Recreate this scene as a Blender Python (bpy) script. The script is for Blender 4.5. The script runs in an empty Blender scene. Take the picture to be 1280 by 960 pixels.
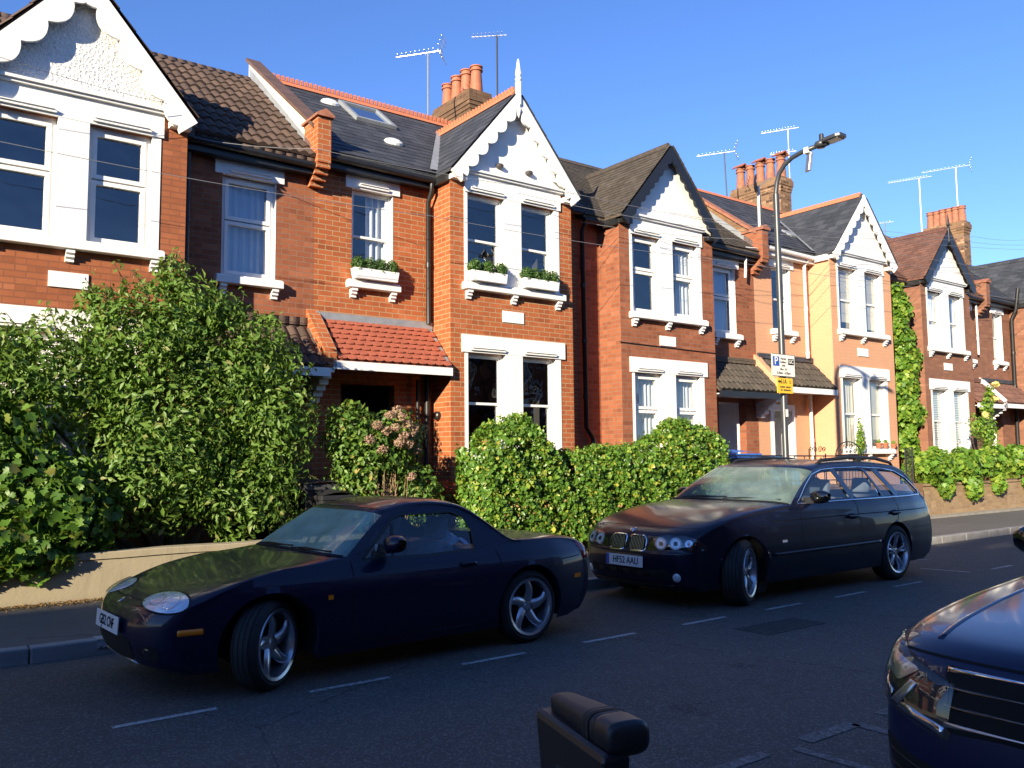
import bpy, bmesh, math, random
import numpy as np
from mathutils import Vector, Matrix, geometry
from mathutils.bvhtree import BVHTree
R_ = math.radians
PI = math.pi
random.seed(7)
SC = bpy.context.scene
COL = SC.collection
ORIG = {}

# ------------------------------------------------------------------ materials
class NT:
    def __init__(s, mat):
        mat.use_nodes = True
        s.t = mat.node_tree; s.t.nodes.clear(); s.m = mat
    def n(s, typ, **kw):
        nd = s.t.nodes.new(typ)
        ins = kw.pop('i', {})
        for k, v in kw.items(): setattr(nd, k, v)
        for k, v in ins.items():
            if hasattr(v, 'is_linked') or hasattr(v, 'links'): s.t.links.new(v, nd.inputs[k])
            else:
                if isinstance(v, tuple) and len(v) == 3 and nd.inputs[k].type == 'RGBA': v = (*v, 1)
                nd.inputs[k].default_value = v
        return nd
    def math(s, op, a, b=0.0, c=None):
        d = {0: a, 1: b}
        if c is not None: d[2] = c
        return s.n('ShaderNodeMath', operation=op, i=d).outputs[0]
    def mix(s, f, a, b, bt='MIX'):
        nd = s.n('ShaderNodeMix', data_type='RGBA', blend_type=bt)
        for k, v in ((0, f), (6, a), (7, b)):
            if hasattr(v, 'links'): s.t.links.new(v, nd.inputs[k])
            else:
                if isinstance(v, tuple) and len(v) == 3: v = (*v, 1)
                nd.inputs[k].default_value = v
        return nd.outputs[2]
    def noise(s, scale, detail=4, rough=.6, vec=None, dim='3D'):
        nd = s.n('ShaderNodeTexNoise', noise_dimensions=dim, i={'Scale': scale, 'Detail': detail, 'Roughness': rough})
        if vec is not None: s.t.links.new(vec, nd.inputs['Vector'])
        return nd.outputs['Fac']
    def ramp(s, f, lo, hi, a=0., b=1.):
        nd = s.n('ShaderNodeMapRange', i={0: f, 1: lo, 2: hi, 3: a, 4: b}); return nd.outputs[0]
    def pos(s): return s.n('ShaderNodeNewGeometry').outputs['Position']
    def obj(s): return s.n('ShaderNodeTexCoord').outputs['Object']
    def bump(s, h, st=.3, dist=.01):
        return s.n('ShaderNodeBump', i={'Strength': st, 'Distance': dist, 'Height': h}).outputs[0]
    def out(s, sh): s.n('ShaderNodeOutputMaterial', i={0: sh})
    def bsdf(s, col, rough=.6, metal=0., normal=None, coat=0., spec=.5, **kw):
        i = {'Base Color': col, 'Roughness': rough, 'Metallic': metal, 'Coat Weight': coat, 'Specular IOR Level': spec}
        if normal is not None: i['Normal'] = normal
        i.update(kw)
        return s.n('ShaderNodeBsdfPrincipled', i=i).outputs[0]

MATS = {}
def newmat(name):
    m = bpy.data.materials.new(name); MATS[name] = m; return m

def grime(name, col, amt=.35, rough=.55, bump=.15):
    m = newmat(name); t = NT(m); p = t.pos()
    sv = t.n('ShaderNodeVectorMath', operation='MULTIPLY', i={0: p, 1: (7., 7., 1.1)}).outputs[0]
    k = t.ramp(t.noise(1.0, 6, .75, sv), .48, .80); k2 = t.ramp(t.noise(9, 6, .8, p), .60, .75)
    c = t.mix(t.math('MULTIPLY', k, amt), col, tuple(x*.62 for x in col)); c = t.mix(t.math('MULTIPLY', k2, amt*.8), c, (.42, .38, .30))
    t.out(t.bsdf(c, rough, normal=t.bump(t.noise(22, 4, .7, p), bump, .004))); return m

def plain(name, col, rough=.6, metal=0., coat=0., var=.12, vscale=6., bump=0., bscale=60., spec=.5, dist=.004, **kw):
    m = newmat(name); t = NT(m); o = t.obj()
    c = col
    if var > 0:
        f = t.ramp(t.noise(vscale, 5, .65, o), .3, .7)
        c = t.mix(f, tuple(x*(1-var) for x in col), tuple(min(1, x*(1+var)) for x in col))
    nrm = t.bump(t.noise(bscale, 3, .6, o), bump, dist) if bump > 0 else None
    t.out(t.bsdf(c, rough, metal, nrm, coat, spec, **kw)); return m

def wallvec(t):
    """horizontal coordinate along the wall, height, depending on which way the face looks"""
    g = t.n('ShaderNodeNewGeometry')
    p = t.n('ShaderNodeSeparateXYZ', i={0: g.outputs['Position']})
    nn = t.n('ShaderNodeSeparateXYZ', i={0: g.outputs['True Normal']})
    ax = t.math('ABSOLUTE', nn.outputs[0]); ay = t.math('ABSOLUTE', nn.outputs[1])
    sel = t.math('GREATER_THAN', ax, ay)
    h = t.n('ShaderNodeMix', data_type='FLOAT', i={0: sel, 2: p.outputs[0], 3: p.outputs[1]}).outputs[0]
    return h, p.outputs[2], g.outputs['Position'], nn

def brickmat(name, c1, c2, mortar, msize=.006, bw=.243, rh=.083, stain=.35, painted=0., bump=.5, msm=.1, odd=.35, soot=.35):
    m = newmat(name); t = NT(m)
    h, z, pos, _ = wallvec(t)
    v = t.n('ShaderNodeCombineXYZ', i={0: h, 1: z}).outputs[0]
    b = t.n('ShaderNodeTexBrick', i={'Vector': v, 'Scale': 1.0, 'Color1': c1, 'Color2': c2, 'Mortar': mortar, 'Mortar Size': msize,
            'Mortar Smooth': msm, 'Brick Width': bw, 'Row Height': rh, 'Bias': -.2})
    b.offset = .5
    n1 = t.ramp(t.noise(1.3, 6, .7, pos), .3, .75)
    n2 = t.ramp(t.noise(14, 4, .7, pos), .3, .7)
    col = t.mix(t.math('MULTIPLY', n1, stain), b.outputs['Color'], tuple(x*.45 for x in c1))
    col = t.mix(t.math('MULTIPLY', n2, .25), col, tuple(x*.6 for x in c2))
    rowi = t.math('FLOOR', t.math('DIVIDE', z, rh)); sh = t.math('MULTIPLY', t.math('MODULO', rowi, 2.0), .5)
    coli = t.math('FLOOR', t.math('ADD', t.math('DIVIDE', h, bw), sh))
    wn = t.n('ShaderNodeTexWhiteNoise', noise_dimensions='2D', i={'Vector': t.n('ShaderNodeCombineXYZ', i={0: coli, 1: rowi}).outputs[0]}).outputs['Value']
    inb = t.math('SUBTRACT', 1.0, b.outputs['Fac'])
    col = t.mix(t.math('MULTIPLY', inb, t.ramp(wn, .80, .98, 0, odd)), col, tuple(x*.42 for x in c2))
    col = t.mix(t.math('MULTIPLY', inb, t.ramp(wn, .16, .0, 0, odd)), col, tuple(min(1, x*1.25+.03) for x in c1))
    sv = t.n('ShaderNodeVectorMath', operation='MULTIPLY', i={0: pos, 1: (5., 5., .45)}).outputs[0]
    col = t.mix(t.math('MULTIPLY', t.ramp(t.noise(1.0, 5, .7, sv), .52, .78), soot), col, tuple(x*.4 for x in c2))
    if painted > 0: col = t.mix(painted, col, t.mix(n1, c1, c2))
    hh = t.math('SUBTRACT', t.math('MULTIPLY', t.noise(55, 3, .6, pos), .35), b.outputs['Fac'])
    t.out(t.bsdf(col, .85, normal=t.bump(hh, bump, .008), spec=.25)); return m

def roofmat(name, c1, c2, tw, th, kind='slate', gap=.004, st=.8):
    m = newmat(name); t = NT(m)
    h, z, pos, nn = wallvec(t)
    zz = t.math('MULTIPLY', z, 1.45)
    v = t.n('ShaderNodeCombineXYZ', i={0: h, 1: zz}).outputs[0]
    b = t.n('ShaderNodeTexBrick', i={'Vector': v, 'Scale': 1.0, 'Color1': c1, 'Color2': c2, 'Mortar': tuple(x*.35 for x in c1), 'Mortar Size': gap,
            'Mortar Smooth': .0, 'Brick Width': tw, 'Row Height': th})
    b.offset = .5 if kind != 'roman' else 0.
    n1 = t.ramp(t.noise(2.0, 6, .7, pos), .3, .75); n2 = t.ramp(t.noise(22, 5, .75, pos), .35, .7)
    col = t.mix(t.math('MULTIPLY', n1, .5), b.outputs['Color'], tuple(x*.5 for x in c1))
    col = t.mix(t.math('MULTIPLY', t.math('GREATER_THAN', t.noise(9, 6, .8, pos), .66), .5), col, tuple(min(1, x*1.9+.03) for x in c2))
    row = t.math('FRACT', t.math('DIVIDE', zz, th))            # step at each course
    hgt = t.math('MULTIPLY', t.math('SUBTRACT', 1.0, row), 1.3)
    if kind == 'roman':
        w = t.math('ABSOLUTE', t.math('SINE', t.math('MULTIPLY', h, PI/tw)))
        hgt = t.math('ADD', hgt, t.math('MULTIPLY', w, 1.6))
    hgt = t.math('ADD', hgt, t.math('MULTIPLY', n2, .25))
    hgt = t.math('SUBTRACT', hgt, t.math('MULTIPLY', b.outputs['Fac'], .5))
    t.out(t.bsdf(col, .62 if kind == 'slate' else .85, normal=t.bump(hgt, st, .035 if kind != 'slate' else .02), spec=.35)); return m

def tilemat(name, c1, c2, spots=.3, rough=.75, spotc=(.22, .22, .18)):
    m = newmat(name); t = NT(m); g = t.n('ShaderNodeNewGeometry'); p = g.outputs['Position']; rnd = g.outputs['Random Per Island']
    c = t.mix(rnd, c1, c2); c = t.mix(t.math('MULTIPLY', t.ramp(t.noise(2.5, 6, .7, p), .35, .75), .55), c, tuple(x*.45 for x in c1))
    c = t.mix(t.ramp(t.noise(13, 6, .8, p), .60, .72, 0, spots), c, spotc)
    t.out(t.bsdf(c, rough, normal=t.bump(t.noise(45, 4, .7, p), .6, .01), spec=.35)); return m

def tiles(par, name, O, A, U, La, Ls, tw, ch, lift, mat, roman=False, seed=0):
    O, A, U = Vector(O), Vector(A).normalized(), Vector(U).normalized(); N = A.cross(U); N = N if N.z > 0 else -N
    q = random.Random(seed); m = MB(); rows = int(Ls/ch); cols = int(La/tw)+1
    for r in range(rows):
        off = (tw*.5 if (r % 2 and not roman) else 0)
        for c in range(cols+1):
            a0 = c*tw-off; a1 = a0+tw-.004; a0 = max(a0, 0); a1 = min(a1, La)
            if a1-a0 < .02: continue
            s0 = r*ch+q.uniform(-.004, .004); s1 = (r+1)*ch+.01; l0 = lift*(1+q.uniform(-.25, .35)); l1 = .004; jl = q.uniform(-.002, .002)
            if roman:
                n = 6; top = []; bot = []; base = []
                for k in range(n+1):
                    f = k/n; a = a0+(a1-a0)*f; w = .038*abs(math.sin(f*PI))**1.2
                    bot.append(O+A*a+U*s0+N*(l0+w)); top.append(O+A*a+U*s1+N*(l1+w)); base.append(O+A*a+U*s0+N*0)
                m.grid([base, bot, top])
            else:
                p = [O+A*a0+U*s0+N*l0, O+A*a1+U*s0+N*(l0+jl), O+A*a1+U*s1+N*l1, O+A*a0+U*s1+N*l1]; b = [O+A*a0+U*s0, O+A*a1+U*s0]
                m.add(b+p, [(0, 1, 3, 2), (2, 3, 4, 5)])
    return m.build(name, mat, par, fix=False)

def glassmat(name, tint=(.75, .8, .8), k=1.8, base=.04, dust=0., dustc=(.35, .4, .36), rough=.01, wavy=.0):
    m = newmat(name); t = NT(m)
    gm_ = t.n('ShaderNodeNewGeometry'); dt = t.n('ShaderNodeVectorMath', operation='DOT_PRODUCT', i={0: gm_.outputs['Normal'], 1: gm_.outputs['Incoming']}).outputs['Value']
    fr = t.math('ADD', .04, t.math('MULTIPLY', .96, t.math('POWER', t.math('SUBTRACT', 1., t.math('ABSOLUTE', dt)), 5.)))
    f = t.math('MINIMUM', t.math('ADD', t.math('MULTIPLY', fr, k), base), 1.0)
    tr = t.n('ShaderNodeBsdfTransparent', i={0: (*tint, 1)}).outputs[0]
    gl = t.n('ShaderNodeBsdfGlossy', i={0: (.95, .97, 1, 1), 'Roughness': rough, 'Normal': t.bump(t.noise(1.6, 2, .5, t.pos()), wavy, .05)}).outputs[0]
    s = t.n('ShaderNodeMixShader', i={0: f, 1: tr, 2: gl}).outputs[0]
    if dust > 0:
        d = t.n('ShaderNodeBsdfDiffuse', i={0: (*dustc, 1)}).outputs[0]
        df = t.math('MULTIPLY', t.ramp(t.noise(3, 4, .6, t.obj()), .3, .7, .5, 1.), dust)
        s = t.n('ShaderNodeMixShader', i={0: df, 1: s, 2: d}).outputs[0]
    t.out(s); return m

def leafmat(name, cols, trans=.35, rough=.45):
    m = newmat(name); t = NT(m)
    rnd = t.n('ShaderNodeNewGeometry').outputs['Random Per Island']
    cr = t.n('ShaderNodeValToRGB'); t.t.links.new(rnd, cr.inputs[0])
    el = cr.color_ramp.elements
    while len(el) < len(cols): el.new(.5)
    for k, (p, c) in enumerate(cols): el[k].position = p; el[k].color = (*c, 1)
    c = cr.outputs[0]
    b = t.bsdf(c, rough, spec=.4)
    tl = t.n('ShaderNodeBsdfTranslucent', i={0: t.mix(.5, c, (.25, .35, .03))}).outputs[0]
    t.out(t.n('ShaderNodeMixShader', i={0: trans, 1: b, 2: tl}).outputs[0]); return m

# ------------------------------------------------------------------ objects
def setp(o, label=None, cat=None, group=None, kind=None):
    if label: o['label'] = label
    if cat: o['category'] = cat
    if group: o['group'] = group
    if kind: o['kind'] = kind
    return o
def thing(name, label, cat, loc=(0, 0, 0), group=None, rz=0.):
    o = bpy.data.objects.new(name, None); COL.objects.link(o)
    o.empty_display_size = .2
    o.location = loc; o.rotation_euler = (0, 0, rz)
    setp(o, label, cat, group); ORIG[o.name] = Vector(loc) if rz == 0 else Vector((0, 0, 0))
    return o
def link(name, me, mat=None, parent=None, smooth=False):
    o = bpy.data.objects.new(name, me); COL.objects.link(o)
    if mat:
        if not isinstance(mat, (list, tuple)): mat = [mat]
        for q in mat: me.materials.append(MATS[q] if isinstance(q, str) else q)
    if smooth: me.polygons.foreach_set('use_smooth', [True]*len(me.polygons))
    if parent is not None:
        o.parent = parent; org = ORIG[parent.name]; ORIG[o.name] = org
        if org.length > 0: me.transform(Matrix.Translation(-org))
    else: ORIG[o.name] = Vector((0, 0, 0))
    return o

class MB:
    def __init__(s): s.v = []; s.f = []
    def add(s, vs, fs):
        n = len(s.v); s.v += [tuple(v) for v in vs]; s.f += [tuple(i+n for i in f) for f in fs]; return s
    def quad(s, *p): return s.add(p, [tuple(range(len(p)))])
    def box(s, x0, x1, y0, y1, z0, z1):
        v = [(x, y, z) for z in (z0, z1) for y in (y0, y1) for x in (x0, x1)]
        return s.add(v, [(0, 2, 3, 1), (4, 5, 7, 6), (0, 1, 5, 4), (2, 6, 7, 3), (0, 4, 6, 2), (1, 3, 7, 5)])
    def obox(s, c, sz, M=None):
        M = M or Matrix.Identity(3); c = Vector(c)
        v = [c + M @ Vector((x*sz[0]/2, y*sz[1]/2, z*sz[2]/2)) for z in (-1, 1) for y in (-1, 1) for x in (-1, 1)]
        return s.add(v, [(0, 2, 3, 1), (4, 5, 7, 6), (0, 1, 5, 4), (2, 6, 7, 3), (0, 4, 6, 2), (1, 3, 7, 5)])
    def tube(s, pts, r, n=8, cap=True):
        pts = [Vector(p) for p in pts]; rs = r if isinstance(r, (list, tuple)) else [r]*len(pts)
        base = len(s.v); prev = None
        for i, p in enumerate(pts):
            d = (pts[min(i+1, len(pts)-1)] - pts[max(i-1, 0)]).normalized()
            if prev is None:
                a = d.orthogonal().normalized()
            else:
                a = (prev - d*prev.dot(d)).normalized()
            prev = a; b = d.cross(a)
            for k in range(n):
                th = 2*PI*k/n; s.v.append(tuple(p + (a*math.cos(th) + b*math.sin(th))*rs[i]))
        for i in range(len(pts)-1):
            for k in range(n):
                a0 = base+i*n+k; a1 = base+i*n+(k+1) % n
                s.f.append((a0, a1, a1+n, a0+n))
        if cap:
            s.f.append(tuple(base+k for k in reversed(range(n)))); e = base+(len(pts)-1)*n
            s.f.append(tuple(e+k for k in range(n)))
        return s
    def lathe(s, prof, c=(0, 0, 0), axis='z', n=24, M=None):
        base = len(s.v); c = Vector(c)
        for (r, h) in prof:
            for k in range(n):
                th = 2*PI*k/n
                q = Vector((r*math.cos(th), r*math.sin(th), h))
                if axis == 'y': q = Vector((q.x, q.z, q.y))
                elif axis == 'x': q = Vector((q.z, q.x, q.y))
                if M: q = M @ q
                s.v.append(tuple(c+q))
        for i in range(len(prof)-1):
            for k in range(n):
                a0 = base+i*n+k; a1 = base+i*n+(k+1) % n
                s.f.append((a0, a1, a1+n, a0+n) if axis != 'y' else (a0, a0+n, a1+n, a1))
        return s
    def prism(s, poly, fn, t0, t1):
        """poly: list of 2D; fn(a,b,t)->3D"""
        n = len(poly); base = len(s.v)
        for t in (t0, t1):
            for (a, b) in poly: s.v.append(tuple(fn(a, b, t)))
        tris = geometry.tessellate_polygon([[Vector((a, b, 0)) for a, b in poly]])
        for tr in tris:
            s.f.append(tuple(base+i for i in tr)); s.f.append(tuple(base+n+i for i in reversed(tr)))
        for i in range(n):
            j = (i+1) % n; s.f.append((base+i, base+j, base+n+j, base+n+i))
        return s
    def grid(s, P):
        """P: 2D list of points"""
        base = len(s.v); n = len(P[0])
        for r in P:
            for p in r: s.v.append(tuple(p))
        for i in range(len(P)-1):
            for j in range(n-1):
                a = base+i*n+j; s.f.append((a, a+1, a+n+1, a+n))
        return s
    def mesh(s, name='m', fix=True, merge=0.):
        me = bpy.data.meshes.new(name); me.from_pydata(s.v, [], s.f)
        if fix or merge:
            bm = bmesh.new(); bm.from_mesh(me)
            if merge: bmesh.ops.remove_doubles(bm, verts=bm.verts, dist=merge)
            if fix: bmesh.ops.recalc_face_normals(bm, faces=bm.faces)
            bm.to_mesh(me); bm.free()
        me.update(); return me
    def build(s, name, mat, parent=None, smooth=False, fix=True, merge=0., bevel=0.):
        o = link(name, s.mesh(name, fix, merge), mat, parent, smooth)
        if bevel > 0:
            md = o.modifiers.new('b', 'BEVEL'); md.width = bevel; md.segments = 2; md.limit_method = 'ANGLE'; md.angle_limit = R_(40)
        return o

def autosmooth(o, ang=35):
    me = o.data
    me.polygons.foreach_set('use_smooth', [True]*len(me.polygons))
    bm = bmesh.new(); bm.from_mesh(me)
    for e in bm.edges:
        if len(e.link_faces) == 2 and e.calc_face_angle(0) > R_(ang): e.smooth = False
    bm.to_mesh(me); bm.free(); return o

def copy_tree(o, parent=None, dx=None):
    c = o.copy(); COL.objects.link(c); c.parent = parent
    for ch in [q for q in o.children]: copy_tree(ch, c)
    return c

def wall(mb, axis, k, a0, a1, z0, z1, holes=(), reveal=0.):
    """axis 'y': plane Y=k spanned by X; axis 'x': plane X=k spanned by Y. holes (a0,a1,z0,z1) with reveals going +reveal."""
    A = sorted({a0, a1, *[h[0] for h in holes], *[h[1] for h in holes]}); Z = sorted({z0, z1, *[h[2] for h in holes], *[h[3] for h in holes]})
    P = (lambda a, z, d=0.: (a, k+d, z)) if axis == 'y' else (lambda a, z, d=0.: (k+d, a, z))
    for i in range(len(A)-1):
        for j in range(len(Z)-1):
            ca, cz = (A[i]+A[i+1])/2, (Z[j]+Z[j+1])/2
            if any(h[0] < ca < h[1] and h[2] < cz < h[3] for h in holes): continue
            mb.quad(P(A[i], Z[j]), P(A[i+1], Z[j]), P(A[i+1], Z[j+1]), P(A[i], Z[j+1]))
    if reveal:
        for (x0, x1, q0, q1) in holes:
            c = [(x0, q0), (x1, q0), (x1, q1), (x0, q1)]
            for i in range(4):
                (a, z), (b, y) = c[i], c[(i+1) % 4]
                mb.quad(P(a, z), P(b, y), P(b, y, reveal), P(a, z, reveal))
    return mb

def text_mesh(txt, size, mat, M, name, parent, align='CENTER', depth=.0012, xs=1.):
    cu = bpy.data.curves.new('t', 'FONT'); cu.body = txt; cu.size = size; cu.align_x = align; cu.align_y = 'CENTER'; cu.extrude = depth
    cu.offset = size*.006
    o = bpy.data.objects.new('t', cu); COL.objects.link(o)
    dg = bpy.context.evaluated_depsgraph_get(); dg.update()
    me = bpy.data.meshes.new_from_object(o.evaluated_get(dg)); bpy.data.objects.remove(o)
    me.materials.clear()
    me.transform(Matrix.Diagonal((xs, 1, 1, 1))); me.transform(M)
    return link(name, me, mat, parent)

# ------------------------------------------------------------------ foliage
def leaf_arrays(pts, nrm, size, rng, fold=.25, aspect=.55, droop=.3, lobed=False):
    """pts (N,3), nrm (N,3) preferred facing; returns verts, tris"""
    N = len(pts)
    n = nrm + rng.normal(0, .55, (N, 3)); n /= np.linalg.norm(n, axis=1)[:, None]
    r = rng.normal(0, 1, (N, 3)); r[:, 2] -= droop*2
    d = r - (r*n).sum(1)[:, None]*n; d /= np.linalg.norm(d, axis=1)[:, None]
    s = np.cross(n, d)
    L = (size*rng.uniform(.75, 1.25, N))[:, None]; W = L*aspect
    if lobed:
        out = [pts - d*L*.42]
        prof = [(-.30, .30), (-.10, .52), (.02, .34), (.22, .50), (.26, .22), (.55, 0.), (.26, -.22), (.22, -.50), (.02, -.34), (-.10, -.52), (-.30, -.30)]
        c = pts - n*L*.03; vs = [c, pts - d*L*.30]
        for (u_, v_) in prof: vs.append(pts + d*L*u_ + s*L*v_*aspect*1.1 + n*L*abs(v_)*fold*.5)
        V = np.stack(vs, 1).reshape(-1, 3); k = len(vs); b = (np.arange(N)*k)[:, None]
        ring = [1]+list(range(2, k)); tri = [np.array([0, ring[i], ring[(i+1) % len(ring)]]) for i in range(len(ring))]
        return V, np.concatenate([b+t_ for t_ in tri], 1).reshape(-1, 3)
    a = pts - d*L*.5; tip = pts + d*L*.5 - n*L*.12; mid = pts - n*L*.02
    l = pts + s*W*.5 + n*W*fold - d*L*.05; q = pts - s*W*.5 + n*W*fold - d*L*.05
    V = np.stack([a, l, tip, q, mid], 1).reshape(-1, 3)
    b = (np.arange(N)*5)[:, None]
    F = np.concatenate([b+[0, 4, 1], b+[1, 4, 2], b+[2, 4, 3], b+[3, 4, 0]], 1).reshape(-1, 3)
    return V, F
def np_mesh(name, V, F):
    me = bpy.data.meshes.new(name)
    me.vertices.add(len(V)); me.vertices.foreach_set('co', V.astype(np.float32).ravel())
    me.loops.add(len(F)*3); me.loops.foreach_set('vertex_index', F.astype(np.int32).ravel())
    me.polygons.add(len(F)); me.polygons.foreach_set('loop_start', np.arange(0, len(F)*3, 3, dtype=np.int32))
    me.polygons.foreach_set('loop_total', np.full(len(F), 3, dtype=np.int32))
    me.update(calc_edges=True); me.validate(); return me
def blob_points(blobs, n, rng, shell=.35, up=.3):
    """blobs (cx,cy,cz,rx,ry,rz,weight)"""
    w = np.array([b[6]*(b[3]*b[4]*b[5])**(2/3) for b in blobs]); w /= w.sum()
    idx = rng.choice(len(blobs), n, p=w); B = np.array([b[:6] for b in blobs])[idx]
    u = rng.normal(0, 1, (n, 3)); u /= np.linalg.norm(u, axis=1)[:, None]
    r = 1 - shell*rng.random(n)**1.5*1.2
    bump = 1 + .13*np.sin(u[:, 0]*7+idx)*np.cos(u[:, 2]*6+idx*2)
    P = B[:, :3] + u*B[:, 3:]*(r*bump)[:, None]
    nr = u + np.array([0, 0, up]); nr /= np.linalg.norm(nr, axis=1)[:, None]
    return P, nr
# ------------------------------------------------------------------ ground, road, kerbs, pavements
def asphalt(name, c, var, spots=.0, sc=1., road=False):
    m = newmat(name); t = NT(m); p = t.pos()
    n1 = t.ramp(t.noise(.35, 5, .6, p), .3, .7); n2 = t.ramp(t.noise(90*sc, 3, .8, p), .35, .65); n3 = t.ramp(t.noise(4, 5, .7, p), .35, .65)
    col = t.mix(n1, tuple(x*(1-var) for x in c), tuple(x*(1+var) for x in c))
    col = t.mix(t.math('MULTIPLY', n2, .55), col, tuple(x*2.1 for x in c)); col = t.mix(t.math('MULTIPLY', n3, .3), col, tuple(x*.6 for x in c))
    v = t.n('ShaderNodeTexVoronoi', feature='DISTANCE_TO_EDGE', i={'Vector': p, 'Scale': .45}).outputs['Distance']
    ck = t.math('LESS_THAN', t.math('ADD', v, t.math('MULTIPLY', t.noise(6, 4, .7, p), .02)), .0125)
    col = t.mix(t.math('MULTIPLY', ck, .55), col, tuple(x*.3 for x in c))
    if road:
        sx = t.n('ShaderNodeVectorMath', operation='MULTIPLY', i={0: p, 1: (.12, 1.6, 1.)}).outputs[0]
        col = t.mix(t.ramp(t.noise(1., 4, .6, sx), .45, .7, 0, .35), col, tuple(x*1.5 for x in c))
        col = t.mix(t.ramp(t.noise(1.7, 3, .5, p), .63, .72, 0, .5), col, tuple(x*.45 for x in c))
        gy = t.n('ShaderNodeSeparateXYZ', i={0: p}).outputs[1]
        col = t.mix(t.math('MULTIPLY', t.ramp(gy, 7.45, 8.0, 0, .8), t.ramp(t.noise(7, 5, .8, p), .35, .65)), col, (.11, .09, .065))
        wv = t.n('ShaderNodeTexVoronoi', i={'Vector': p, 'Scale': 95.}).outputs['Color']
        col = t.mix(t.math('MULTIPLY', t.ramp(t.n('ShaderNodeSeparateColor', i={0: wv}).outputs[0], .74, .92), .65), col, (.21, .20, .19))
    t.out(t.bsdf(col, .82, normal=t.bump(t.noise(120*sc, 2, .6, p), .55, .006), spec=.3)); return m
asphalt('road_asphalt', (.070, .064, .058), .2, road=True)
asphalt('footway_asphalt', (.105, .098, .088), .15, sc=1.6)
def wornpaint():
    m = newmat('worn_road_paint'); t = NT(m); p = t.pos()
    n = t.ramp(t.noise(30, 6, .85, p), .44, .58); n2 = t.ramp(t.noise(3, 3, .6, p), .3, .8)
    c = t.mix(t.math('MULTIPLY', n, t.math('ADD', .35, n2)), (.50, .50, .48), (.06, .06, .062)); t.out(t.bsdf(c, .8))
wornpaint()
m = newmat('worn_road_paint_faint'); t = NT(m); p = t.pos(); t.out(t.bsdf(t.mix(t.ramp(t.noise(30, 5, .8, p), .35, .6), (.24, .24, .24), (.06, .057, .054)), .8))
plain('kerb_stone', (.26, .25, .24), .85, var=.25, vscale=3, bump=.4, bscale=80)
plain('soil', (.06, .045, .03), .95, var=.4, vscale=10, bump=.8, bscale=40, dist=.02)
plain('concrete_path', (.28, .26, .22), .9, var=.2, vscale=5, bump=.3)
m = MB(); m.quad((-400, -400, -.004), (500, -400, -.004), (500, 500, -.004), (-400, 500, -.004)); setp(m.build('ground', 'soil'), kind='structure')
m = MB(); m.quad((-120, 0, 0), (160, 0, 0), (160, 8.0, 0), (-120, 8.0, 0)); setp(m.build('road', 'road_asphalt'), kind='structure')
FY = 8.14
m = MB(); m.box(-120, 160, FY, 10.36, -.1, .12); setp(m.build('pavement', 'footway_asphalt'), kind='structure')
m = MB(); m.box(-120, 160, -1.5, -.16, -.1, .12); setp(m.build('near_pavement', 'footway_asphalt'), kind='structure')
for nm, y0, y1 in (('kerb', 8.0, FY), ('near_kerb', -.16, 0.)):
    m = MB(); rng = random.Random(3); x = -30
    while x < 60:
        m.box(x, x+.905, y0+rng.uniform(-.003, .003), y1, -.1, .124+rng.uniform(-.003, .003)); x += .915
    m.box(-120, -30.01, y0, y1, -.1, .12).box(60.5, 160, y0, y1, -.1, .12)
    setp(m.build(nm, 'kerb_stone', bevel=.015), kind='structure')
m = MB(); m.box(-120, 160, 10.5, 12.5, -.1, .15); setp(m.build('front_gardens', 'concrete_path'), kind='structure')
m = MB(); m.box(-120, 160, -6, -1.5, -.1, .14); setp(m.build('near_front_gardens', 'concrete_path'), kind='structure')
# painted bay lines (all dashes of one kind are road markings, part of the road)
d = MB()
def dash(x0, x1, y0, y1, w=.055):
    v = Vector((x1-x0, y1-y0)); n = Vector((-v.y, v.x)).normalized()*w/2
    d.quad((x0-n.x, y0-n.y, .004), (x1-n.x, y1-n.y, .004), (x1+n.x, y1+n.y, .004), (x0+n.x, y0+n.y, .004))
for k in range(-8, 30):
    x = 1.25+k*1.27
    dash(x, x+.64, 5.765, 5.775) if not (x > 10.5 and x < 11.5) else None
dash(12.04, 12.12, 6.45, 5.8); dash(13.1, 12.6, 6.9, 7.6); dash(15., 15.6, 5.77, 5.77)
setp(d.build('bay_markings', 'worn_road_paint', fix=False), kind='structure')
d = MB()
dash(4.30, 4.80, 3.03, 3.03, .1); dash(4.80, 4.82, 3.03, 2.35, .08); dash(3.45, 3.95, 3.03, 3.03, .08); dash(4.15, 4.18, 2.98, 2.4, .07); dash(5.1, 5.9, 3.03, 3.03, .1); dash(1.9, 2.5, 3.05, 3.05, .06)
for k in range(5): dash(6.5+k*1.27, 7.1+k*1.27, 3.03, 3.03, .06)
dash(0, .5, 3.05, 3.05, .06); dash(-1.3, -.7, 3.05, 3.05, .06)
setp(d.build('faded_bay_markings', 'worn_road_paint_faint', fix=False), kind='structure')
# white paint blob on the kerb and a joint cover in the footway
m = MB(); m.box(1.60, 1.70, 7.99, FY+.02, .05, .1275); setp(m.build('kerb_paint_mark', 'worn_road_paint'), kind='structure')
plain('cast_iron', (.058, .055, .052), .75, metal=.1, var=.3, bump=.4)
m = MB(); m.box(6.55, 7.45, 4.95, 5.33, .0005, .006)
for k in range(14): m.box(6.575+k*.0625, 6.575+k*.0625+.03, 4.98, 5.30, .0062, .010)
setp(m.build('drain_cover', 'cast_iron'), 'dark cast iron drain cover set in the road in front of the estate car', 'drain cover')
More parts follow.
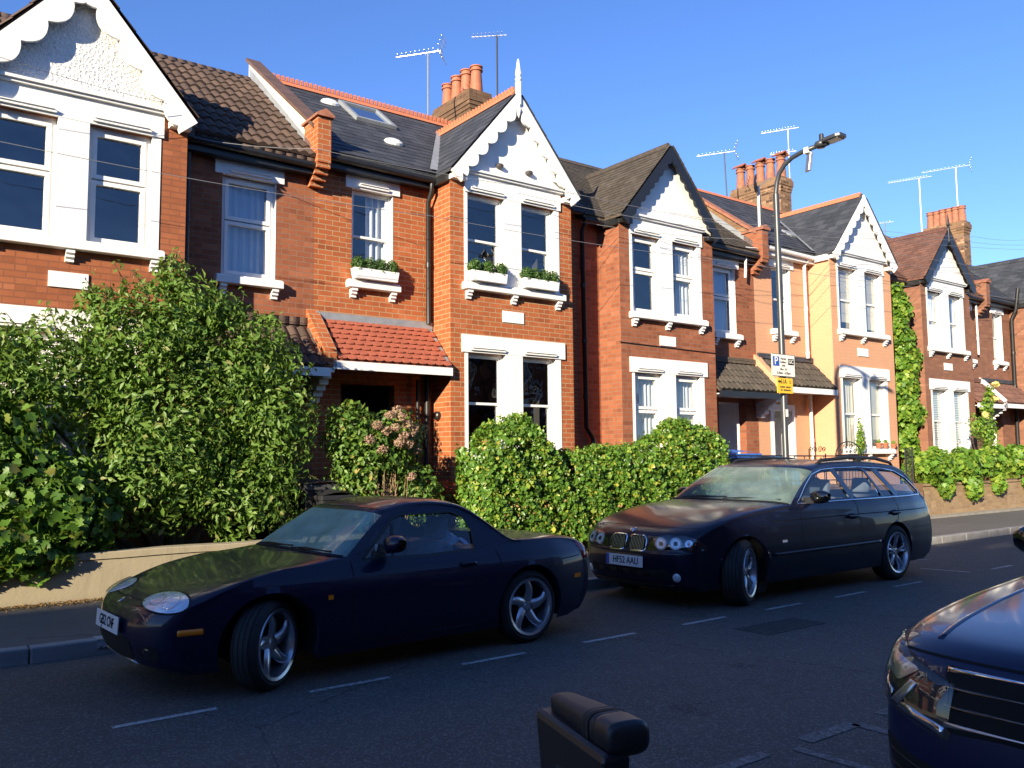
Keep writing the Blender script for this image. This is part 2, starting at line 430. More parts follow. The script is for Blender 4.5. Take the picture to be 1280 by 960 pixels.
# ------------------------------------------------------------------ materials for the houses
brickmat('brick_bright', (0.418, 0.119, 0.040), (0.338, 0.090, 0.032), (0.403, 0.288, 0.166), msize=.0065, stain=.12, odd=.4, soot=.18)
brickmat('brick_painted_red', (0.374, 0.127, 0.054), (0.307, 0.097, 0.044), (0.204, 0.087, 0.053), msize=.007, stain=.3, painted=.2, bump=1.)
brickmat('brick_old', (0.345, 0.116, 0.054), (0.251, 0.081, 0.042), (0.252, 0.168, 0.119), msize=.006, stain=.35)
brickmat('brick_dark', (0.256, 0.072, 0.040), (0.168, 0.052, 0.036), (0.192, 0.120, 0.088), msize=.005, stain=.45)
brickmat('brick_brown', (0.303, 0.134, 0.080), (0.230, 0.100, 0.064), (0.213, 0.137, 0.091), msize=.006, stain=.3)
brickmat('brick_stock', (.34, .19, .09), (.20, .10, .055), (.26, .19, .12), msize=.008, stain=.6)
brickmat('brick_chimney', (.30, .17, .09), (.17, .09, .055), (.24, .18, .12), msize=.009, stain=.7, odd=1.)
brickmat('brick_sooty', (.20, .11, .06), (.12, .07, .045), (.20, .15, .10), msize=.008, stain=.7)
brickmat('brick_apricot', (0.622, 0.335, 0.195), (0.588, 0.315, 0.184), (0.538, 0.279, 0.163), msize=.004, stain=.10, painted=.6, bump=.45, odd=.1, soot=.12)
brickmat('brick_garden', (.40, .27, .15), (.30, .19, .11), (.33, .27, .19), msize=.008, stain=.4)
roofmat('slate', (.045, .05, .06), (.07, .075, .085), .25, .2, 'slate', .004)
roofmat('tile_roman', (.075, .05, .04), (.12, .075, .055), .17, .32, 'roman', .003, st=1.)
roofmat('tile_brown', (.10, .06, .045), (.15, .09, .065), .17, .12, 'plain', .004)
roofmat('tile_mossy', (.085, .068, .05), (.13, .10, .07), .17, .12, 'plain', .005)
roofmat('tile_red_plain', (.16, .07, .05), (.20, .09, .06), .17, .12, 'plain', .004)
grime('white_paint', (.80, .79, .76), .38)
plain('cream_paint', (.72, .66, .52), .6, var=.08)
def roughcast():
    m = newmat('roughcast'); t = NT(m); p = t.pos()
    v = t.n('ShaderNodeTexVoronoi', i={'Vector': p, 'Scale': 26.}).outputs['Distance']
    c = t.mix(t.ramp(t.noise(40, 3, .6, p), .6, .7), (.80, .80, .78), (.45, .45, .43))
    t.out(t.bsdf(c, .9, normal=t.bump(t.math('ADD', v, t.noise(60, 3, .6, p)), .8, .02)))
roughcast()
grime('smooth_render', (.80, .79, .77), .30, .85, .3)
plain('black_paint', (.012, .012, .013), .35, var=.1)
plain('dark_metal', (.06, .055, .05), .5, var=.1)
plain('black_plastic', (.015, .015, .016), .4, var=.2)
plain('white_plastic', (.75, .75, .73), .35, var=.04)
plain('lead', (.30, .32, .34), .55, metal=.3, var=.15, bump=.3, bscale=15)
plain('terracotta', (.36, .12, .06), .7, var=.18, vscale=9, bump=.2)
plain('terracotta_old', (.30, .12, .07), .85, var=.3, vscale=9, bump=.3)
plain('ridge_red', (.52, .17, .08), .75, var=.15, vscale=20)
plain('scallop_red', (.36, .10, .055), .7, var=.22, vscale=12, bump=.2)
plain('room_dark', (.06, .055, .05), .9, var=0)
plain('curtain_white', (.75, .75, .72), .9, var=.05)
plain('curtain_blue', (.50, .58, .68), .9, var=.05)
plain('blind_cream', (.62, .55, .42), .85, var=.05)
plain('door_black', (.012, .012, .014), .25, var=0)
plain('door_white', (.78, .78, .76), .4, var=.03)
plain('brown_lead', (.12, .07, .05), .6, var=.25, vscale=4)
plain('aluminium', (.55, .56, .58), .35, metal=.8, var=.1)
glassmat('window_glass', (.80, .84, .88), k=1.9, base=.05, wavy=.25)
tilemat('t_slate', (.040, .044, .052), (.075, .080, .092), .18, .6, (.16, .17, .17)); tilemat('t_roman', (.075, .050, .038), (.12, .078, .058), .35, .85)
tilemat('t_mossy', (.060, .050, .040), (.098, .082, .066), .45, .9, (.24, .23, .19)); tilemat('t_brown', (.12, .060, .045), (.19, .095, .07), .3, .85)

BAYF, REC = 12.0, 12.6

def window(par, x0, x1, z0, z1, Y, st='sash', cur=None, fm='white_paint', fw=.055, cmat='curtain_white', seed=0):
    w = MB(); y0, y1 = Y+.085, Y+.15; zm = (z0+z1)/2
    if st == 'case': fw = .085; zm = z0 + (z1-z0)*.56
    def ring(a, b, c, d, t, ya, yb):
        w.box(a, a+t, ya, yb, c, d).box(b-t, b, ya, yb, c, d).box(a+t, b-t, ya, yb, c, c+t).box(a+t, b-t, ya, yb, d-t, d)
    ring(x0, x1, z0, z1, fw*.75, y0, y1+.02)
    e = fw*.75
    if st == 'sash':
        ring(x0+e, x1-e, zm-.02, z1-e, .04, y0+.02, y1-.012); ring(x0+e, x1-e, z0+e, zm+.02, .045, y0+.045, y1+.018)
    else:
        ring(x0+e, x1-e, zm+.01, z1-e, .055, y0-.014, y1-.02); ring(x0+e, x1-e, z0+e, zm-.012, .055, y0-.014, y1-.02)
    o = w.build('window', fm, par)
    p = MB(); yp = Y+.118
    p.quad((x0+e, yp, zm), (x1-e, yp, zm), (x1-e, yp, z1-e), (x0+e, yp, z1-e)); yp += .028 if st == 'sash' else 0
    p.quad((x0+e, yp, z0+e), (x1-e, yp, z0+e), (x1-e, yp, zm-.002), (x0+e, yp, zm-.002))
    p.build('pane', 'window_glass', o)
    rng = random.Random(seed)
    def cloth(a, b, za, zb, amp=.02, y=Y+.215):
        n = max(8, int((b-a)*60)); ph = rng.random()*6
        P = [[(a+(b-a)*i/n, y+amp*math.sin(i*.9+ph)+amp*.5*math.sin(i*2.1+ph*2), z) for i in range(n+1)] for z in (za, (za+zb)/2, zb)]
        return MB().grid(P)
    if cur == 'net': cloth(x0+.02, x1-.02, z0+.05, z1-.05).build('curtain', cmat, o, smooth=True)
    elif cur == 'right': cloth(x0+(x1-x0)*.45, x1-.02, z0+.05, z1-.05, .03).build('curtain', cmat, o, smooth=True)
    elif cur == 'left': cloth(x0+.02, x0+(x1-x0)*.28, z0+.05, z1-.05, .03).build('curtain', cmat, o, smooth=True)
    elif cur == 'sides':
        c = cloth(x0+.02, x0+(x1-x0)*.22, z0+.05, z1-.05, .03); d = cloth(x1-(x1-x0)*.25, x1-.02, z0+.05, z1-.05, .03); c.add(d.v, d.f)
        c.build('curtain', cmat, o, smooth=True)
    elif cur == 'blind':
        b = MB(); k = z1 - (z1-z0)*rng.uniform(.8, .97)
        b.box(x0+.05, x1-.05, Y+.158, Y+.163, k, z1-.05).build('blind', cmat, o)
    elif cur == 'slats':
        b = MB(); z = z0+.1
        while z < z1-.08: b.box(x0+.05, x1-.05, Y+.165, Y+.18, z, z+.035); z += .05
        b.build('blind', cmat, o)
    return o

def sill(par, x0, x1, z, Y, br, mat='white_paint', h=.11, out=.13):
    m = MB().box(x0, x1, Y-out, Y+.06, z-h, z); m.box(x0+.01, x1-.01, Y-out+.03, Y+.05, z, z+.02)
    o = m.build('sill', mat, par, bevel=.008)
    for bx in br:
        b = MB(); poly = [(0, 0), (-.10, 0), (-.105, -.05), (-.07, -.07), (-.075, -.10), (-.035, -.12), (-.04, -.155), (0, -.165)]
        b.prism(poly, lambda a, q, t: (t, Y+a, z-h+q), bx-.05, bx+.05); b.build('sill_corbel', mat, o)
    return o

def lintel(par, x0, x1, z0, z1, Y, hoods=(), mat='white_paint', out=.035, cornice=False):
    m = MB().box(x0, x1, Y-out, Y+.05, z0, z1)
    for (a, b) in hoods:
        m.box(a, b, Y-out-.035, Y-out, z0+.035, z0+.07); m.box(a+.02, b-.02, Y-out-.055, Y-out, z0+.072, z0+.085)
    o = m.build('lintel', mat, par)
    if cornice:
        c = MB().box(x0-.03, x1+.03, Y-out-.05, Y+.05, z1, z1+.035); c.box(x0-.05, x1+.05, Y-out-.085, Y+.05, z1+.037, z1+.075)
        c.build('cornice', mat, par)
    return o

def scallop_board(par, xc, hw, ze, za, Y, mat, n=6, w=.24, amp=.10, th=.045, style='scallop', under='white_paint'):
    """two sloping boards meeting at the apex, with a cut lower edge"""
    L = math.hypot(hw, za-ze); ux, uz = hw/L, (za-ze)/L
    for s in (-1, 1):
        pts = []
        lo = []
        N = n*10
        for i in range(N+1):
            t = i/N; ph = (t*n) % 1.0
            if style == 'scallop': d = w + amp*(math.sin(ph*PI)**.8) - amp*.3*(ph > .93)
            elif style == 'small': d = w + amp*abs(math.sin(t*n*PI))
            else: d = w
            if t < .06: d = w + amp*.9*math.cos(t/.06*PI/2)
            lo.append((t*L, -d))
        tt = [(0, 0)] + [(L, 0)] + [q for q in reversed(lo)]
        # at the apex the lower edge must not cross the middle
        def fn(a, b, t):
            x = xc + s*(-hw + a*ux + (-b)*uz*1.0)
            z = ze + a*uz + b*ux
            if s*(x-xc) > 0: x = xc
            return (x, t, z)
        m = MB().prism(tt, fn, Y, Y+th)
        o = m.build('bargeboard', mat, par)
    return

def slopes(par, X0, X1, zb, ztop, mat, Y0=12.33, Yr=15.35, gable=None, name='roof'):
    m = MB(); t = .07
    poly = [(Y0, zb), (Yr, ztop), (2*Yr-Y0, zb), (2*Yr-Y0, zb-t), (Yr, ztop-t), (Y0, zb-t)]
    m.prism(poly, lambda a, b, x: (x, a, b), X0, X1)
    return m.build(name, mat, par)

def gable_roof(par, x0, x1, ze, za, mat, Yf=11.88, Yb=14.9):
    xc = (x0+x1)/2; t = .06
    m = MB().prism([(x0, ze), (xc, za), (x1, ze), (x1, ze-t), (xc, za-t*1.3), (x0, ze-t)], lambda a, b, y: (a, y, b), Yf, Yb)
    return m.build('gable_roof', mat, par)

def pipe(par, pts, mat, r=.035, name='downpipe'):
    m = MB().tube(pts, r, 10)
    for a, b in zip(pts, pts[1:]):
        a, b = Vector(a), Vector(b); d = b-a
        if d.length > 1.2:
            for k in range(1, int(d.length/1.1)+1):
                c = a+d.normalized()*1.1*k; e = d.normalized()*.04
                if (b-c).length > .1: m.tube([c-e, c+e], r*1.22, 10)
    o = m.build(name, mat, par); autosmooth(o, 50); return o

def house(key, label, side, P, G, b0, b1, dz, M, win, rec, door, opt):
    """side 'A': bay on the left, recess right up to party wall P. side 'B': recess left from P, bay right. G: gap line on the bay side."""
    T = thing('terraced_house', label, 'house', ((b0+b1)/2, BAYF, 0), group='terraced houses on the far side')
    zc = 6.28+dz                                     # top of lintel band
    br = M['brick']; brr = M.get('brick_rec', br); W = M.get('trim', 'white_paint')
    xa, xb = b0+.34, b0+1.13; xcn, xd = b0+1.49, b0+2.28
    z1a, z1b = 4.60+dz, 6.20+dz; g0, g1 = 1.70+dz*.5, 3.42+dz
    holes = [(xa, xb, z1a, z1b), (xcn, xd, z1a, z1b), (xa, xb, g0, g1), (xcn, xd, g0, g1)]
    ztop = 6.55+dz
    m = MB(); wall(m, 'y', BAYF, b0, b1, 0, ztop, holes, .2)
    wall(m, 'x', b0, BAYF, REC+.05, 0, ztop); wall(m, 'x', b1, BAYF, REC+.05, 0, ztop)
    m.build('bay_wall', br, T)
    # recess wall + wall at the gap
    rl, rr = (b1, P) if side == 'A' else (P, b0)
    gl, gr = (G, b0) if side == 'A' else (b1, G)
    dx0, dx1 = door['x']; rx0, rx1 = rec['x']; rz0, rz1 = 4.52+dz, 6.10+dz
    m = MB(); wall(m, 'y', REC, rl, rr, 0, 6.5+dz, [(rx0, rx1, rz0, rz1), (dx0, dx1, .2, 2.85)], .2)
    m.build('front_wall', brr, T)
    m = MB(); wall(m, 'y', REC, gl, gr, 0, 6.5+dz); m.build('side_wall', opt.get('gapbrick', br), T)
    # shell: party walls, back, floors and a dark partition behind the windows
    X0, X1 = min(G, P), max(G, P)
    m = MB(); m.quad((X0+.01, REC+.21, 0), (X0+.01, 18.4, 0), (X0+.01, 18.4, 6.4), (X0+.01, REC+.21, 6.4)); m.quad((X1-.01, REC+.21, 0), (X1-.01, 18.4, 0), (X1-.01, 18.4, 6.4), (X1-.01, REC+.21, 6.4))
    m.quad((X0, 18.39, 0), (X1, 18.39, 0), (X1, 18.39, 6.4), (X0, 18.39, 6.4))
    m.build('back_wall', 'brick_stock', T)
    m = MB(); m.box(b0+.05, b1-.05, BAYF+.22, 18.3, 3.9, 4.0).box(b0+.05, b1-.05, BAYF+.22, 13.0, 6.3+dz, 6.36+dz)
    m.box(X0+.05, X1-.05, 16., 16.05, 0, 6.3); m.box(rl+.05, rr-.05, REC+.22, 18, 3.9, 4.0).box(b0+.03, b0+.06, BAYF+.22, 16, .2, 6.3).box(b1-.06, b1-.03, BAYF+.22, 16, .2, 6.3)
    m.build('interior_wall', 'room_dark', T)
    # windows
    c = win['cur']
    window(T, xa, xb, z1a, z1b, BAYF, win['st'], c[0], seed=key, cmat=win.get('cm', 'curtain_white')); window(T, xcn, xd, z1a, z1b, BAYF, win['st'], c[1], seed=key+1, cmat=win.get('cm', 'curtain_white'))
    window(T, xa, xb, g0, g1, BAYF, win['st'], c[2], seed=key+2, cmat=win.get('cm', 'curtain_white')); window(T, xcn, xd, g0, g1, BAYF, win['st'], c[3], seed=key+3, cmat=win.get('cm', 'curtain_white'))
    window(T, rx0, rx1, rz0, rz1, REC, rec['st'], rec['cur'], seed=key+4, cmat=rec.get('cm', 'curtain_white'))
    for (a, b) in ((z1a, z1b), (g0, g1)):
        MB().box(xb-.004, xcn+.004, BAYF-.03, BAYF+.14, a, b).build('mullion', W, T)
        MB().box(xd-.004, xd+.11, BAYF-.012, BAYF+.13, a, b).build('window_trim', W, T); MB().box(xa-.06, xa+.004, BAYF-.012, BAYF+.13, a, b).build('window_trim', W, T)
    MB().box(rx1-.004, rx1+.003, REC-.004, REC+.13, rz0, rz1).build('window_trim', W, T)
    sx0, sx1 = xa-.11, xd+.17; mid = (xb+xcn)/2
    hoods = [(xa+.03, xb-.03), (xcn+.03, xd-.03)]
    lintel(T, xa-.06, xd+.14, z1b, z1b+.32, BAYF, hoods, W, cornice=True)
    lintel(T, xa-.12, xd+.20, g1, g1+.30, BAYF, hoods, W)
    sill(T, sx0, sx1, z1a, BAYF, (sx0+.12, mid, sx1-.12), W); sill(T, sx0, sx1, g0, BAYF, (sx0+.12, mid, sx1-.12), W)
    lintel(T, rx0-.12, rx1+.12, rz1-.02, rz1+.25, REC, [(rx0+.1, rx1-.1)], W)
    sill(T, rx0-.1, rx1+.1, rz0, REC, (rx0+.02, rx1-.02), W)
    MB().box(mid-.23, mid+.23, BAYF-.02, BAYF+.05, 4.0+dz, 4.2+dz).build('plaque', W, T)
    # gable
    xc = (b0+b1)/2; hw = (b1-b0)/2+.06; ze, za = 6.52+dz, 8.22+dz+opt.get('ga', 0)
    sl = (za-ze)/hw
    m = MB().prism([(b0, 6.2+dz), (b1, 6.2+dz), (b1, ze+.06*sl-.08), (xc, za-.08), (b0, ze+.06*sl-.08)], lambda a, b, y: (a, y, b), BAYF+.01, BAYF+.09)
    m2 = MB().prism([(b0+.001, z1b+.36), (b1-.001, z1b+.36), (b1-.001, ze+.06*sl-.085), (xc, za-.085), (b0+.001, ze+.06*sl-.085)], lambda a, b, y: (a, y, b), BAYF-.012, BAYF+.005)
    m2.build('gable', M.get('gable', 'smooth_render'), T)
    gable_roof(T, xc-hw-.02, xc+hw+.02, ze, za, M['roof'], 11.86)
    scallop_board(T, xc, hw+.02, ze-.06, za-.045, 11.81, opt.get('barge', 'white_paint'), opt.get('bn', 6), opt.get('bw', .22), opt.get('ba', .09), style=opt.get('bs', 'scallop'))
    # kneeler blocks at the feet of the bargeboards
    for xk in (b0-.02, b1-.26): MB().box(xk, xk+.28, 11.865, BAYF+.02, ze-.16, ze-.07).build('eaves_bracket', opt.get('barge', 'white_paint'), T)
    # main roof
    slopes(T, X0, X1, 6.52+dz, 8.85+dz*.6, M['roof'])
    gm = opt.get('gut', 'black_plastic')
    m = MB().box(rl+(.0 if side == 'A' else .0), rr, 12.40, 12.58, 6.28+dz, 6.44+dz); m.build('fascia', gm, T)
    autosmooth(MB().tube([(rl+.02, 12.34, 6.43+dz), (rr-.02, 12.34, 6.40+dz)], .055, 10).build('gutter', gm, T)); autosmooth(MB().tube([(gl+.03, 12.36, 6.42+dz), (gr-.03, 12.36, 6.42+dz)], .055, 10).build('gutter', gm, T))
    MB().box(b0-.09, b0-.01, 12.0, 12.5, ze-.20, ze-.06).build('side_gutter', gm, T); MB().box(b1+.01, b1+.09, 12.0, 12.5, ze-.20, ze-.06).build('side_gutter', gm, T)
    kind = {'slate': ('t_slate', .27, .21, .012), 'tile_roman': ('t_roman', .165, .33, .03), 'tile_mossy': ('t_mossy', .18, .115, .016), 'tile_red_plain': ('t_brown', .18, .115, .014)}[M['roof']]
    rz_ = 8.85+dz*.6-6.52-dz; Ls = math.hypot(3.02, rz_)
    tiles(T, 'roof_tiles', (X0+.01, 12.31, 6.52+dz), (1, 0, 0), (0, 3.02, rz_), X1-X0-.02, Ls-.06, kind[1], kind[2], kind[3], kind[0], M['roof'] == 'tile_roman', key)
    Lg = math.hypot(hw+.02, za-ze); gz = kind if M['roof'] != 'tile_roman' else ('t_roman', .165, .33, .02)
    for sg in (-1, 1): tiles(T, 'gable_tiles', (xc+sg*(hw+.02), 11.80, ze), (0, 1, 0), (-sg*(hw+.02), 0, za-ze), 3.0, Lg-.05, gz[1], gz[2], gz[3], gz[0], M['roof'] == 'tile_roman', key+sg)
    # ridge
    rt = MB(); n = int((X1-X0)/.3)
    for i in range(n): 
        a = X0+(X1-X0)*i/n; rt.prism([(-.13, -.09), (0, .035), (.13, -.09)], lambda p, q, t: (t, 15.35+p, 8.85+dz*.6+q+.02), a+.003, a+(X1-X0)/n-.003)
    rt2 = MB()
    if opt.get('gridge', True):
        n = 9
        for i in range(n):
            a = 11.9+2.9*i/n; rt2.prism([(-.12, -.12), (0, .03), (.12, -.12)], lambda p, q, t: (xc+p, t, za+q+.02), a+.003, a+2.9/n-.003)
    if opt.get('crest'):
        x = X0
        while x < X1-.05:
            rt.box(x+.01, x+.045, 15.33, 15.37, 8.9+dz*.6, 8.98+dz*.6).box(x+.05, x+.075, 15.33, 15.37, 8.9+dz*.6, 9.0+dz*.6); x += .095
        y = 11.95
        while y < 14.7:
            rt2.box(xc-.02, xc+.02, y+.01, y+.045, za+.03, za+.10).box(xc-.02, xc+.02, y+.05, y+.075, za+.03, za+.12); y += .095
    rt.build('ridge_tiles', M.get('ridge', M['roof']), T); rt2.build('gable_ridge_tiles', M.get('ridge', M['roof']), T)
    # porch
    px0, px1 = (rl, rr) if side == 'A' else (rl, rr)
    pm = MB(); zt, zb = 3.86+dz*.7, 3.14+dz*.7
    pm.prism([(REC, zt), (11.93, zb), (11.93, zb-.05), (REC, zt-.07)], lambda a, b, x: (x, a, b), px0+.02, px1-.02)
    pr = pm.build('porch_roof', M.get('porch', M['roof']), T)
    if M.get('porch') != 'scallop_red':
        pk = {'slate': 't_slate', 'tile_roman': 't_roman', 'tile_mossy': 't_mossy', 'tile_red_plain': 't_brown'}[M.get('porch', M['roof'])]
        tiles(T, 'porch_tiles', (px0+.03, 11.91, zb), (1, 0, 0), (0, REC-11.91, zt-zb), px1-px0-.06, math.hypot(REC-11.91, zt-zb)-.03, .165, .22, .02, pk, True, key)
    if M.get('porch') == 'scallop_red':
        tl = MB(); rows, cols = 8, 13; dy, dzv = 11.93-REC, zb-zt; L = math.hypot(dy, dzv); uy, uz = dy/L, dzv/L; ny, nz = uz, -uy
        for r in range(rows):
            for cc in range(cols+1):
                w = (px1-px0-.14)/cols; cx = px0+.10+w*(cc+(.5 if r % 2 else 0)); s0 = L*(r+.35)/rows; s1 = s0+L/rows*.8
                if cx-w/2 < px0+.05 or cx+w/2 > px1-.03: continue
                pts = [(-w*.47, s0-L/rows*.5), (w*.47, s0-L/rows*.5)] + [(w*.47*math.cos(q), s1-.03+.045*math.sin(q)) for q in [i*PI/6 for i in range(7)]]
                rl_ = L/rows
                def tf(a, b, t):
                    h = .012+.022*((b-s0)/rl_+.5)+t
                    return (cx+a, REC+uy*b+uz*h, zt+uz*b-uy*h)
                tl.prism(pts, tf, 0, .014)
        tl.build('porch_tiles', 'scallop_red', pr)
    MB().box(px0+.02, px1-.02, REC-.06, REC-.002, zt-.02, zt+.10).build('porch_flashing', 'lead' if opt.get('crest') else M['roof'], T)
    MB().box(px0+.02, px1-.02, 11.90, 11.94, zb-.15, zb-.02).build('porch_fascia', 'white_paint' if opt.get('pf', True) else 'black_paint', T)
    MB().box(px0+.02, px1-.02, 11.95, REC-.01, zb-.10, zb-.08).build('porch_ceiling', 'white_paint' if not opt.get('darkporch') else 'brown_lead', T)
    if opt.get('crest'): MB().prism([(REC, zt+.03), (11.93, zb+.045), (11.93, zb-.0), (REC, zt-.01)], lambda a, b, x: (x, a, b), px1-.13, px1-.03).build('end_flashing', 'lead', T)
    # porch bracket at the bay end
    # entrance lobby
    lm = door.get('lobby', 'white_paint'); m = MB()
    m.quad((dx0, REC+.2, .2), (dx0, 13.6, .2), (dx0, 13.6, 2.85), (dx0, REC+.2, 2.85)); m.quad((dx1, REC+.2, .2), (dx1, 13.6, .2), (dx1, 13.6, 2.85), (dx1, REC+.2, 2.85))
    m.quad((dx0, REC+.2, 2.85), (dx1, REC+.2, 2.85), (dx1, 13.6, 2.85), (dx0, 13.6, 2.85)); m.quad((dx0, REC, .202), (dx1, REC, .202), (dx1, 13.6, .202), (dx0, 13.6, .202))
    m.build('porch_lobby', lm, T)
    d = MB().box(dx0, dx1, 13.5, 13.55, .2, 2.84)
    for (a, b, e, f) in ((.12, .42, .15, .8), (.55, .85, .15, .8), (.12, .42, .95, 1.95), (.55, .85, .95, 1.95), (.1, .87, 2.12, 2.5)):
        wd = dx1-dx0; d.box(dx0+a*wd, dx0+b*wd, 13.485, 13.505, .2+e, .2+f)
    do = d.build('door', door['mat'], T, bevel=.006)
    MB().lathe([(0, -.05), (.03, -.045), (.03, -.02), (.012, 0)], (dx0+.2 if side == 'A' else dx1-.2, 13.48, 1.2), 'y', 10).build('door_knob', 'aluminium', do)
    if door.get('frame'):
        MB().box(dx0-.001, dx0+.12, REC-.02, REC+.1, .2, 2.85).box(dx1-.12, dx1+.001, REC-.02, REC+.1, .2, 2.85).box(dx0+.12, dx1-.12, REC-.02, REC+.1, 2.7, 2.85).build('door_frame', 'white_paint', T)
    return T

def parapet(par, x0, x1, dz, mat, cop, hgt=.34):
    """party-wall upstand running up the slope, with pier and stepped corbel at the eaves"""
    zb, zt = 6.52+dz, 8.85+dz*.6; sl = (zt-zb)/(15.35-12.33)
    MB().prism([(12.45, zb+.1-.15), (15.45, zt-.1), (15.45, zt+hgt), (12.45, zb+.1+hgt)], lambda a, b, x: (x, a, b), x0, x1).build('parapet', mat, par)
    MB().prism([(12.38, zb+hgt+.05), (15.5, zt+hgt), (15.5, zt+hgt+.07), (12.38, zb+hgt+.12)], lambda a, b, x: (x, a, b), x0-.05, x1+.05).build('coping', cop, par)
    MB().prism([(12.5, zb-.05), (15.35, zt-.02), (15.35, zt+.14), (12.5, zb+.17)], lambda a, b, x: (x, a, b), x0-.02, x1+.02).build('flashing', 'lead', par)

def pier(par, x0, x1, z0, z1, mat):
    m = MB().box(x0, x1, 12.22, 12.75, z0+.32, z1)
    for i in range(4): m.box(x0, x1, 12.58-.085*(i+1), 12.75, z0+.08*i, z0+.08*(i+1)-.001)
    m.build('kneeler_pier', mat, par)
    MB().prism([(x0-.04, z1), (x1+.04, z1), (x1+.04, z1+.04), ((x0+x1)/2, z1+.13), (x0-.04, z1+.04)], lambda a, b, y: (a, y, b), 12.17, 12.8).build('pier_cap', 'terracotta_old', par)

def porch_divider(par, x0, x1, dz, mat):
    zt, zb = 3.86+dz*.7, 3.14+dz*.7
    MB().prism([(REC+.02, zt+.16), (11.9, zb+.13), (11.9, zb-.12), (REC+.02, zb-.3)], lambda a, b, x: (x, a, b), x0, x1).build('porch_divider', mat, par)
    m = MB()
    for i in range(6): m.box(x0+.02, x1-.02, 11.93+i*.105, REC+.01, zb-.12-.085*(i+1), zb-.12-.085*i-.001)
    m.build('porch_corbel', 'white_paint', par, bevel=.015)

def chimney(par, x0, x1, y0, y1, z0, z1, pots, mat, pmat, ph=.62, caps=False, seed=1):
    rng = random.Random(seed)
    m = MB().box(x0+.06, x1-.06, y0+.06, y1-.06, z0, z1-.45)
    for k, e in enumerate((.04, .02, 0, 0.0, .03)): m.box(x0+e, x1-e, y0+e, y1-e, z1-.45+.09*k, z1-.45+.09*(k+1)-.002)
    ch = m.build('chimney', mat, par)
    n = pots
    for i in range(n):
        cy = y0+.2+(y1-y0-.4)*i/(n-1); cx = (x0+x1)/2; h = ph*rng.uniform(.92, 1.05)
        o = MB().lathe([(.15, -.02), (.145, .1), (.12, h*.75), (.12, h*.8), (.15, h*.82), (.15, h*.87), (.125, h*.88), (.125, h*.95), (.15, h*.96), (.15, h), (.11, h), (.10, h*.8), (.10, .1)], (cx, cy, z1), 'z', 18).build('chimney_pot', pmat, ch)
        autosmooth(o, 40)
        if caps and i % 2 == 0:
            MB().prism([(-.2, 0), (0, .13), (.2, 0), (.17, -.02), (0, .10), (-.17, -.02)], lambda a, b, t: (cx+a, cy+t, z1+h+.03+b), -.19, .19).build('pot_cowl', 'terracotta', ch)
    return ch

# ------------------------------------------------------------------ the six houses
h1 = house(1, 'leftmost house, red painted brick with white roughcast gable, behind the big bush', 'A', 5.52, 0.0, .62, 3.36, -.17,
    dict(brick='brick_painted_red', brick_rec='brick_old', roof='tile_roman', gable='roughcast', porch='tile_roman'),
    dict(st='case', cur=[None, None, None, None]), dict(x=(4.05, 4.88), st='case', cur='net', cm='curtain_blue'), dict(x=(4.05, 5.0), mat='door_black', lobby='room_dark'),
    dict(bn=5, bw=.20, ba=.12, darkporch=True))
h2 = house(2, 'bright orange brick house with slate roof, red crested ridge and tall white finial', 'B', 5.52, 11.02, 7.70, 10.40, 0.,
    dict(brick='brick_bright', roof='slate', ridge='ridge_red', porch='scallop_red'),
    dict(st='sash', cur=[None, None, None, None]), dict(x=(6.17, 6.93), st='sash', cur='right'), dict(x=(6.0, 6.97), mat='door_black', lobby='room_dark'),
    dict(bn=7, bw=.17, ba=.10, crest=True, darkporch=True))
h3 = house(3, 'dark red brick house with mossy brown tiles and black bargeboards, middle of the row', 'A', 16.6, 11.02, 11.64, 14.42, -.13,
    dict(brick='brick_old', roof='tile_mossy'),
    dict(st='case', cur=['left', 'right', 'net', 'net']), dict(x=(15.12, 15.9), st='case', cur='net', cm='curtain_blue'), dict(x=(15.2, 16.15), mat='door_white'),
    dict(barge='black_paint', bn=11, bw=.17, ba=.055, bs='small', gapbrick='brick_old', pf=False))
h4 = house(4, 'house painted apricot orange with slate roof and white bargeboards', 'B', 16.6, 22.15, 18.81, 21.6, .12,
    dict(brick='brick_apricot', roof='slate', ridge='ridge_red', porch='tile_mossy'),
    dict(st='sash', cur=['blind', 'blind', 'net', 'blind'], cm='blind_cream'), dict(x=(17.28, 18.02), st='sash', cur=None), dict(x=(17.05, 18.0), mat='door_white', frame=True),
    dict(bn=8, bw=.16, ba=.08, gut='white_plastic'))
h5 = house(5, 'brown brick house with black bargeboards and ivy growing up its left corner', 'A', 27.7, 22.15, 23.15, 25.95, 0.,
    dict(brick='brick_brown', roof='tile_red_plain'),
    dict(st='sash', cur=['net', 'sides', 'slats', 'slats']), dict(x=(26.55, 27.2), st='sash', cur='net'), dict(x=(26.4, 27.2), mat='door_white'),
    dict(barge='black_paint', bn=8, bw=.20, ba=.04, bs='small', ga=-.1))
h6 = house(6, 'house at the right edge of the photo with plain slate roof and black downpipe', 'B', 27.7, 33.2, 29.95, 32.7, .05,
    dict(brick='brick_brown', roof='slate', porch='tile_red_plain'),
    dict(st='sash', cur=['net', 'net', None, None]), dict(x=(28.7, 29.35), st='sash', cur='blind', cm='blind_cream'), dict(x=(28.2, 29.0), mat='door_white'),
    dict(bn=7, bw=.17, ba=.09))
parapet(h1, 5.42, 5.60, -.05, 'cream_paint', 'brown_lead'); pier(h2, 5.40, 5.62, 5.95, 7.0, 'brick_bright'); porch_divider(h2, 5.40, 5.60, 0, 'brick_bright')
parapet(h3, 16.5, 16.7, 0., 'brick_stock', 'terracotta_old', .25); pier(h3, 16.48, 16.70, 5.9, 6.9, 'brick_old'); porch_divider(h3, 16.5, 16.7, 0, 'brick_apricot')
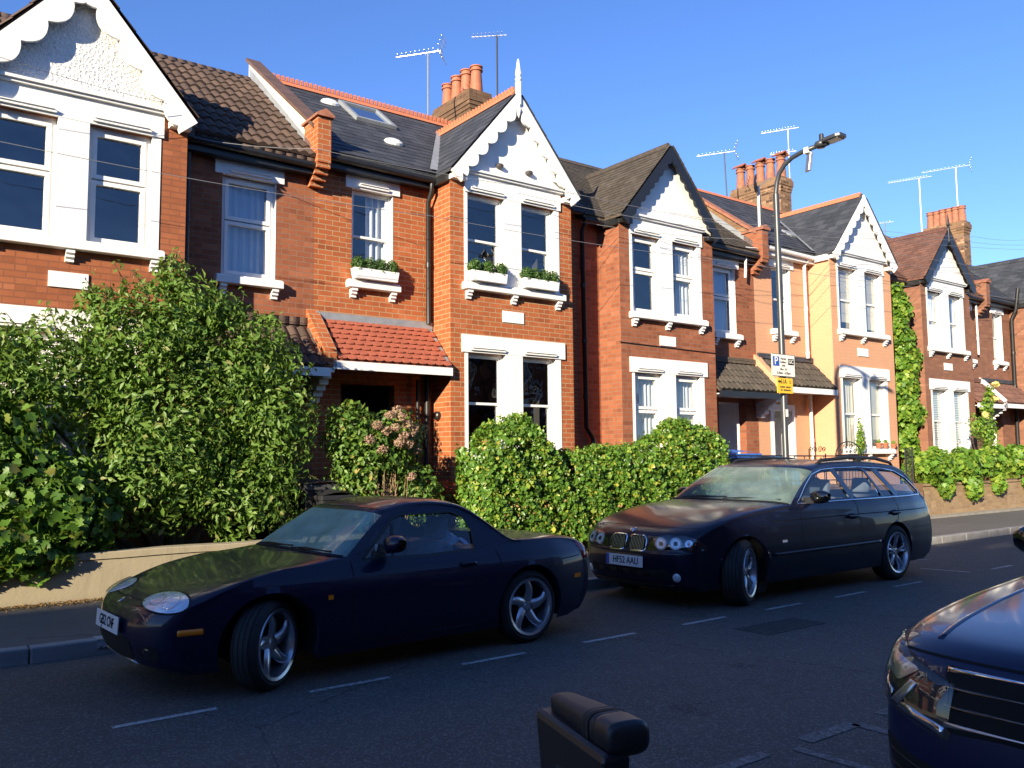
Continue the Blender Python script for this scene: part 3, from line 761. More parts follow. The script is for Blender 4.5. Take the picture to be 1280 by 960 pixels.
parapet(h5, 27.6, 27.8, 0., 'brick_brown', 'brown_lead', .25); pier(h5, 27.58, 27.80, 5.95, 6.95, 'brick_brown'); porch_divider(h5, 27.6, 27.8, 0, 'white_paint')
chimney(h2, 10.33, 11.0, 15.30, 16.9, 7.8, 9.88, 4, 'brick_sooty', 'terracotta', .66)
chimney(h4, 21.48, 22.12, 15.2, 17.1, 7.8, 10.02, 5, 'brick_chimney', 'terracotta_old', .70, True, 3)
chimney(h6, 32.6, 33.2, 15.1, 16.7, 7.8, 10.42, 6, 'brick_chimney', 'terracotta_old', .62, False, 5)
# downpipes
pipe(h1, [(3.52, 12.5, 6.2), (3.52, 12.5, .1)], 'black_plastic', .04)
pipe(h2, [(7.56, 12.36, 6.36), (7.56, 12.36, 6.22), (7.57, 12.50, 6.05), (7.59, 12.52, 3.93)], 'black_plastic', .042)
pipe(h2, [(7.56, 12.52, 3.05), (7.56, 12.52, .1)], 'black_plastic', .05)
pipe(h2, [(7.36, 12.50, 2.95), (7.36, 12.50, .1)], 'black_plastic', .032)
MB().lathe([(.05, 0), (.075, .02), (.075, .1), (.05, .12)], (7.62, 12.38, 2.35), 'x', 14).build('soil_pipe_elbow', 'black_plastic', h2)
pipe(h3, [(11.12, 12.36, 6.3), (11.12, 12.5, 6.1), (11.15, 12.5, 2.2), (11.35, 12.5, 1.95), (11.42, 12.45, .8)], 'black_plastic', .05)
pipe(h3, [(11.3, 12.5, 2.0), (11.3, 12.5, .3)], 'black_plastic', .03)
pipe(h4, [(18.50, 12.36, 6.5), (18.50, 12.5, 6.35), (18.50, 12.5, 4.02)], 'white_plastic', .042)
pipe(h4, [(18.53, 12.5, 3.1), (18.56, 12.5, .1)], 'white_plastic', .042)
pipe(h5, [(27.45, 12.5, 6.3), (27.45, 12.5, 4.7)], 'white_plastic', .03)
pipe(h6, [(29.75, 12.2, 7.0), (29.75, 12.3, 6.3), (29.75, 12.45, 6.0), (29.75, 12.5, .1)], 'black_plastic', .06)
# finials
MB().lathe([(0, -.55), (.03, -.48), (.05, -.40), (.03, -.34), (.055, -.3), (.055, 0), (.06, .10), (.045, .13), (.065, .17), (.04, .21), (.058, .26), (.045, .34), (.02, .52), (.0, .56)], (9.05, 11.82, 8.24), 'z', 12).build('finial', 'white_paint', h2)
MB().lathe([(0, -.5), (.04, -.4), (.045, 0), (.03, .05), (.045, .1), (.02, .3), (0, .45)], (24.55, 11.82, 8.1), 'z', 10).build('finial', 'black_paint', h5)
for xx in (8.72, 9.38): MB().lathe([(0, -.09), (.05, -.08), (.07, -.04), (.075, 0)], (xx, 11.985, 6.78), 'y', 14, Matrix.Diagonal((1, 1, .7))).build('gable_vent', 'dark_metal', h2)
MB().lathe([(0, -.16), (.035, -.16), (.04, -.02), (.02, 0)], (9.95, 11.985, 6.78), 'y', 12, Matrix.Rotation(R_(25), 3, 'X')).build('security_camera', 'white_plastic', h2)
# band course, cable and dish-type details
MB().tube([(11.58, 11.98, 3.86), (14.46, 11.98, 3.82)], .008, 6).build('cable', 'black_plastic', h3)
for (hh, x0, x1, z) in ((h2, 11.15, 11.4, 5.35),):
    v = MB().box(x0, x1, REC-.02, REC+.02, z, z+.22)
    for k in range(3): v.box(x0+.03, x1-.03, REC-.03, REC-.018, z+.03+.06*k, z+.06+.06*k)
    v.build('air_vent', 'terracotta', h3)
# roof windows and vents: points on the main slope
def on_slope(x, y, dz=0., lift=0.):
    s = (8.85+dz*.6-6.52-dz)/(15.35-12.33); return Vector((x, y-lift*s/math.hypot(1, s), 6.52+dz+(y-12.33)*s+lift/math.hypot(1, s)))
m = MB(); g = MB()
xs0, xs1, ys0, ys1 = 7.0, 7.85, 14.15, 14.95
def slab(mb, x0, x1, y0, y1, l0, l1, dz=0.):
    c = [on_slope(x0, y0, dz, l0), on_slope(x1, y0, dz, l0), on_slope(x1, y1, dz, l0), on_slope(x0, y1, dz, l0)] + [on_slope(x0, y0, dz, l1), on_slope(x1, y0, dz, l1), on_slope(x1, y1, dz, l1), on_slope(x0, y1, dz, l1)]
    mb.add(c, [(0, 1, 2, 3), (4, 7, 6, 5), (0, 4, 5, 1), (1, 5, 6, 2), (2, 6, 7, 3), (3, 7, 4, 0)])
slab(m, xs0, xs0+.07, ys0, ys1, -.02, .09); slab(m, xs1-.07, xs1, ys0, ys1, -.02, .09); slab(m, xs0+.07, xs1-.07, ys0, ys0+.07, -.02, .09); slab(m, xs0+.07, xs1-.07, ys1-.07, ys1, -.02, .09)
sk = m.build('skylight', 'lead', h2); slab(g, xs0+.07, xs1-.07, ys0+.07, ys1-.07, .04, .055)
gm = newmat('skylight_glass'); t = NT(gm); t.out(t.bsdf((.30, .40, .5), .04, metal=.9)); g.build('pane', 'skylight_glass', sk)
for (x, y) in ((6.75, 14.75), (7.35, 13.35)):
    p = on_slope(x, y, 0, .0)
    MB().lathe([(.16, 0), (.16, .03), (.14, .07), (.08, .10), (0, .11)], p, 'z', 16, Matrix.Rotation(R_(38), 3, 'X') @ Matrix.Diagonal((1.2, .7, 1))).build('roof_vent', 'white_plastic', h2)
m = MB(); slab(m, 19.0, 19.3, 13.2, 13.5, .0, .06, .12); m.build('roof_vent', 'lead', h4)
# valley linings
for (hh, b0, dz, za) in ((h2, 7.70, 0., 8.22), (h4, 18.81, .12, 8.34)):
    p0 = Vector((b0-.1, 12.38, 6.58+dz)); s = (8.85+dz*.6-6.52-dz)/3.02; yb = 12.33+(za-6.52-dz)/s; p1 = Vector((b0+1.37, yb, za+.03))
    m = MB(); off = Vector((.07, 0, .0)); up = Vector((0, -.01, .035)); m.quad(p0-off+up, p0+off*1.2+up, p1+off+up, p1-off+up)
    m.build('valley_lining', 'lead', hh)
# neighbours just outside the picture on either side (copies of whole houses)
for src, dx, lab in ((h2, -11.07, 'orange brick house just beyond the left edge'), (h1, -11.07, 'red brick house two doors beyond the left edge'), (h3, 22.2, 'brick house beyond the right edge'), (h4, 22.2, 'apricot house beyond the right edge')):
    c = copy_tree(src); c.location.x += dx; c['label'] = lab; c['group'] = 'houses outside the picture'
# ------------------------------------------------------------------ the row behind the viewer (unseen, shaped to cast the street's shade, shows in reflections)
def far_house(label, eav, rid, gab):
    T = thing('terraced_house', label, 'house', (0, 0, 0), 'houses on the near side of the street', PI)
    hs = [(.4, 1.2, 1.4, 3.3), (1.5, 2.3, 1.4, 3.3), (.4, 1.2, 4.4, 6.0), (1.5, 2.3, 4.4, 6.0)]
    m = MB(); wall(m, 'y', 0, 0, 2.75, 0, eav, hs, .2); wall(m, 'y', .6, 2.75, 5.5, 0, eav, [(3.4, 4.2, 4.4, 6.0), (3.4, 4.4, .2, 2.8)], .2)
    wall(m, 'x', 2.75, 0, .6, 0, eav); m.quad((0, 0, 0), (0, 6.4, 0), (0, 6.4, eav), (0, 0, eav)); m.quad((5.5, .6, 0), (5.5, 6.4, 0), (5.5, 6.4, eav), (5.5, .6, eav)); m.quad((0, 6.4, 0), (5.5, 6.4, 0), (5.5, 6.4, eav), (0, 6.4, eav))
    m.quad((0, 3, 0), (5.5, 3, 0), (5.5, 3, eav), (0, 3, eav))
    m.build('front_wall', 'brick_old', T)
    for (a, b, c, d) in hs+[(3.4, 4.2, 4.4, 6.0)]:
        y = 0 if a < 3 else .6
        w = MB().box(a, b, y+.08, y+.14, c, c+.06).box(a, b, y+.08, y+.14, d-.06, d).box(a, a+.06, y+.08, y+.14, c+.06, d-.06).box(b-.06, b, y+.08, y+.14, c+.06, d-.06).box(a+.06, b-.06, y+.08, y+.14, (c+d)/2-.03, (c+d)/2+.03)
        o = w.build('window', 'white_paint', T); MB().quad((a+.06, y+.12, c+.06), (b-.06, y+.12, c+.06), (b-.06, y+.12, d-.06), (a+.06, y+.12, d-.06)).build('pane', 'window_glass', o)
    MB().box(.3, 2.4, -.04, .02, 3.3, 3.6).box(.3, 2.4, -.04, .02, 6.0, 6.3).box(.3, 2.4, -.1, .02, 1.28, 1.4).box(.3, 2.4, -.1, .02, 4.28, 4.4).box(1.2, 1.5, -.03, .06, 1.4, 3.3).box(1.2, 1.5, -.03, .06, 4.4, 6.0).build('stone_trim', 'white_paint', T)
    MB().box(3.4, 4.4, 1.3, 1.36, .2, 2.8).build('door', 'door_black', T)
    MB().prism([(.35, eav-.05), (3.4, rid), (6.5, eav-.05), (6.5, eav-.12), (3.4, rid-.08), (.35, eav-.12)], lambda a, b, x: (x, a, b), 0, 5.5).build('roof', 'slate', T)
    MB().prism([(-.05, eav-.1), (1.375, gab), (2.8, eav-.1), (2.8, eav-.17), (1.375, gab-.1), (-.05, eav-.17)], lambda a, b, y: (a, y, b), -.15, 2.8).build('gable_roof', 'slate', T)
    MB().prism([(0, eav-.2), (2.75, eav-.2), (1.375, gab-.12)], lambda a, b, y: (a, y, b), .0, .1).build('gable', 'smooth_render', T)
    MB().prism([(2.78, 3.8), (5.48, 3.8), (5.48, 3.85), (2.78, 3.85)], lambda a, b, y: (a, y, b-max(0, .55-y)*.7), -.05, .55).build('porch_roof', 'tile_brown', T)
    return T
YO = -4.8
a = far_house('tall three-storey brick house across the street behind the viewer, height set for its shade', 9.6, 12.6, 10.25)
b = far_house('brick house across the street behind the viewer', 8.5, 11.1, 8.9)
x = -23.35; first = True
while x > -75:
    o = a if first else copy_tree(a); o.location = (x, YO, 0); first = False; x -= 5.5
xs = [-15.0+5.5*k for k in range(1, 3)]
for i_, x in enumerate(xs):
    o = b if i_ == 0 else copy_tree(b); o.location = (x, YO, 0)
c = far_house('low brick house across the street behind the viewer', 6.3, 8.7, 7.9)
for i_, x in enumerate([-17.7]+[-15.0+5.5*k for k in range(3, 9)]):
    o = c if i_ == 0 else copy_tree(c); o.location = (x, YO, 0)
# ------------------------------------------------------------------ garden walls, hedges, shrubs
rng = np.random.default_rng(11)
leafmat('leaf_shrub', [(0, (.085, .175, .028)), (.35, (.135, .25, .04)), (.7, (.18, .30, .055)), (.93, (.17, .26, .055)), (1, (.26, .26, .08))], .42)
leafmat('leaf_maple', [(0, (0.056, 0.130, 0.018)), (.5, (0.098, 0.202, 0.026)), (.9, (0.154, 0.273, 0.042)), (1, (0.266, 0.208, 0.060))], .35)
leafmat('leaf_ivy', [(0, (0.063, 0.143, 0.019)), (.45, (0.105, 0.221, 0.030)), (.8, (0.168, 0.312, 0.042)), (1, (0.392, 0.390, 0.060))], .3, .35)
leafmat('leaf_hydrangea', [(0, (0.056, 0.117, 0.018)), (.6, (0.098, 0.195, 0.030)), (.92, (0.182, 0.286, 0.048)), (1, (0.336, 0.260, 0.072))], .3)
leafmat('leaf_vine', [(0, (0.084, 0.182, 0.022)), (.5, (0.154, 0.312, 0.036)), (1, (0.336, 0.429, 0.060))], .4)
leafmat('leaf_box', [(0, (0.028, 0.078, 0.014)), (.6, (0.056, 0.130, 0.024)), (1, (0.112, 0.195, 0.036))], .2)
leafmat('petal_pink', [(0, (.36, .22, .17)), (.5, (.48, .29, .22)), (1, (.42, .33, .20))], .3, .8)
leafmat('petal_red', [(0, (.45, .02, .03)), (1, (.6, .03, .05))], .3, .6)
leafmat('dry_leaf', [(0, (.28, .16, .06)), (.5, (.40, .24, .10)), (1, (.22, .12, .05))], .2, .8)
leafmat('tip_cream', [(0, (.30, .28, .12)), (.5, (.20, .24, .07)), (1, (.40, .33, .18))], .3, .6)
plain('bark', (.10, .07, .045), .9, var=.35, vscale=20, bump=.6, bscale=50)
plain('dry_stick', (.34, .23, .13), .9, var=.3, vscale=20)

def leaves(name, parent, blobs, n, size, mat, shell=.35, up=.3, clip=None, extra=None, **kw):
    P, N = blob_points(blobs, n, rng, shell, up)
    if extra is not None: P = np.concatenate([P, extra[0]]); N = np.concatenate([N, extra[1]])
    if clip is not None: k = clip(P); P = P[k]; N = N[k]
    k_ = .65+.75*rng.random(len(P)); V, F = leaf_arrays(P, N, size*k_, rng, **kw)
    return link(name, np_mesh(name, V, F), mat, parent)
def branches(name, parent, root, tips, r, mat='bark', jit=.12, seed=1):
    m = MB(); q = random.Random(seed)
    for tp in tips:
        a = Vector(root)+Vector((q.uniform(-.12, .12), q.uniform(-.1, .1), 0)); b = Vector(tp); pts = [a]
        for k in range(1, 5): pts.append(a.lerp(b, k/5)+Vector((q.uniform(-jit, jit), q.uniform(-jit, jit), q.uniform(0, jit))))
        pts.append(b); m.tube(pts, [r*(1-.85*k/5) for k in range(6)], 6, cap=False)
    return m.build(name, mat, parent, smooth=True)

# rendered low wall in front of the left-hand gardens
grime('wall_render', (.33, .28, .185), .8, .92, .8)  # base colour dulled for shade from the overhanging bush, with grime on top
m = MB()
n = 40; x0, x1 = -9., 6.6
P = [[(x0+(x1-x0)*i/n, y, z+(.004*math.sin(i*1.7) if z > .2 else 0)) for i in range(n+1)] for (y, z) in ((10.36, .0), (10.355, .3), (10.355, .555), (10.335, .56), (10.335, .625), (10.345, .635), (10.56, .635), (10.57, .62), (10.58, 0.))]
m.grid(P); m.quad(P[0][-1], P[2][-1], P[6][-1], P[8][-1])
T = m.build('garden_wall', 'wall_render'); autosmooth(T, 40); setp(T, 'low cream rendered garden wall under the big overhanging bush', 'garden wall')
# dry leaves along the foot of the wall
k = 5200; P = np.stack([rng.uniform(-3, 6.2, k), 10.33-np.abs(rng.normal(0, .12, k)), np.full(k, .128)+rng.uniform(0, .02, k)], 1); N = np.tile([0, 0, 1.], (k, 1))
V, F = leaf_arrays(P, N*1.5, .03, rng); setp(link('fallen_leaves', np_mesh('fl', V, F), 'dry_leaf'), 'dry leaves scattered along the foot of the cream wall', 'leaf litter', kind='stuff')

# big shrub
T = thing('large_shrub', 'tall dense green shrub spreading over the low cream wall, in front of the leftmost house', 'shrub', (3., 11.1, .15))
BB = [(3.25, 11.15, 2.3, 1.45, .62, 1.35, 1), (2.6, 11.1, 3.1, .85, .5, .75, 1), (3.1, 11.1, 3.45, .55, .4, .55, 1), (3.95, 11.1, 2.9, .72, .5, .75, 1), (4.25, 11.0, 2.1, .62, .55, .85, 1), (1.7, 11.15, 2.6, 1.0, .5, .72, 1),
      (1.0, 11.1, 2.45, 1.0, .5, .72, .9), (3.9, 10.9, 1.15, .75, .5, .65, 1.), (2.7, 10.8, 1.5, .9, .5, .8, 1.), (.2, 11.1, 2.3, 1.1, .5, .7, .8), (2.2, 11.1, 3.45, .35, .3, .3, .6), (2.95, 11.15, 3.95, .22, .2, .28, .8), (3.5, 11.1, 3.55, .4, .35, .3, .8), (-1.0, 11.1, 2.0, 1.2, .5, .7, .6)]
leaves('foliage', T, BB, 34000, .092, 'leaf_shrub', .55, .35, clip=lambda P: (P[:, 2] > .5+.25*np.sin(P[:, 0]*5)) & (P[:, 1] < 11.92), aspect=.42)
spr = []
q = random.Random(5)
sprays = MB(); tips = []
for (bx, by, bz, tx, tz) in [(2.9, 11.1, 3.7, 2.98, 4.25), (3.0, 11.1, 3.7, 3.12, 4.12), (2.7, 11.1, 3.6, 2.45, 3.95), (2.2, 11.1, 3.3, 1.95, 3.78), (1.7, 11.1, 3.0, 1.55, 3.45), (1.4, 11.1, 2.9, 1.15, 3.3), (3.4, 11.1, 3.6, 3.5, 3.98), (4.1, 11.1, 3.4, 4.3, 3.6), (4.5, 11.1, 2.7, 4.85, 2.9), (2.5, 11.1, 3.5, 2.25, 4.02), (3.8, 11.1, 3.4, 3.85, 3.85), (4.5, 11.0, 2.1, 4.95, 2.25), (4.4, 10.8, 1.5, 4.8, 1.35), (.9, 11., 2.7, .6, 3.05), (.3, 11., 2.5, .1, 2.95)]:
    a, b = Vector((bx, by, bz)), Vector((tx, by-.1, tz)); sprays.tube([a, a.lerp(b, .5)+Vector((.02, 0, .03)), b], [.012, .008, .003], 5)
    for k in range(26):
        t = q.random(); c = a.lerp(b, t); tips.append((c.x+q.gauss(0, .05), c.y+q.gauss(0, .05), c.z+q.gauss(0, .045)))
sprays.build('sprays', 'bark', T)
P = np.array(tips); N = rng.normal(0, 1, P.shape)+[0, -.5, .7]; N /= np.linalg.norm(N, axis=1)[:, None]
V, F = leaf_arrays(P, N, .085, rng, aspect=.42); link('young_leaves', np_mesh('yl', V, F), 'leaf_maple', T)
P = np.array([p for p in tips[:110]])+rng.normal(0, .03, (110, 3)); V, F = leaf_arrays(P, rng.normal(0, 1, P.shape), .05, rng); link('flower_tips', np_mesh('ft', V, F), 'tip_cream', T)
branches('branches', T, (3.1, 11.15, .15), [(b[0], b[1], b[2]+.3) for b in BB], .05)
# broad-leaved bush hanging over the wall at the left
T = thing('broad_leaved_bush', 'broad-leaved light green bush hanging over the cream wall at the left edge', 'bush', (.8, 10.7, .15))
BM = [(.6, 10.75, 1.7, 1.1, .5, .75, 1), (1.35, 10.6, 1.25, .75, .45, .62, 1), (.4, 10.55, 1.05, .9, .45, .65, 1), (1.1, 10.4, .8, .62, .32, .42, 1.2), (.5, 10.35, .65, .6, .28, .36, 1.2), (1.7, 10.45, 1.05, .46, .35, .50, 1), (1.35, 10.36, .72, .5, .22, .34, 1.2), (2.0, 10.5, .95, .35, .2, .35, .8), (-.8, 10.6, 1.2, .9, .5, .8, .8), (-2, 10.7, 1.3, .9, .5, .8, .6)]
leaves('foliage', T, BM, 11500, .108, 'leaf_maple', .4, .2, aspect=.8, lobed=True, clip=lambda P: P[:, 2] > .28)
branches('branches', T, (.8, 10.75, .15), [(b[0], b[1], b[2]) for b in BM], .03)
# hydrangea
T = thing('hydrangea', 'hydrangea bush with faded pink flower heads by the orange house porch', 'shrub', (5.9, 10.85, .15))
HB = [(5.65, 10.9, 1.5, .66, .45, .75, 1), (5.38, 10.95, 2.0, .42, .35, .45, 1), (6.05, 10.9, 1.9, .45, .35, .42, 1), (6.35, 10.85, 1.05, .42, .35, .55, 1), (5.45, 10.85, 1.0, .45, .35, .5, 1)]
leaves('foliage', T, HB, 7500, .075, 'leaf_hydrangea', .5, .3, clip=lambda P: ~((abs(P[:, 0]-5.80) < .2) & (P[:, 2] < 1.45) & (P[:, 1] < 10.85)), aspect=.62)
fl = [(5.92, 10.52, 2.20), (6.10, 10.52, 2.18), (6.22, 10.56, 2.08), (5.98, 10.48, 2.02), (6.12, 10.48, 1.92), (5.86, 10.50, 1.98), (6.30, 10.60, 1.95), (6.03, 10.46, 1.82), (5.72, 10.52, 2.06), (6.2, 10.5, 1.80), (5.62, 10.55, 1.86), (6.08, 10.6, 2.28), (6.4, 10.62, 1.72), (5.8, 10.52, 1.72), (6.24, 10.5, 1.35), (6.34, 10.6, 2.02)]
for c in fl:
    c = (c[0]-.17, c[1], c[2]+.03)
    P, N = blob_points([(*c, .075, .075, .06, 1)], 150, rng, .3, 0); V, F = leaf_arrays(P, N, .028, rng, aspect=.9, droop=0); link('flower_head', np_mesh('fh', V, F), 'petal_pink', T)
m = MB(); q = random.Random(9)
for k in range(90):
    a = Vector((5.80+q.gauss(0, .12), 10.62+q.uniform(-.05, .2), .3)); b = a+Vector((q.gauss(0, .14), q.gauss(0, .06), q.uniform(.6, 1.25))); m.tube([a, a.lerp(b, .5)+Vector((q.gauss(0, .03), 0, 0)), b], [.008, .006, .003], 4, cap=False)
m.build('dry_stems', 'dry_stick', T)
branches('branches', T, (5.9, 10.9, .15), [(b[0], b[1], b[2]) for b in HB], .025)

# clipped hedges: points on a lumpy rounded box
def hedge_points(x0, x1, y0, y1, topf, n, z0=.3, jit=.03):
    u = rng.random(n); a = rng.random(n)
    x = x0+(x1-x0)*u; zt = np.vectorize(topf)(x); yc, hy = (y0+y1)/2, (y1-y0)/2
    zc = zt-.35
    P = np.zeros((n, 3)); N = np.zeros((n, 3))
    front = a < .56; top = ~front
    zf = z0+(zc-z0)*rng.random(n)**.9
    P[front] = np.stack([x, np.full(n, y0), zf], 1)[front]; N[front] = [0, -1, .25]
    th = rng.random(n)*PI*.9
    P[top] = np.stack([x, yc-hy*np.cos(th), zc+.35*np.sin(th)], 1)[top]; N[top] = np.stack([0*x, -np.cos(th), np.sin(th)], 1)[top]
    lump = .05*np.sin(P[:, 0]*9+P[:, 2]*5)+.04*np.sin(P[:, 0]*23+1)*np.cos(P[:, 2]*19)+.03*np.sin(P[:, 2]*11+P[:, 0]*4)
    P += N*(lump+rng.normal(0, jit, n)-.08*rng.random(n)**2)[:, None]
    return P, N/np.linalg.norm(N, axis=1)[:, None]
def ends(xe, y0, y1, zt, n, s, z0=.3):
    th = rng.random(n)*PI; z = z0+(zt-z0)*rng.random(n); yc, hy = (y0+y1)/2, (y1-y0)/2
    P = np.stack([xe+s*.22*np.sin(th), yc-hy*np.cos(th), z], 1); N = np.stack([s*np.sin(th), -np.cos(th), .2+0*th], 1)
    return P+rng.normal(0, .03, (n, 3)), N/np.linalg.norm(N, axis=1)[:, None]
def core(par, x0, x1, y0, y1, topf):
    m = MB(); n = 24; P = []
    for (fy, fz) in ((0, 0), (0, .72), (.12, .88), (.5, .93), (.88, .88), (1, .72), (1, 0)):
        P.append([(x0+(x1-x0)*i/n, y0+(y1-y0)*fy, .15+(topf(x0+(x1-x0)*i/n)-.15)*fz) for i in range(n+1)])
    m.grid(P); m.build('stems', 'bark', par)  # solid dark core behind the leaves, in place of the hedge's shaded inside
def shoots(par, x0, x1, topf):
    n = int((x1-x0)*55); x = rng.uniform(x0, x1, n); z = np.array([topf(a) for a in x]); P = []; N = []
    for a, b in zip(x, z):
        h = rng.uniform(.02, .11); y = rng.uniform(10.35, 10.85); lx = rng.normal(0, .03)
        for k in range(4): P.append((a+lx*k/3, y, b+h*k/3)); N.append((rng.normal(), -.5, .8))
    V, F = leaf_arrays(np.array(P), np.array(N), .045, rng, aspect=.7); setp(link('young_shoots', np_mesh('sh', V, F), 'leaf_vine', par), kind='stuff')
    n = int((x1-x0)*60); P = np.stack([rng.uniform(x0, x1, n), np.full(n, 10.22)+rng.normal(0, .03, n), rng.uniform(.35, 1.0, n)**1.0+0], 1); V, F = leaf_arrays(P, np.tile([0, -1., .2], (n, 1)), .05, rng); link('dead_leaves', np_mesh('dl', V, F), 'dry_leaf', par)
t1 = lambda x: 2.22-.50*((x-7.92)/.74)**2
T = thing('ivy_hedge', 'rounded domed ivy hedge in front of the orange bay window', 'hedge', (7.9, 10.6, .15), 'hedges along the pavement')
a = hedge_points(7.30, 8.85, 10.24, 11.0, t1, 8500); b = ends(7.30, 10.26, 11.0, 1.75, 2600, -1)
P = np.concatenate([a[0], b[0]]); N = np.concatenate([a[1], b[1]]); k = rng.random(len(P)); V, F = leaf_arrays(P, N, .044+.045*k, rng, aspect=.85); link('foliage', np_mesh('h1', V, F), 'leaf_ivy', T); shoots(T, 7.3, 8.85, t1); core(T, 7.5, 8.85, 10.46, 10.85, lambda x: t1(x)*.86)
def t2(x): return 1.66+.17*(x-8.9)/2 if x < 10.9 else (1.83+.37*math.sin(min(1, (x-10.9)/.65)*PI/2) if x < 11.7 else 2.2-.30*((x-11.7)/.85)**2)
T = thing('ivy_hedge', 'long clipped ivy hedge that rises at its right end, behind the estate car bonnet', 'hedge', (10.8, 10.6, .15), 'hedges along the pavement')
a = hedge_points(8.9, 12.5, 10.22, 11.05, t2, 19000); b = ends(12.5, 10.26, 11.0, 1.8, 1500, 1)
P = np.concatenate([a[0], b[0]]); N = np.concatenate([a[1], b[1]]); k = rng.random(len(P)); V, F = leaf_arrays(P, N, .044+.045*k, rng, aspect=.85); link('foliage', np_mesh('h2', V, F), 'leaf_ivy', T); shoots(T, 8.9, 12.5, t2); core(T, 8.9, 12.45, 10.44, 10.9, lambda x: t2(x)*.9)
# small planting
def plant(name, label, cat, blobs, n, size, mat, loc, group=None, pot=None, **kw):
    T = thing(name, label, cat, loc, group); leaves('foliage', T, blobs, n, size, mat, **kw)
    if pot: MB().lathe([(0, 0), (.09, 0), (.12, .18), (.135, .18), (.135, .22), (.11, .22), (.10, .17), (0, .17)], pot, 'z', 16).build('pot', 'terracotta', T)
    return T
T = plant('red_flower_plant', 'dark leaved plant with red flowers beside the domed hedge', 'plant', [(7.05, 11.3, .95, .35, .3, .3, 1)], 900, .06, 'leaf_box', (7.05, 11.3, .15))
P, N = blob_points([(7.0, 11.25, 1.08, .34, .28, .22, 1)], 500, rng, .3, .5); V, F = leaf_arrays(P, N, .05, rng, aspect=.9); setp(link('red_flowers', np_mesh('rf', V, F), 'petal_red', T), kind='stuff')
branches('stems', T, (7.05, 11.3, .15), [(6.9, 11.3, 1.0), (7.2, 11.3, 1.0), (7.05, 11.2, 1.1)], .015)
plant('ground_floor_plant', 'small round fern in the ground floor bay window of the orange house', 'plant', [(8.27, 11.88, 1.9, .26, .12, .16, 1)], 500, .05, 'leaf_box', (8.25, 11.88, 1.7), pot=(8.27, 11.88, 1.72))
for (x0, x1, y, z, lab) in ((6.13, 6.95, 12.47, 4.55, 'white window box of box shrubs under the orange house small upper window'), (8.0, 8.75, 11.86, 4.63, 'white window box under the left pane of the orange upper bay'), (9.12, 9.92, 11.86, 4.63, 'white window box under the right pane of the orange upper bay')):
    T = thing('window_box', lab, 'window box', ((x0+x1)/2, y, z), 'window boxes on the orange house')
    MB().prism([(x0+.03, 0), (x1-.03, 0), (x1, .17), (x0, .17)], lambda a, b, t: (a, t, z+b), y-.08, y+.08).build('trough', 'white_paint', T, bevel=.006)
    nb = int((x1-x0)/.19); leaves('box_plants', T, [(x0+.1+(x1-x0-.2)*i/(nb-1), y, z+.24, .125, .11, .14, 1) for i in range(nb)], 4200, .030, 'leaf_box', .5)
# climber on the corner between the apricot and brown houses
T = thing('climbing_ivy', 'climbing ivy covering the gap wall between the apricot house and the brown house', 'ivy', (22.5, 12.3, .15))
cl = []
for i in range(34):
    z = 1.0+i*.155; wv = .30+.14*math.sin(i*1.3)+(.22 if 2.4 < z < 4.9 else 0); xx = 22.35+.18*math.sin(i*.7)+(.18 if z < 4.9 else -.1); cl.append((xx, 12.2, z, wv, .28, .2, 1))
leaves('foliage', T, cl, 6500, .12, 'leaf_vine', .5, .1, lobed=True, clip=lambda P: (P[:, 1] < 12.58), aspect=.85)
branches('stems', T, (22.3, 12.4, .15), [(22.3, 12.5, 6.0), (22.5, 12.5, 4.), (22.7, 12.3, 3.)], .03)
# right-hand wall with vine
plainwall = MB().box(19.9, 33, 10.72, 10.95, 0, .86).box(19.86, 33, 10.69, 10.98, .862, .92); T = plainwall.build('garden_wall', 'brick_garden'); setp(T, 'old yellowish brick garden wall under the vine at the right', 'garden wall')
T = thing('vine_hedge', 'large-leaved vine tumbling over the yellowish brick garden wall', 'vine', (25, 10.9, .15))
vb = [(20.7+i*.5, 10.85-(.1 if i % 3 == 0 else 0), 1.28+.06*math.sin(i*2.1)+.015*i, .42, .34, .40+.05*math.sin(i), 1) for i in range(25)]+[(21.2, 10.62, .85, .3, .14, .3, 1), (22.6, 10.6, .8, .4, .14, .35, 1), (24, 10.6, .85, .3, .12, .28, 1), (26, 10.6, .85, .5, .12, .3, 1), (28, 10.6, .85, .5, .12, .3, 1)]
leaves('foliage', T, vb, 12500, .14, 'leaf_vine', .45, .2, aspect=.9, droop=.5, lobed=True); branches('stems', T, (21, 11., .9), [(b[0], b[1], b[2]) for b in vb[::3]], .02)
T = thing('rose_bush', 'climbing rose with pale yellow blooms against the brown bay window', 'rose', (25.0, 11.3, .15))
rb = [(25.3, 11.4, 2.2, .4, .25, .5, .5), (25.6, 11.5, 3.0, .22, .2, .4, .5), (24.5, 11.3, 2.4, .6, .2, .4, .25), (25.8, 11.5, 3.4, .15, .15, .25, .5)]
leaves('foliage', T, rb, 1100, .1, 'leaf_vine', .9, .2); branches('stems', T, (25.2, 11.4, .15), [(b[0], b[1], b[2]+.2) for b in rb]+[(23.8, 11.3, 2.7), (24.2, 11.3, 2.2)], .015)
leafmat('petal_yellow', [(0, (.75, .6, .15)), (1, (.8, .7, .3))], .2, .6)
for c in ((25.85, 11.35, 3.62), (24.55, 11.1, 2.7), (25.75, 11.35, 3.2)):
    P, N = blob_points([(*c, .09, .09, .08, 1)], 60, rng, .4, 0); V, F = leaf_arrays(P, N, .07, rng, aspect=.9); link('bloom', np_mesh('bl', V, F), 'petal_yellow', T)
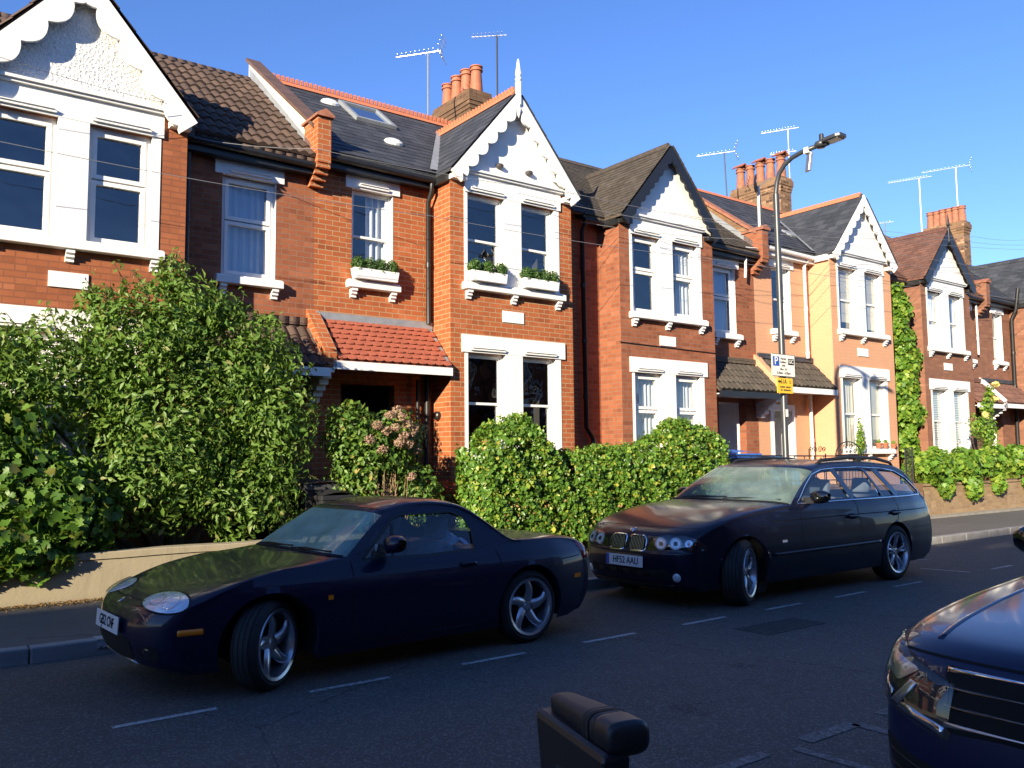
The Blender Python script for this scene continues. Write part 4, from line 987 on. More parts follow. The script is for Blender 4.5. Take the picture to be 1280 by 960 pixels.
# wall under hedges and between gardens
T = MB().box(6.7, 12.75, 10.48, 10.62, 0, .4).build('garden_wall', 'brick_garden'); setp(T, 'low brick wall hidden under the two ivy hedges', 'garden wall')
# ------------------------------------------------------------------ street lamp, signs, bins, railings, bicycles, aerials, wires
plain('lamp_grey', (.055, .06, .065), .38, metal=.3, var=.15)
plain('galvanised', (.36, .37, .38), .4, metal=.7, var=.15)
plain('sign_white', (.80, .79, .70), .5, var=.02); plain('sign_blue', (.02, .09, .42), .5, var=0); plain('sign_black', (.015, .015, .018), .5, var=0); plain('sign_yellow', (.85, .52, .03), .5, var=.02)
plain('led_lens', (.55, .55, .52), .25, var=0)
LX, LY = 11.80, 8.45
T = thing('street_lamp', 'grey street lamp post with curved arm and flat LED head', 'street lamp', (LX, LY, .12))
o = MB().lathe([(.0, .12), (.075, .12), (.075, 1.3), (.07, 1.35), (.052, 1.42), (.049, 5.92)], (LX, LY, 0), 'z', 20).build('pole', 'lamp_grey', T); autosmooth(o)
arm = [(LX, LY, 5.8), (LX, LY, 5.95), (LX, LY-.025, 6.10), (LX, LY-.08, 6.25), (LX, LY-.18, 6.36), (LX, LY-.33, 6.44), (LX, LY-.52, 6.48), (LX, LY-.78, 6.495)]
MB().tube(arm, .037, 14).build('arm', 'lamp_grey', T, smooth=True)
hd = Matrix.Rotation(R_(-3), 3, 'X')
def hp(a, b, t): return Vector((LX, LY-.76, 6.495)) + hd @ Vector((a*.86, -b*.86, t*.86))
o = MB().prism([(-.10, .20), (-.14, .26), (-.14, .50), (-.10, .58), (.10, .58), (.14, .50), (.14, .26), (.10, .20)], lambda a, b, t: hp(a, b, t), -.02, .05).build('lamp_head', 'lamp_grey', T, bevel=.012)
MB().prism([(-.10, .27), (-.10, .52), (.10, .52), (.10, .27)], lambda a, b, t: hp(a, b, t), -.028, -.0205).build('lens', 'led_lens', o)
MB().lathe([(0, -.06), (.06, -.055), (.09, -.035), (.10, 0), (.09, .035), (.06, .05), (0, .06)], hp(0, .12, 0), 'z', 20, hd).build('lamp_body', 'lamp_grey', T, smooth=True)
MB().tube([hp(0, .10, .01), hp(0, .26, .01)], [.05, .07], 12).build('lamp_neck', 'lamp_grey', T, smooth=True)
MB().lathe([(0, 0), (.032, 0), (.036, .03), (.036, .12), (.027, .13), (0, .13)], hp(0, .14, .04), 'z', 14).build('photocell', 'black_plastic', T)
MB().box(LX-.03, LX+.03, LY-.055, LY-.050, 2.24, 2.36).build('sticker', 'sign_white', T)
T2 = thing('equipment_box', 'flat grey box hanging from the street lamp arm', 'box', (LX, LY-.63, 6.1))
MB().obox((LX, LY-.64, 6.28), (.05, .18, .30), Matrix.Rotation(R_(10), 3, 'X') @ Matrix.Rotation(R_(-38), 3, 'Z')).build('box', 'galvanised', T2, bevel=.012)
MB().obox((LX, LY-.62, 6.47), (.10, .08, .09)).build('clamp', 'sign_white', T2)
# signs
def Mx(x, y, z): return Matrix.Translation((x, y, z)) @ Matrix.Rotation(R_(90), 4, 'X')
sy = LY-.075
sx0, sx1, sz0, sz1 = 11.415, 12.02, 2.885, 3.245
T = thing('parking_sign', 'white parking sign with blue P on the lamp post', 'sign', ((sx0+sx1)/2, sy, sz0))
MB().box(sx0, sx1, sy-.004, sy+.004, sz0, sz1).build('plate', 'sign_white', T, bevel=.002)
MB().box(sx0, sx1, sy-.0055, sy-.0045, sz0, sz0+.007).box(sx0, sx1, sy-.0055, sy-.0045, sz1-.007, sz1).box(sx0, sx0+.007, sy-.0055, sy-.0045, sz0+.007, sz1-.007).box(sx1-.007, sx1, sy-.0055, sy-.0045, sz0+.007, sz1-.007).build('border', 'sign_black', T)
MB().box(sx0+.03, sx0+.19, sy-.008, sy-.0045, sz0+.165, sz1-.045).build('blue_panel', 'sign_blue', T)
text_mesh('P', .18, 'sign_white', Mx(sx0+.11, sy-.009, (sz0+.165+sz1-.045)/2), 'letter', T)
for k, q_ in enumerate(('Permit', 'holders', 'only')): text_mesh(q_, .052, 'sign_black', Mx(sx0+.30, sy-.006, sz1-.075-.053*k), 'text_line', T)
MB().box(sx1-.18, sx1-.03, sy-.008, sy-.0045, sz1-.165, sz1-.065).build('zone_panel', 'sign_black', T); text_mesh('GC', .088, 'sign_white', Mx(sx1-.105, sy-.009, sz1-.115), 'zone_code', T)
text_mesh('Mon - Fri', .048, 'sign_black', Mx((sx0+sx1)/2, sy-.006, sz0+.115), 'text_line', T); text_mesh('8.30am - 6.30pm', .052, 'sign_black', Mx((sx0+sx1)/2, sy-.006, sz0+.055), 'text_line', T)
T = thing('event_sign', 'yellow notice with black arrow fixed below the parking sign', 'sign', (11.74, sy, 2.62))
MB().box(11.535, 11.945, sy-.004, sy+.004, 2.615, 2.86).build('plate', 'sign_yellow', T, bevel=.002)
text_mesh('61A', .10, 'sign_black', Mx(11.70, sy-.006, 2.80), 'text_line', T)
MB().prism([(-.05, 0), (0, .03), (0, .01), (.03, .01), (.03, -.01), (0, -.01), (0, -.03)], lambda a, b, t: (11.60+a, t, 2.80+b), sy-.006, sy-.0045).build('arrow', 'sign_black', T)
MB().lathe([(.026, 0), (.016, 0)], (11.88, sy-.0052, 2.80), 'y', 18).build('ring_mark', 'sign_black', T)
m = MB(); q = random.Random(4)
for z in (2.715, 2.665):
    x = 11.59
    while x < 11.88: w_ = q.uniform(.01, .026); m.box(x, x+w_, sy-.0056, sy-.0045, z-.013, z+.013) if q.random() > .15 else None; x += w_+.007
m.build('small_print', 'sign_black', T)
MB().box(LX-.06, LX+.06, sy+.005, LY+.06, 3.02, 3.06).build('sign_clip', 'galvanised', bpy.data.objects['parking_sign']); MB().box(LX-.06, LX+.06, sy+.005, LY+.06, 2.72, 2.76).build('sign_clip', 'galvanised', T)
# bins
plain('bin_black', (.018, .018, .02), .55, var=.2, bump=.1); plain('bin_blue', (.03, .14, .50), .5, var=.1); plain('bin_grey', (.05, .05, .055), .5, var=.2)
def bin_(name, label, x, y, w, d, h, bm, lm, gz=.15, group=None):
    T = thing(name, label, 'wheelie bin', (x, y, gz), group)
    m = MB(); v = []
    for (z, s) in ((.06, .80), (.75*h, .95), (.80*h, 1.), (h*.93, 1.03)):
        for (a, b) in ((-1, -1), (1, -1), (1, 1), (-1, 1)): v.append((x+a*w/2*s, y+b*d/2*s, gz+z))
    f = [(0, 3, 2, 1)]+[(4*i+k, 4*i+(k+1) % 4, 4*i+4+(k+1) % 4, 4*i+4+k) for i in range(3) for k in range(4)]
    m.add(v, f); m.build('body', bm, T, bevel=.02)
    P = [[(x-w/2*1.06+w*1.06*i/6, y-d/2*1.08+d*1.1*j/6, gz+h*.94+.07*math.sin(PI*i/6)*.6+.05*math.sin(PI*j/6*.8)+.01) for i in range(7)] for j in range(7)]
    lid = MB().grid(P); b0 = len(lid.v)
    lid.box(x-w/2*1.06, x+w/2*1.06, y-d/2*1.08, y+d/2*1.02, gz+h*.89, gz+h*.95); lid.build('lid', lm, T, bevel=.01)
    for s in (-1, 1): MB().lathe([(.0, -.03), (.09, -.03), (.1, 0), (.09, .03), (0, .03)], (x+s*w*.45, y+d*.45, gz+.1), 'x', 16).build('wheel', 'black_plastic', T)
    MB().tube([(x-w*.4, y+d*.55, gz+h*.93), (x+w*.4, y+d*.55, gz+h*.93)], .015, 8).build('handle', 'black_plastic', T)
bin_('wheelie_bin', 'black wheelie bin half hidden by the big shrub', 4.95, 11.15, .56, .6, 1.2, 'bin_black', 'bin_grey', group='bins by the left porches')
bin_('wheelie_bin', 'black wheelie bin in the shade next to the hydrangea', 5.05, 10.86, .5, .5, 1.05, 'bin_black', 'bin_black', group='bins by the left porches')
bin_('blue_lidded_bin', 'dark bin with a blue lid beyond the long hedge', 13.5, 10.95, .95, .7, 1.60, 'bin_black', 'bin_blue')
bin_('brown_bin', 'low brown bin under the apricot bay window', 21.9, 11.4, .6, .6, 1.05, 'brown_lead', 'brown_lead')
# low wall and railings in front of the dark red and apricot houses
T = MB().box(12.8, 19.75, 10.42, 10.62, 0, .95).box(12.8, 16.3, 10.40, 10.64, .952, 1.02).build('garden_wall', 'brick_stock'); setp(T, 'low stock brick wall below the iron railings behind the estate car', 'garden wall')
T = thing('railings', 'black iron railings on the low wall behind the estate car', 'railings', (14.8, 10.5, 1.0))
m = MB().tube([(12.85, 10.5, 1.63), (17.25, 10.5, 1.60)], .014, 6).tube([(12.85, 10.5, 1.12), (17.25, 10.5, 1.10)], .012, 6); m.build('rail', 'black_paint', T)
x = 12.9
while x < 16.3: MB().tube([(x, 10.5, 1.0), (x, 10.5, 1.61)], .009, 6).build('baluster', 'black_paint', T); x += .34
def scroll(m, cx, cz, r, s, turns=1.3, y=10.5):
    m.tube([(cx+s*(r*(1-t/16*.8))*math.cos(t/16*turns*2*PI), y, cz+(r*(1-t/16*.8))*math.sin(t/16*turns*2*PI)) for t in range(17)], .008, 5)
T = thing('iron_gate', 'black wrought iron gate with arched scroll top behind the estate car', 'gate', (16.8, 10.5, .15))
m = MB().tube([(16.36, 10.48, .2), (16.36, 10.48, 1.66)], .014, 6).tube([(17.33, 10.48, .2), (17.33, 10.48, 1.66)], .014, 6).tube([(16.36, 10.48, 1.62)]+[(16.845-.48*math.cos(a), 10.48, 1.62+.29*math.sin(a)) for a in [PI*i/14 for i in range(15)]], .013, 6).tube([(16.36, 10.48, 1.62), (17.33, 10.48, 1.62)], .012, 6).tube([(16.36, 10.48, .4), (17.33, 10.48, .4)], .012, 6)
m.build('frame', 'black_paint', T)
for k in range(7): MB().tube([(16.48+k*.12, 10.48, .4), (16.48+k*.12, 10.48, 1.62)], .007, 5).build('gate_bar', 'black_paint', T)
m = MB(); [scroll(m, 16.845+s*a, z, r, s, y=10.48) for s in (-1, 1) for (a, z, r) in ((.10, 1.80, .07), (.25, 1.70, .06), (.07, 1.69, .04))]; m.build('scrollwork', 'black_paint', T)
T = thing('scroll_panel', 'short wrought iron panel with scrolls left of the arched gate', 'railings', (15.8, 10.5, 1.))
m = MB(); [scroll(m, 15.75+s*a, z, r, s) for s in (-1, 1) for (a, z, r) in ((.09, 1.74, .075), (.22, 1.74, .06), (.1, 1.52, .06))]; m.build('scrollwork', 'black_paint', T)
MB().tube([(15.45, 10.5, 1.0), (15.45, 10.5, 1.76)], .013, 6).tube([(16.02, 10.5, 1.0), (16.02, 10.5, 1.66)], .013, 6).build('post', 'black_paint', T)
T = thing('mesh_gate', 'tall narrow black iron gate at the corner of the apricot garden', 'gate', (19.9, 10.7, .15))
MB().tube([(19.55, 10.7, .15), (19.55, 10.7, 1.75), (19.86, 10.7, 1.80), (19.86, 10.7, .15)], .02, 6).build('frame', 'black_paint', T)
for k in range(6): MB().tube([(19.6+k*.045, 10.7, .2), (19.6+k*.045, 10.7, 1.76)], .007, 5).build('gate_bar', 'black_paint', T)
# bicycles and a blue cover in the garden of the dark red house
plain('bike_green', (.15, .45, .10), .35, var=0); plain('bike_blue', (.05, .25, .5), .35, var=0); plain('rubber', (.02, .02, .021), .8, var=.2, bump=.2, bscale=30); plain('tarp_blue', (.05, .30, .62), .5, var=.15)
def bike(label, x, y, fm, zo=.15):
    T = thing('bicycle', label, 'bicycle', (x, y, zo), 'bicycles behind the railings')
    for dx in (0, 1.02):
        w_ = MB(); w_.tube([(x+dx+.33*math.cos(a), y, zo+.34+.33*math.sin(a)) for a in [2*PI*i/28 for i in range(29)]], .018, 6, cap=False); w_.build('tyre', 'rubber', T, smooth=True)
        s = MB()
        for i in range(14): a = 2*PI*i/14; s.tube([(x+dx, y, zo+.34), (x+dx+.31*math.cos(a), y, zo+.34+.31*math.sin(a))], .0018, 3)
        s.build('spokes', 'aluminium', T)
    B = lambda a, b: (x+a, y, zo+b)
    MB().tube([B(0, .34), B(.08, .62), B(.16, .98)], .016, 7).tube([B(.13, .86), B(.62, .86)], .016, 7).tube([B(.12, .80), B(.50, .34)], .018, 7).tube([B(.50, .34), B(.64, .92)], .016, 7).tube([B(.62, .84), B(1.02, .34)], .011, 6).tube([B(.50, .34), B(1.02, .34)], .011, 6).build('frame', fm, T, smooth=True)
    MB().tube([(x+.08, y-.3, zo+1.06), (x+.16, y-.18, zo+1.08), (x+.17, y, zo+1.02), (x+.16, y+.18, zo+1.08), (x+.08, y+.3, zo+1.06)], .013, 7).build('handlebars', 'black_plastic', T, smooth=True)
    MB().prism([(-.14, 0), (.1, -.06), (.14, 0), (.1, .06)], lambda a, b, t: (x+.68+a, y+b, zo+t), .93, .97).build('saddle', 'black_plastic', T, bevel=.01)
bike('bicycle with green frame parked behind the iron railings', 13.75, 10.85, 'bike_green', .72-.15); bike('bicycle leaning behind the lamp post in the front garden', 14.3, 11.15, 'bike_blue', .55)
T = MB(); P = [[(14.55+1.1*i/10, 10.9+.5*j/6, 1.5+.13*math.sin(PI*i/10)*math.sin(PI*j/6)+.02*math.sin(i*3+j*2)) for i in range(11)] for j in range(7)]; T.grid(P); T.grid([[(p[0], p[1], p[2]) for p in P[0]], [(p[0], p[1]-.04, .9) for p in P[0]]]); T = T.build('bike_cover', 'tarp_blue', smooth=True); setp(T, 'bright blue plastic cover behind the iron railings', 'cover')
MB_ = MB().box(13.1, 16.2, 10.66, 11.9, .1, .55).build('raised_bed', 'concrete_path'); setp(MB_, 'raised paved forecourt the bicycles stand on', 'forecourt')
# pots on the apricot sill
T0 = None
for (x, s, lab) in ((19.75, 1, 'terracotta pot with green plant at the left end of the apricot sill'), (20.55, .8, 'terracotta pot left of centre on the apricot sill'), (20.85, .8, 'wide terracotta pot right of centre on the apricot sill'), (21.25, .7, 'small dark pot at the right end of the apricot sill')):
    T = thing('flower_pot', lab, 'flower pot', (x, 11.93, 1.79), 'pots on the apricot sill')
    MB().lathe([(0, 0), (.07*s, 0), (.1*s, .13*s), (.112*s, .13*s), (.112*s, .17*s), (.09*s, .17*s), (.08*s, .12*s), (0, .12*s)], (x, 11.93, 1.79), 'z', 14).build('pot', 'terracotta', T)
    leaves('plant', T, [(x, 11.93, 1.79+.2*s, .1*s, .06*s, .08*s, 1)], 80, .05, 'leaf_vine', .8)
T = plant('conical_plant', 'yellow-green conical plant beside the apricot bay window', 'plant', [(19.5, 11.8, 1.95, .14, .1, .35, 1), (19.5, 11.8, 2.3, .07, .06, .25, 1)], 500, .06, 'leaf_vine', (19.5, 11.8, 1.7))
# aerials
def aerial(label, x, y, z0, z1, booms, mat='galvanised', lean=0., reflector=True):
    T = thing('tv_aerial', label, 'aerial', (x, y, z0), 'television aerials on the roofs')
    MB().tube([(x, y, z0), (x+lean, y, z1)], .02, 8).build('mast', mat, T)
    for (dz, L, ang, n) in booms:
        c = Vector((x+lean, y, z1-dz)); d = Vector((math.cos(ang), math.sin(ang), .04)); p = Vector((-d.y, d.x, 0)).normalized()
        a = c-d*L*.72; b = c+d*L*.28
        m = MB().tube([a, b], .010, 6)
        for k in range(n):
            q = a.lerp(b, (k+.5)/n*.92); e = .10+.03*k/n; m.tube([q-p*e+Vector((0, 0, .02)), q+p*e+Vector((0, 0, .02))], .006, 4)
            m.tube([q-Vector((0, 0, .05)), q+Vector((0, 0, .05))], .006, 4)
        m.build('boom', 'aluminium', T)
        if reflector:
            r = MB()
            for s in (-1, 1):
                for k in range(3): r.tube([b+Vector((0, 0, s*(.06+.09*k)))-p*.2+d*.04*k, b+Vector((0, 0, s*(.06+.09*k)))+p*.2+d*.04*k], .006, 4)
                r.tube([b, b+Vector((0, 0, s*.28))+d*.1], .008, 4)
            r.build('reflector', 'aluminium', T)
aerial('aerial with long boom left of the four-pot chimney', 9.33, 15.4, 8.6, 10.42, [(0, 1.0, R_(-48), 9)])
aerial('thin dark mast aerial right of the four-pot chimney', 10.38, 14.3, 8.7, 10.66, [(0, .75, R_(-38), 8)], 'lamp_grey', reflector=False)
aerial('aerial on a dark leaning mast left of the second chimney', 20.0, 16, 8.6, 10.6, [(0, 1.1, R_(-52), 9)], 'lamp_grey', -.1)
aerial('twin aerial on the tall mast right of the second chimney', 23.1, 16, 9., 12.05, [(0, 1.15, R_(-56), 12), (.75, .8, R_(-56), 9)], reflector=False)
aerial('aerial on a white mast left of the far chimney', 31.2, 16, 8.7, 12.0, [(0, 1.5, R_(-60), 14)], 'white_plastic', reflector=False)
aerial('tallest white mast aerial beside the far chimney', 34.1, 16, 9.3, 13., [(0, 1.7, R_(-61), 12)], 'white_plastic')
aerial('short low aerial farthest along the row behind the roofs', 32.2, 18, 9.2, 10.9, [(0, 1.2, R_(-60), 10)], 'lamp_grey', reflector=False)
# satellite dish on a pole by the second chimney
T = thing('satellite_dish', 'black satellite dish on a white pole beside the second chimney', 'satellite dish', (16.75, 12.5, 6.))
MB().tube([(16.1, 12.45, 5.75), (16.1, 12.4, 6.45), (16.62, 12.4, 6.5), (16.64, 12.4, 8.0)], .03, 8).build('pole', 'white_plastic', T)
MB().lathe([(0, .0), (.1, .008), (.18, .03), (.23, .06), (.22, .07), (.16, .04), (0, .02)], (16.46, 12.4, 8.03), 'x', 24, Matrix.Rotation(R_(-50), 3, 'Z')).build('dish', 'black_plastic', T, smooth=True)
MB().tube([(16.5, 12.4, 8.03), (16.64, 12.4, 8.0), (16.95, 12.25, 8.25)], .012, 6).tube([(16.66, 12.4, 8.0), (17.6, 13.0, 7.2)], .015, 6).build('dish_arm', 'galvanised', T)
# overhead wires
def wire(label, pts, r=.0045, mat='wire_grey', sag=.15):
    m = MB(); out = []
    for (a, b) in zip(pts, pts[1:]):
        a, b = Vector(a), Vector(b)
        for k in range(12): t = k/12; p = a.lerp(b, t); p.z -= sag*4*t*(1-t); out.append(p)
    out.append(Vector(pts[-1])); T = m.tube(out, r, 5).build('overhead_wire', mat); setp(T, label, 'wire', 'overhead wires')
plain('wire_grey', (.22, .22, .23), .6, var=0)

wy = 11.3
wire('telephone wire dipping across the upper windows of the left houses', [(-8, wy, 5.2), (1.05, wy, 5.34), (6.9, wy, 5.42), (13.8, wy, 5.64), (28, wy, 6.3), (45, wy, 7.2)], sag=.06)
wire('wire running just below the eaves from the leftmost downpipe', [(3.4, 12.3, 6.25), (5.0, wy+.1, 6.13), (9.85, wy, 6.32), (18.2, wy, 6.62), (28., wy, 7.15), (45, wy, 8.3)], sag=.05)
wire('wire crossing the black gable and slate roofs to the right', [(9.0, 11.8, 6.3), (13.35, wy, 6.24), (19.96, wy, 7.0), (28.15, wy, 7.87), (45, wy, 9.6)], sag=.05)
wire('second wire rising across the right-hand slate roofs', [(12.9, 11.8, 6.6), (16.62, wy, 6.75), (24.1, wy, 7.57), (28.17, wy, 8.02), (45, wy, 9.9)], sag=.05)
wire('lowest wire rising past the lamp post towards the right edge', [(10.9, 12.3, 6.2), (14.3, wy, 6.15), (18.2, wy, 6.35), (28, wy, 6.91), (45, wy, 7.9)], sag=.05)
wire('short high wire against the sky at the right edge', [(20.2, 11.8, 7.4), (25.06, wy, 7.81), (28.19, wy, 8.18), (45, wy, 10.1)], sag=.05)
wire('thin wire across the gable of the leftmost house', [(-8, wy, 6.1), (1.02, wy, 6.35), (3.0, 11.7, 6.42)], r=.004, sag=.03)
# ------------------------------------------------------------------ cars
def paint(name, col, dust=0., dew=.1, cw=.85):
    m = newmat(name); t = NT(m); o = t.obj()
    nn = t.n('ShaderNodeSeparateXYZ', i={0: t.n('ShaderNodeNewGeometry').outputs['Normal']}).outputs[2]
    up = t.ramp(nn, .5, .92)
    d = t.math('MULTIPLY', up, t.math('MULTIPLY', t.ramp(t.noise(5, 5, .7, o), .25, .75, .6, 1.), dust))
    d = t.math('ADD', d, t.math('MULTIPLY', t.ramp(t.noise(40, 4, .8, o), .62, .8), .03*min(1, dust*8)))
    c = t.mix(d, col, (.30, .25, .22))
    t.out(t.bsdf(c, .40, .1, coat=cw, spec=.25, **{'Coat IOR': 1.42, 'Coat Roughness': t.math('ADD', .015, t.math('MULTIPLY', up, dew))})); return m
paint('paint_roadster', (.003, .004, .026), .010, .07, .65)
paint('paint_estate', (.004, .005, .020), .015, .12, .65)
paint('paint_suv', (.005, .010, .046), .01, .07)
glassmat('car_glass', (.74, .80, .82), k=1.3, base=.03, dust=.03, dustc=(.3, .4, .45))
glassmat('car_screen', (.30, .38, .38), k=1.2, base=.03, dust=.62, dustc=(.42, .62, .52), rough=.12)
glassmat('car_screen_estate', (.34, .42, .42), k=1.3, base=.04, dust=.34, dustc=(.34, .48, .42), rough=.08)
glassmat('lens_clear', (.92, .94, .96), k=1.0, base=.03)
plain('chrome', (.75, .76, .78), .08, metal=1., var=0)
plain('alloy', (.50, .51, .54), .28, metal=.85, var=.06)
plain('dark_trim', (.012, .012, .013), .5, var=.1)
plain('gap_black', (.002, .002, .002), .9, var=0)
plain('amber', (.95, .24, .01), .25, var=.05)
plain('red_lens', (.30, .01, .012), .15, var=0, coat=1.)
plain('reflector', (.86, .89, .94), .28, metal=.25, var=.1, vscale=14, bump=.12, bscale=18, dist=.01)
plain('black_gloss', (.006, .006, .007), .12, var=0, coat=1.)
plain('seat_cloth', (.16, .18, .22), .9, var=.2)
plain('plate_white', (.75, .75, .72), .4, var=.03)
plain('plate_blue', (.02, .07, .35), .4, var=0)
plain('cloth_blue_white', (.50, .62, .78), .8, var=.1)
tr = newmat('tyre_rubber'); t = NT(tr); o_ = t.obj(); t.out(t.bsdf(t.mix(t.ramp(t.noise(9, 4, .7, o_), .3, .7), (.016, .016, .017), (.032, .031, .030)), .75, spec=.35))

def catmull(rows, k):
    R = np.array(rows, float); out = []
    n = len(R)
    for i in range(n-1):
        p0, p1, p2, p3 = R[max(i-1, 0)], R[i], R[i+1], R[min(i+2, n-1)]
        for j in range(k):
            t = j/k; a = .5*(2*p1+(p2-p0)*t+(2*p0-5*p1+4*p2-p3)*t*t+(3*p1-p0-3*p2+p3)*t**3)
            lin = p1+(p2-p1)*t; out.append(a*.75+lin*.25)
    out.append(R[-1]); return np.array(out)
def inpoly(px, pz, poly):
    c = False; n = len(poly); j = n-1
    for i in range(n):
        xi, zi = poly[i]; xj, zj = poly[j]
        if (zi > pz) != (zj > pz) and px < (xj-xi)*(pz-zi)/(zj-zi)+xi: c = not c
        j = i
    return c
def roundpoly(pts, r=.04, k=4):
    out = []; n = len(pts)
    for i in range(n):
        p = Vector(pts[i]); a = (Vector(pts[i-1])-p); b = (Vector(pts[(i+1) % n])-p)
        ra = min(r, a.length*.4); rb = min(r, b.length*.4); s = p+a.normalized()*ra; e = p+b.normalized()*rb
        for j in range(k+1): t = j/k; out.append(tuple(s*(1-t)**2+p*2*t*(1-t)+e*t*t))
    return out

class Car:
    def __init__(s, name, label, loc, rows, K, W, tum, paintm, sill, whl, tags, wins, grp=None):
        """rows: xc,zc,xe,ze,n ; W: [(x,halfwidth)], tum: [(z,dy)] ; whl: [(x, z, r_arch)] ; tags: {'ws':(r0,r1),'rw':(r0,r1)} row index ranges"""
        s.T = thing(name, label, 'car', loc, grp); s.loc = Vector(loc)
        s.Wx = W; s.tm = tum; s.K = K
        s.R = catmull(rows, K); s.pm = paintm
        NW = 22
        aa = [PI/2*(1-(1-i/NW)**1.25) for i in range(NW+1)]
        ye = np.array([s.S(r[2], r[3]) for r in s.R])
        def P(i, j, lift=0.):
            r = s.R[i]; n = r[4]; a = aa[j]; sy = math.sin(a)**(2/n); dr = 1-max(0, math.cos(a))**(2/n)
            return Vector((r[0]+(r[2]-r[0])*dr, -ye[i]*sy, r[1]+(r[3]-r[1])*dr))
        s.P = P; s.NW = NW; s.nr = len(s.R)
        V = []; F = []; G = {k: ([], []) for k in tags}
        def idx(i, j): return i*(2*NW+1)+NW+j      # j from -NW..NW (negative = viewer side -y)
        for i in range(s.nr):
            for j in range(-NW, NW+1):
                p = P(i, abs(j)); V.append((p.x, p.y if j <= 0 else -p.y, p.z)) if False else V.append((p.x, p.y*(1 if j <= 0 else -1), p.z))
        def tagof(i, j):
            for k, (r0, r1, w) in tags.items():
                if r0*K <= i < r1*K and abs(j+.5) < w*NW: return k
        for i in range(s.nr-1):
            for j in range(-NW, NW):
                q = (idx(i, j), idx(i+1, j), idx(i+1, j+1), idx(i, j+1)); k = tagof(i, j)
                (G[k][0] if k else F).append(q)
        # side patches
        E = [(r[2], r[3]) for r in s.R]
        bot = []
        xr = E[-1][0]; xf = E[0][0]
        x = xr; ws = sorted(whl, key=lambda w: -w[0]); bot.append((xr, E[-1][1]))
        for (wx, wz, wr) in ws:
            h = math.sqrt(wr*wr-(wz-sill)**2) if wr > abs(wz-sill) else 0
            st = wx+h; k = max(1, int((x-st)/.06))
            for i in range(1, k): bot.append((x+(st-x)*i/k, sill+(E[-1][1]-sill)*max(0, 1-i/2.) if x == xr else sill))
            a0 = math.atan2(sill-wz, h); a1 = PI-a0
            for i in range(25): a = a0+(a1-a0)*i/24; bot.append((wx+wr*math.cos(a), wz+wr*math.sin(a)))
            x = wx-h
        k = max(2, int((x-xf)/.06))
        for i in range(1, k): bot.append((x+(xf-x)*i/k, sill+(E[0][1]-sill)*max(0, 1-(k-i)/2.)))
        s.arcs = ws
        poly = E+bot[1:]
        holes = [roundpoly(w, .045) for w in wins]
        s.holes = holes
        allv = [Vector(p) for p in poly]; ed = [(i, (i+1) % len(poly)) for i in range(len(poly))]
        for h in holes:
            b = len(allv); allv += [Vector(p) for p in h]; ed += [(b+i, b+(i+1) % len(h)) for i in range(len(h))]
        gx = np.arange(min(p[0] for p in poly), max(p[0] for p in poly), .045); gz = np.arange(sill, 1.7, .04)
        B = np.array(poly+[q for h in holes for q in h])
        for gxi in gx:
            for gzi in gz:
                if inpoly(gxi, gzi, poly) and not any(inpoly(gxi, gzi, h) for h in holes) and np.min((B[:, 0]-gxi)**2+(B[:, 1]-gzi)**2) > .018**2: allv.append(Vector((gxi, gzi)))
        cv, ce, cf, _, _, _ = geometry.delaunay_2d_cdt(allv, ed, [], 0, 1e-5)
        base = len(V)
        side = []
        for f in cf:
            c = sum((cv[i] for i in f), Vector((0, 0)))/len(f)
            if inpoly(c.x, c.y, poly) and not any(inpoly(c.x, c.y, h) for h in holes): side.append(tuple(f))
        for sg in (-1, 1):
            b = len(V); V += [(v.x, sg*s.S(v.x, v.y), v.y) for v in cv]; F += [tuple(b+i for i in (f if sg > 0 else reversed(f))) for f in side]
        # arch lips
        for sg in (-1, 1):
            for (wx, wz, wr) in ws:
                Pp = []
                for d in (0., .03, .30):
                    Pp.append([(wx+(wr-(.012 if d else 0))*math.cos(a), sg*(s.S(wx+wr*math.cos(a), wz+wr*math.sin(a))-d), wz+(wr-(.012 if d else 0))*math.sin(a)) for a in [R_(-18)+(PI+R_(36))*i/30 for i in range(31)]])
                b = len(V); n = 31
                for r in Pp[:2]: V += r
                F += [(b+i, b+i+1, b+n+i+1, b+n+i) for i in range(30)]
                MB().grid([[Vector(q)+s.loc for q in r] for r in Pp[1:]]).build('wheel_arch_liner', 'gap_black', s.T, smooth=True)
        bm = bmesh.new(); vs = [bm.verts.new(v) for v in V]
        for f in F:
            try: bm.faces.new([vs[i] for i in f])
            except ValueError: pass
        bmesh.ops.remove_doubles(bm, verts=bm.verts, dist=.003); 
        bmesh.ops.delete(bm, geom=[v for v in bm.verts if not v.link_faces], context='VERTS')
        bmesh.ops.recalc_face_normals(bm, faces=bm.faces)
        s.bvh = None
        me = bpy.data.meshes.new('body'); bm.to_mesh(me); s.bvh = BVHTree.FromBMesh(bm); bm.free()
        me.transform(Matrix.Translation(s.loc)); s.body = link('body', me, paintm, s.T, smooth=True)
        for k, (fs, _) in G.items():
            g = MB(); g.v = [tuple(Vector(v)+s.loc) for v in V]; g.f = fs
            me = g.mesh('g', fix=False, merge=.0005); bm = bmesh.new(); bm.from_mesh(me); bmesh.ops.delete(bm, geom=[v for v in bm.verts if not v.link_faces], context='VERTS')
            bmesh.ops.recalc_face_normals(bm, faces=bm.faces); bm.to_mesh(me); bm.free()
            link({'ws': 'windscreen', 'rw': 'rear_window'}[k], me, ('car_screen_estate' if paintm == 'paint_estate' else 'car_screen') if k == 'ws' else 'car_glass', s.T, smooth=True)
        for hi, h in enumerate(holes):
            for sg in (-1, 1): s.patch('side_window', h, sg, -.012, 'car_glass', 0)
        # panel under the car and dark inner tub
        xf, xr = s.R[0][2], s.R[-1][2]
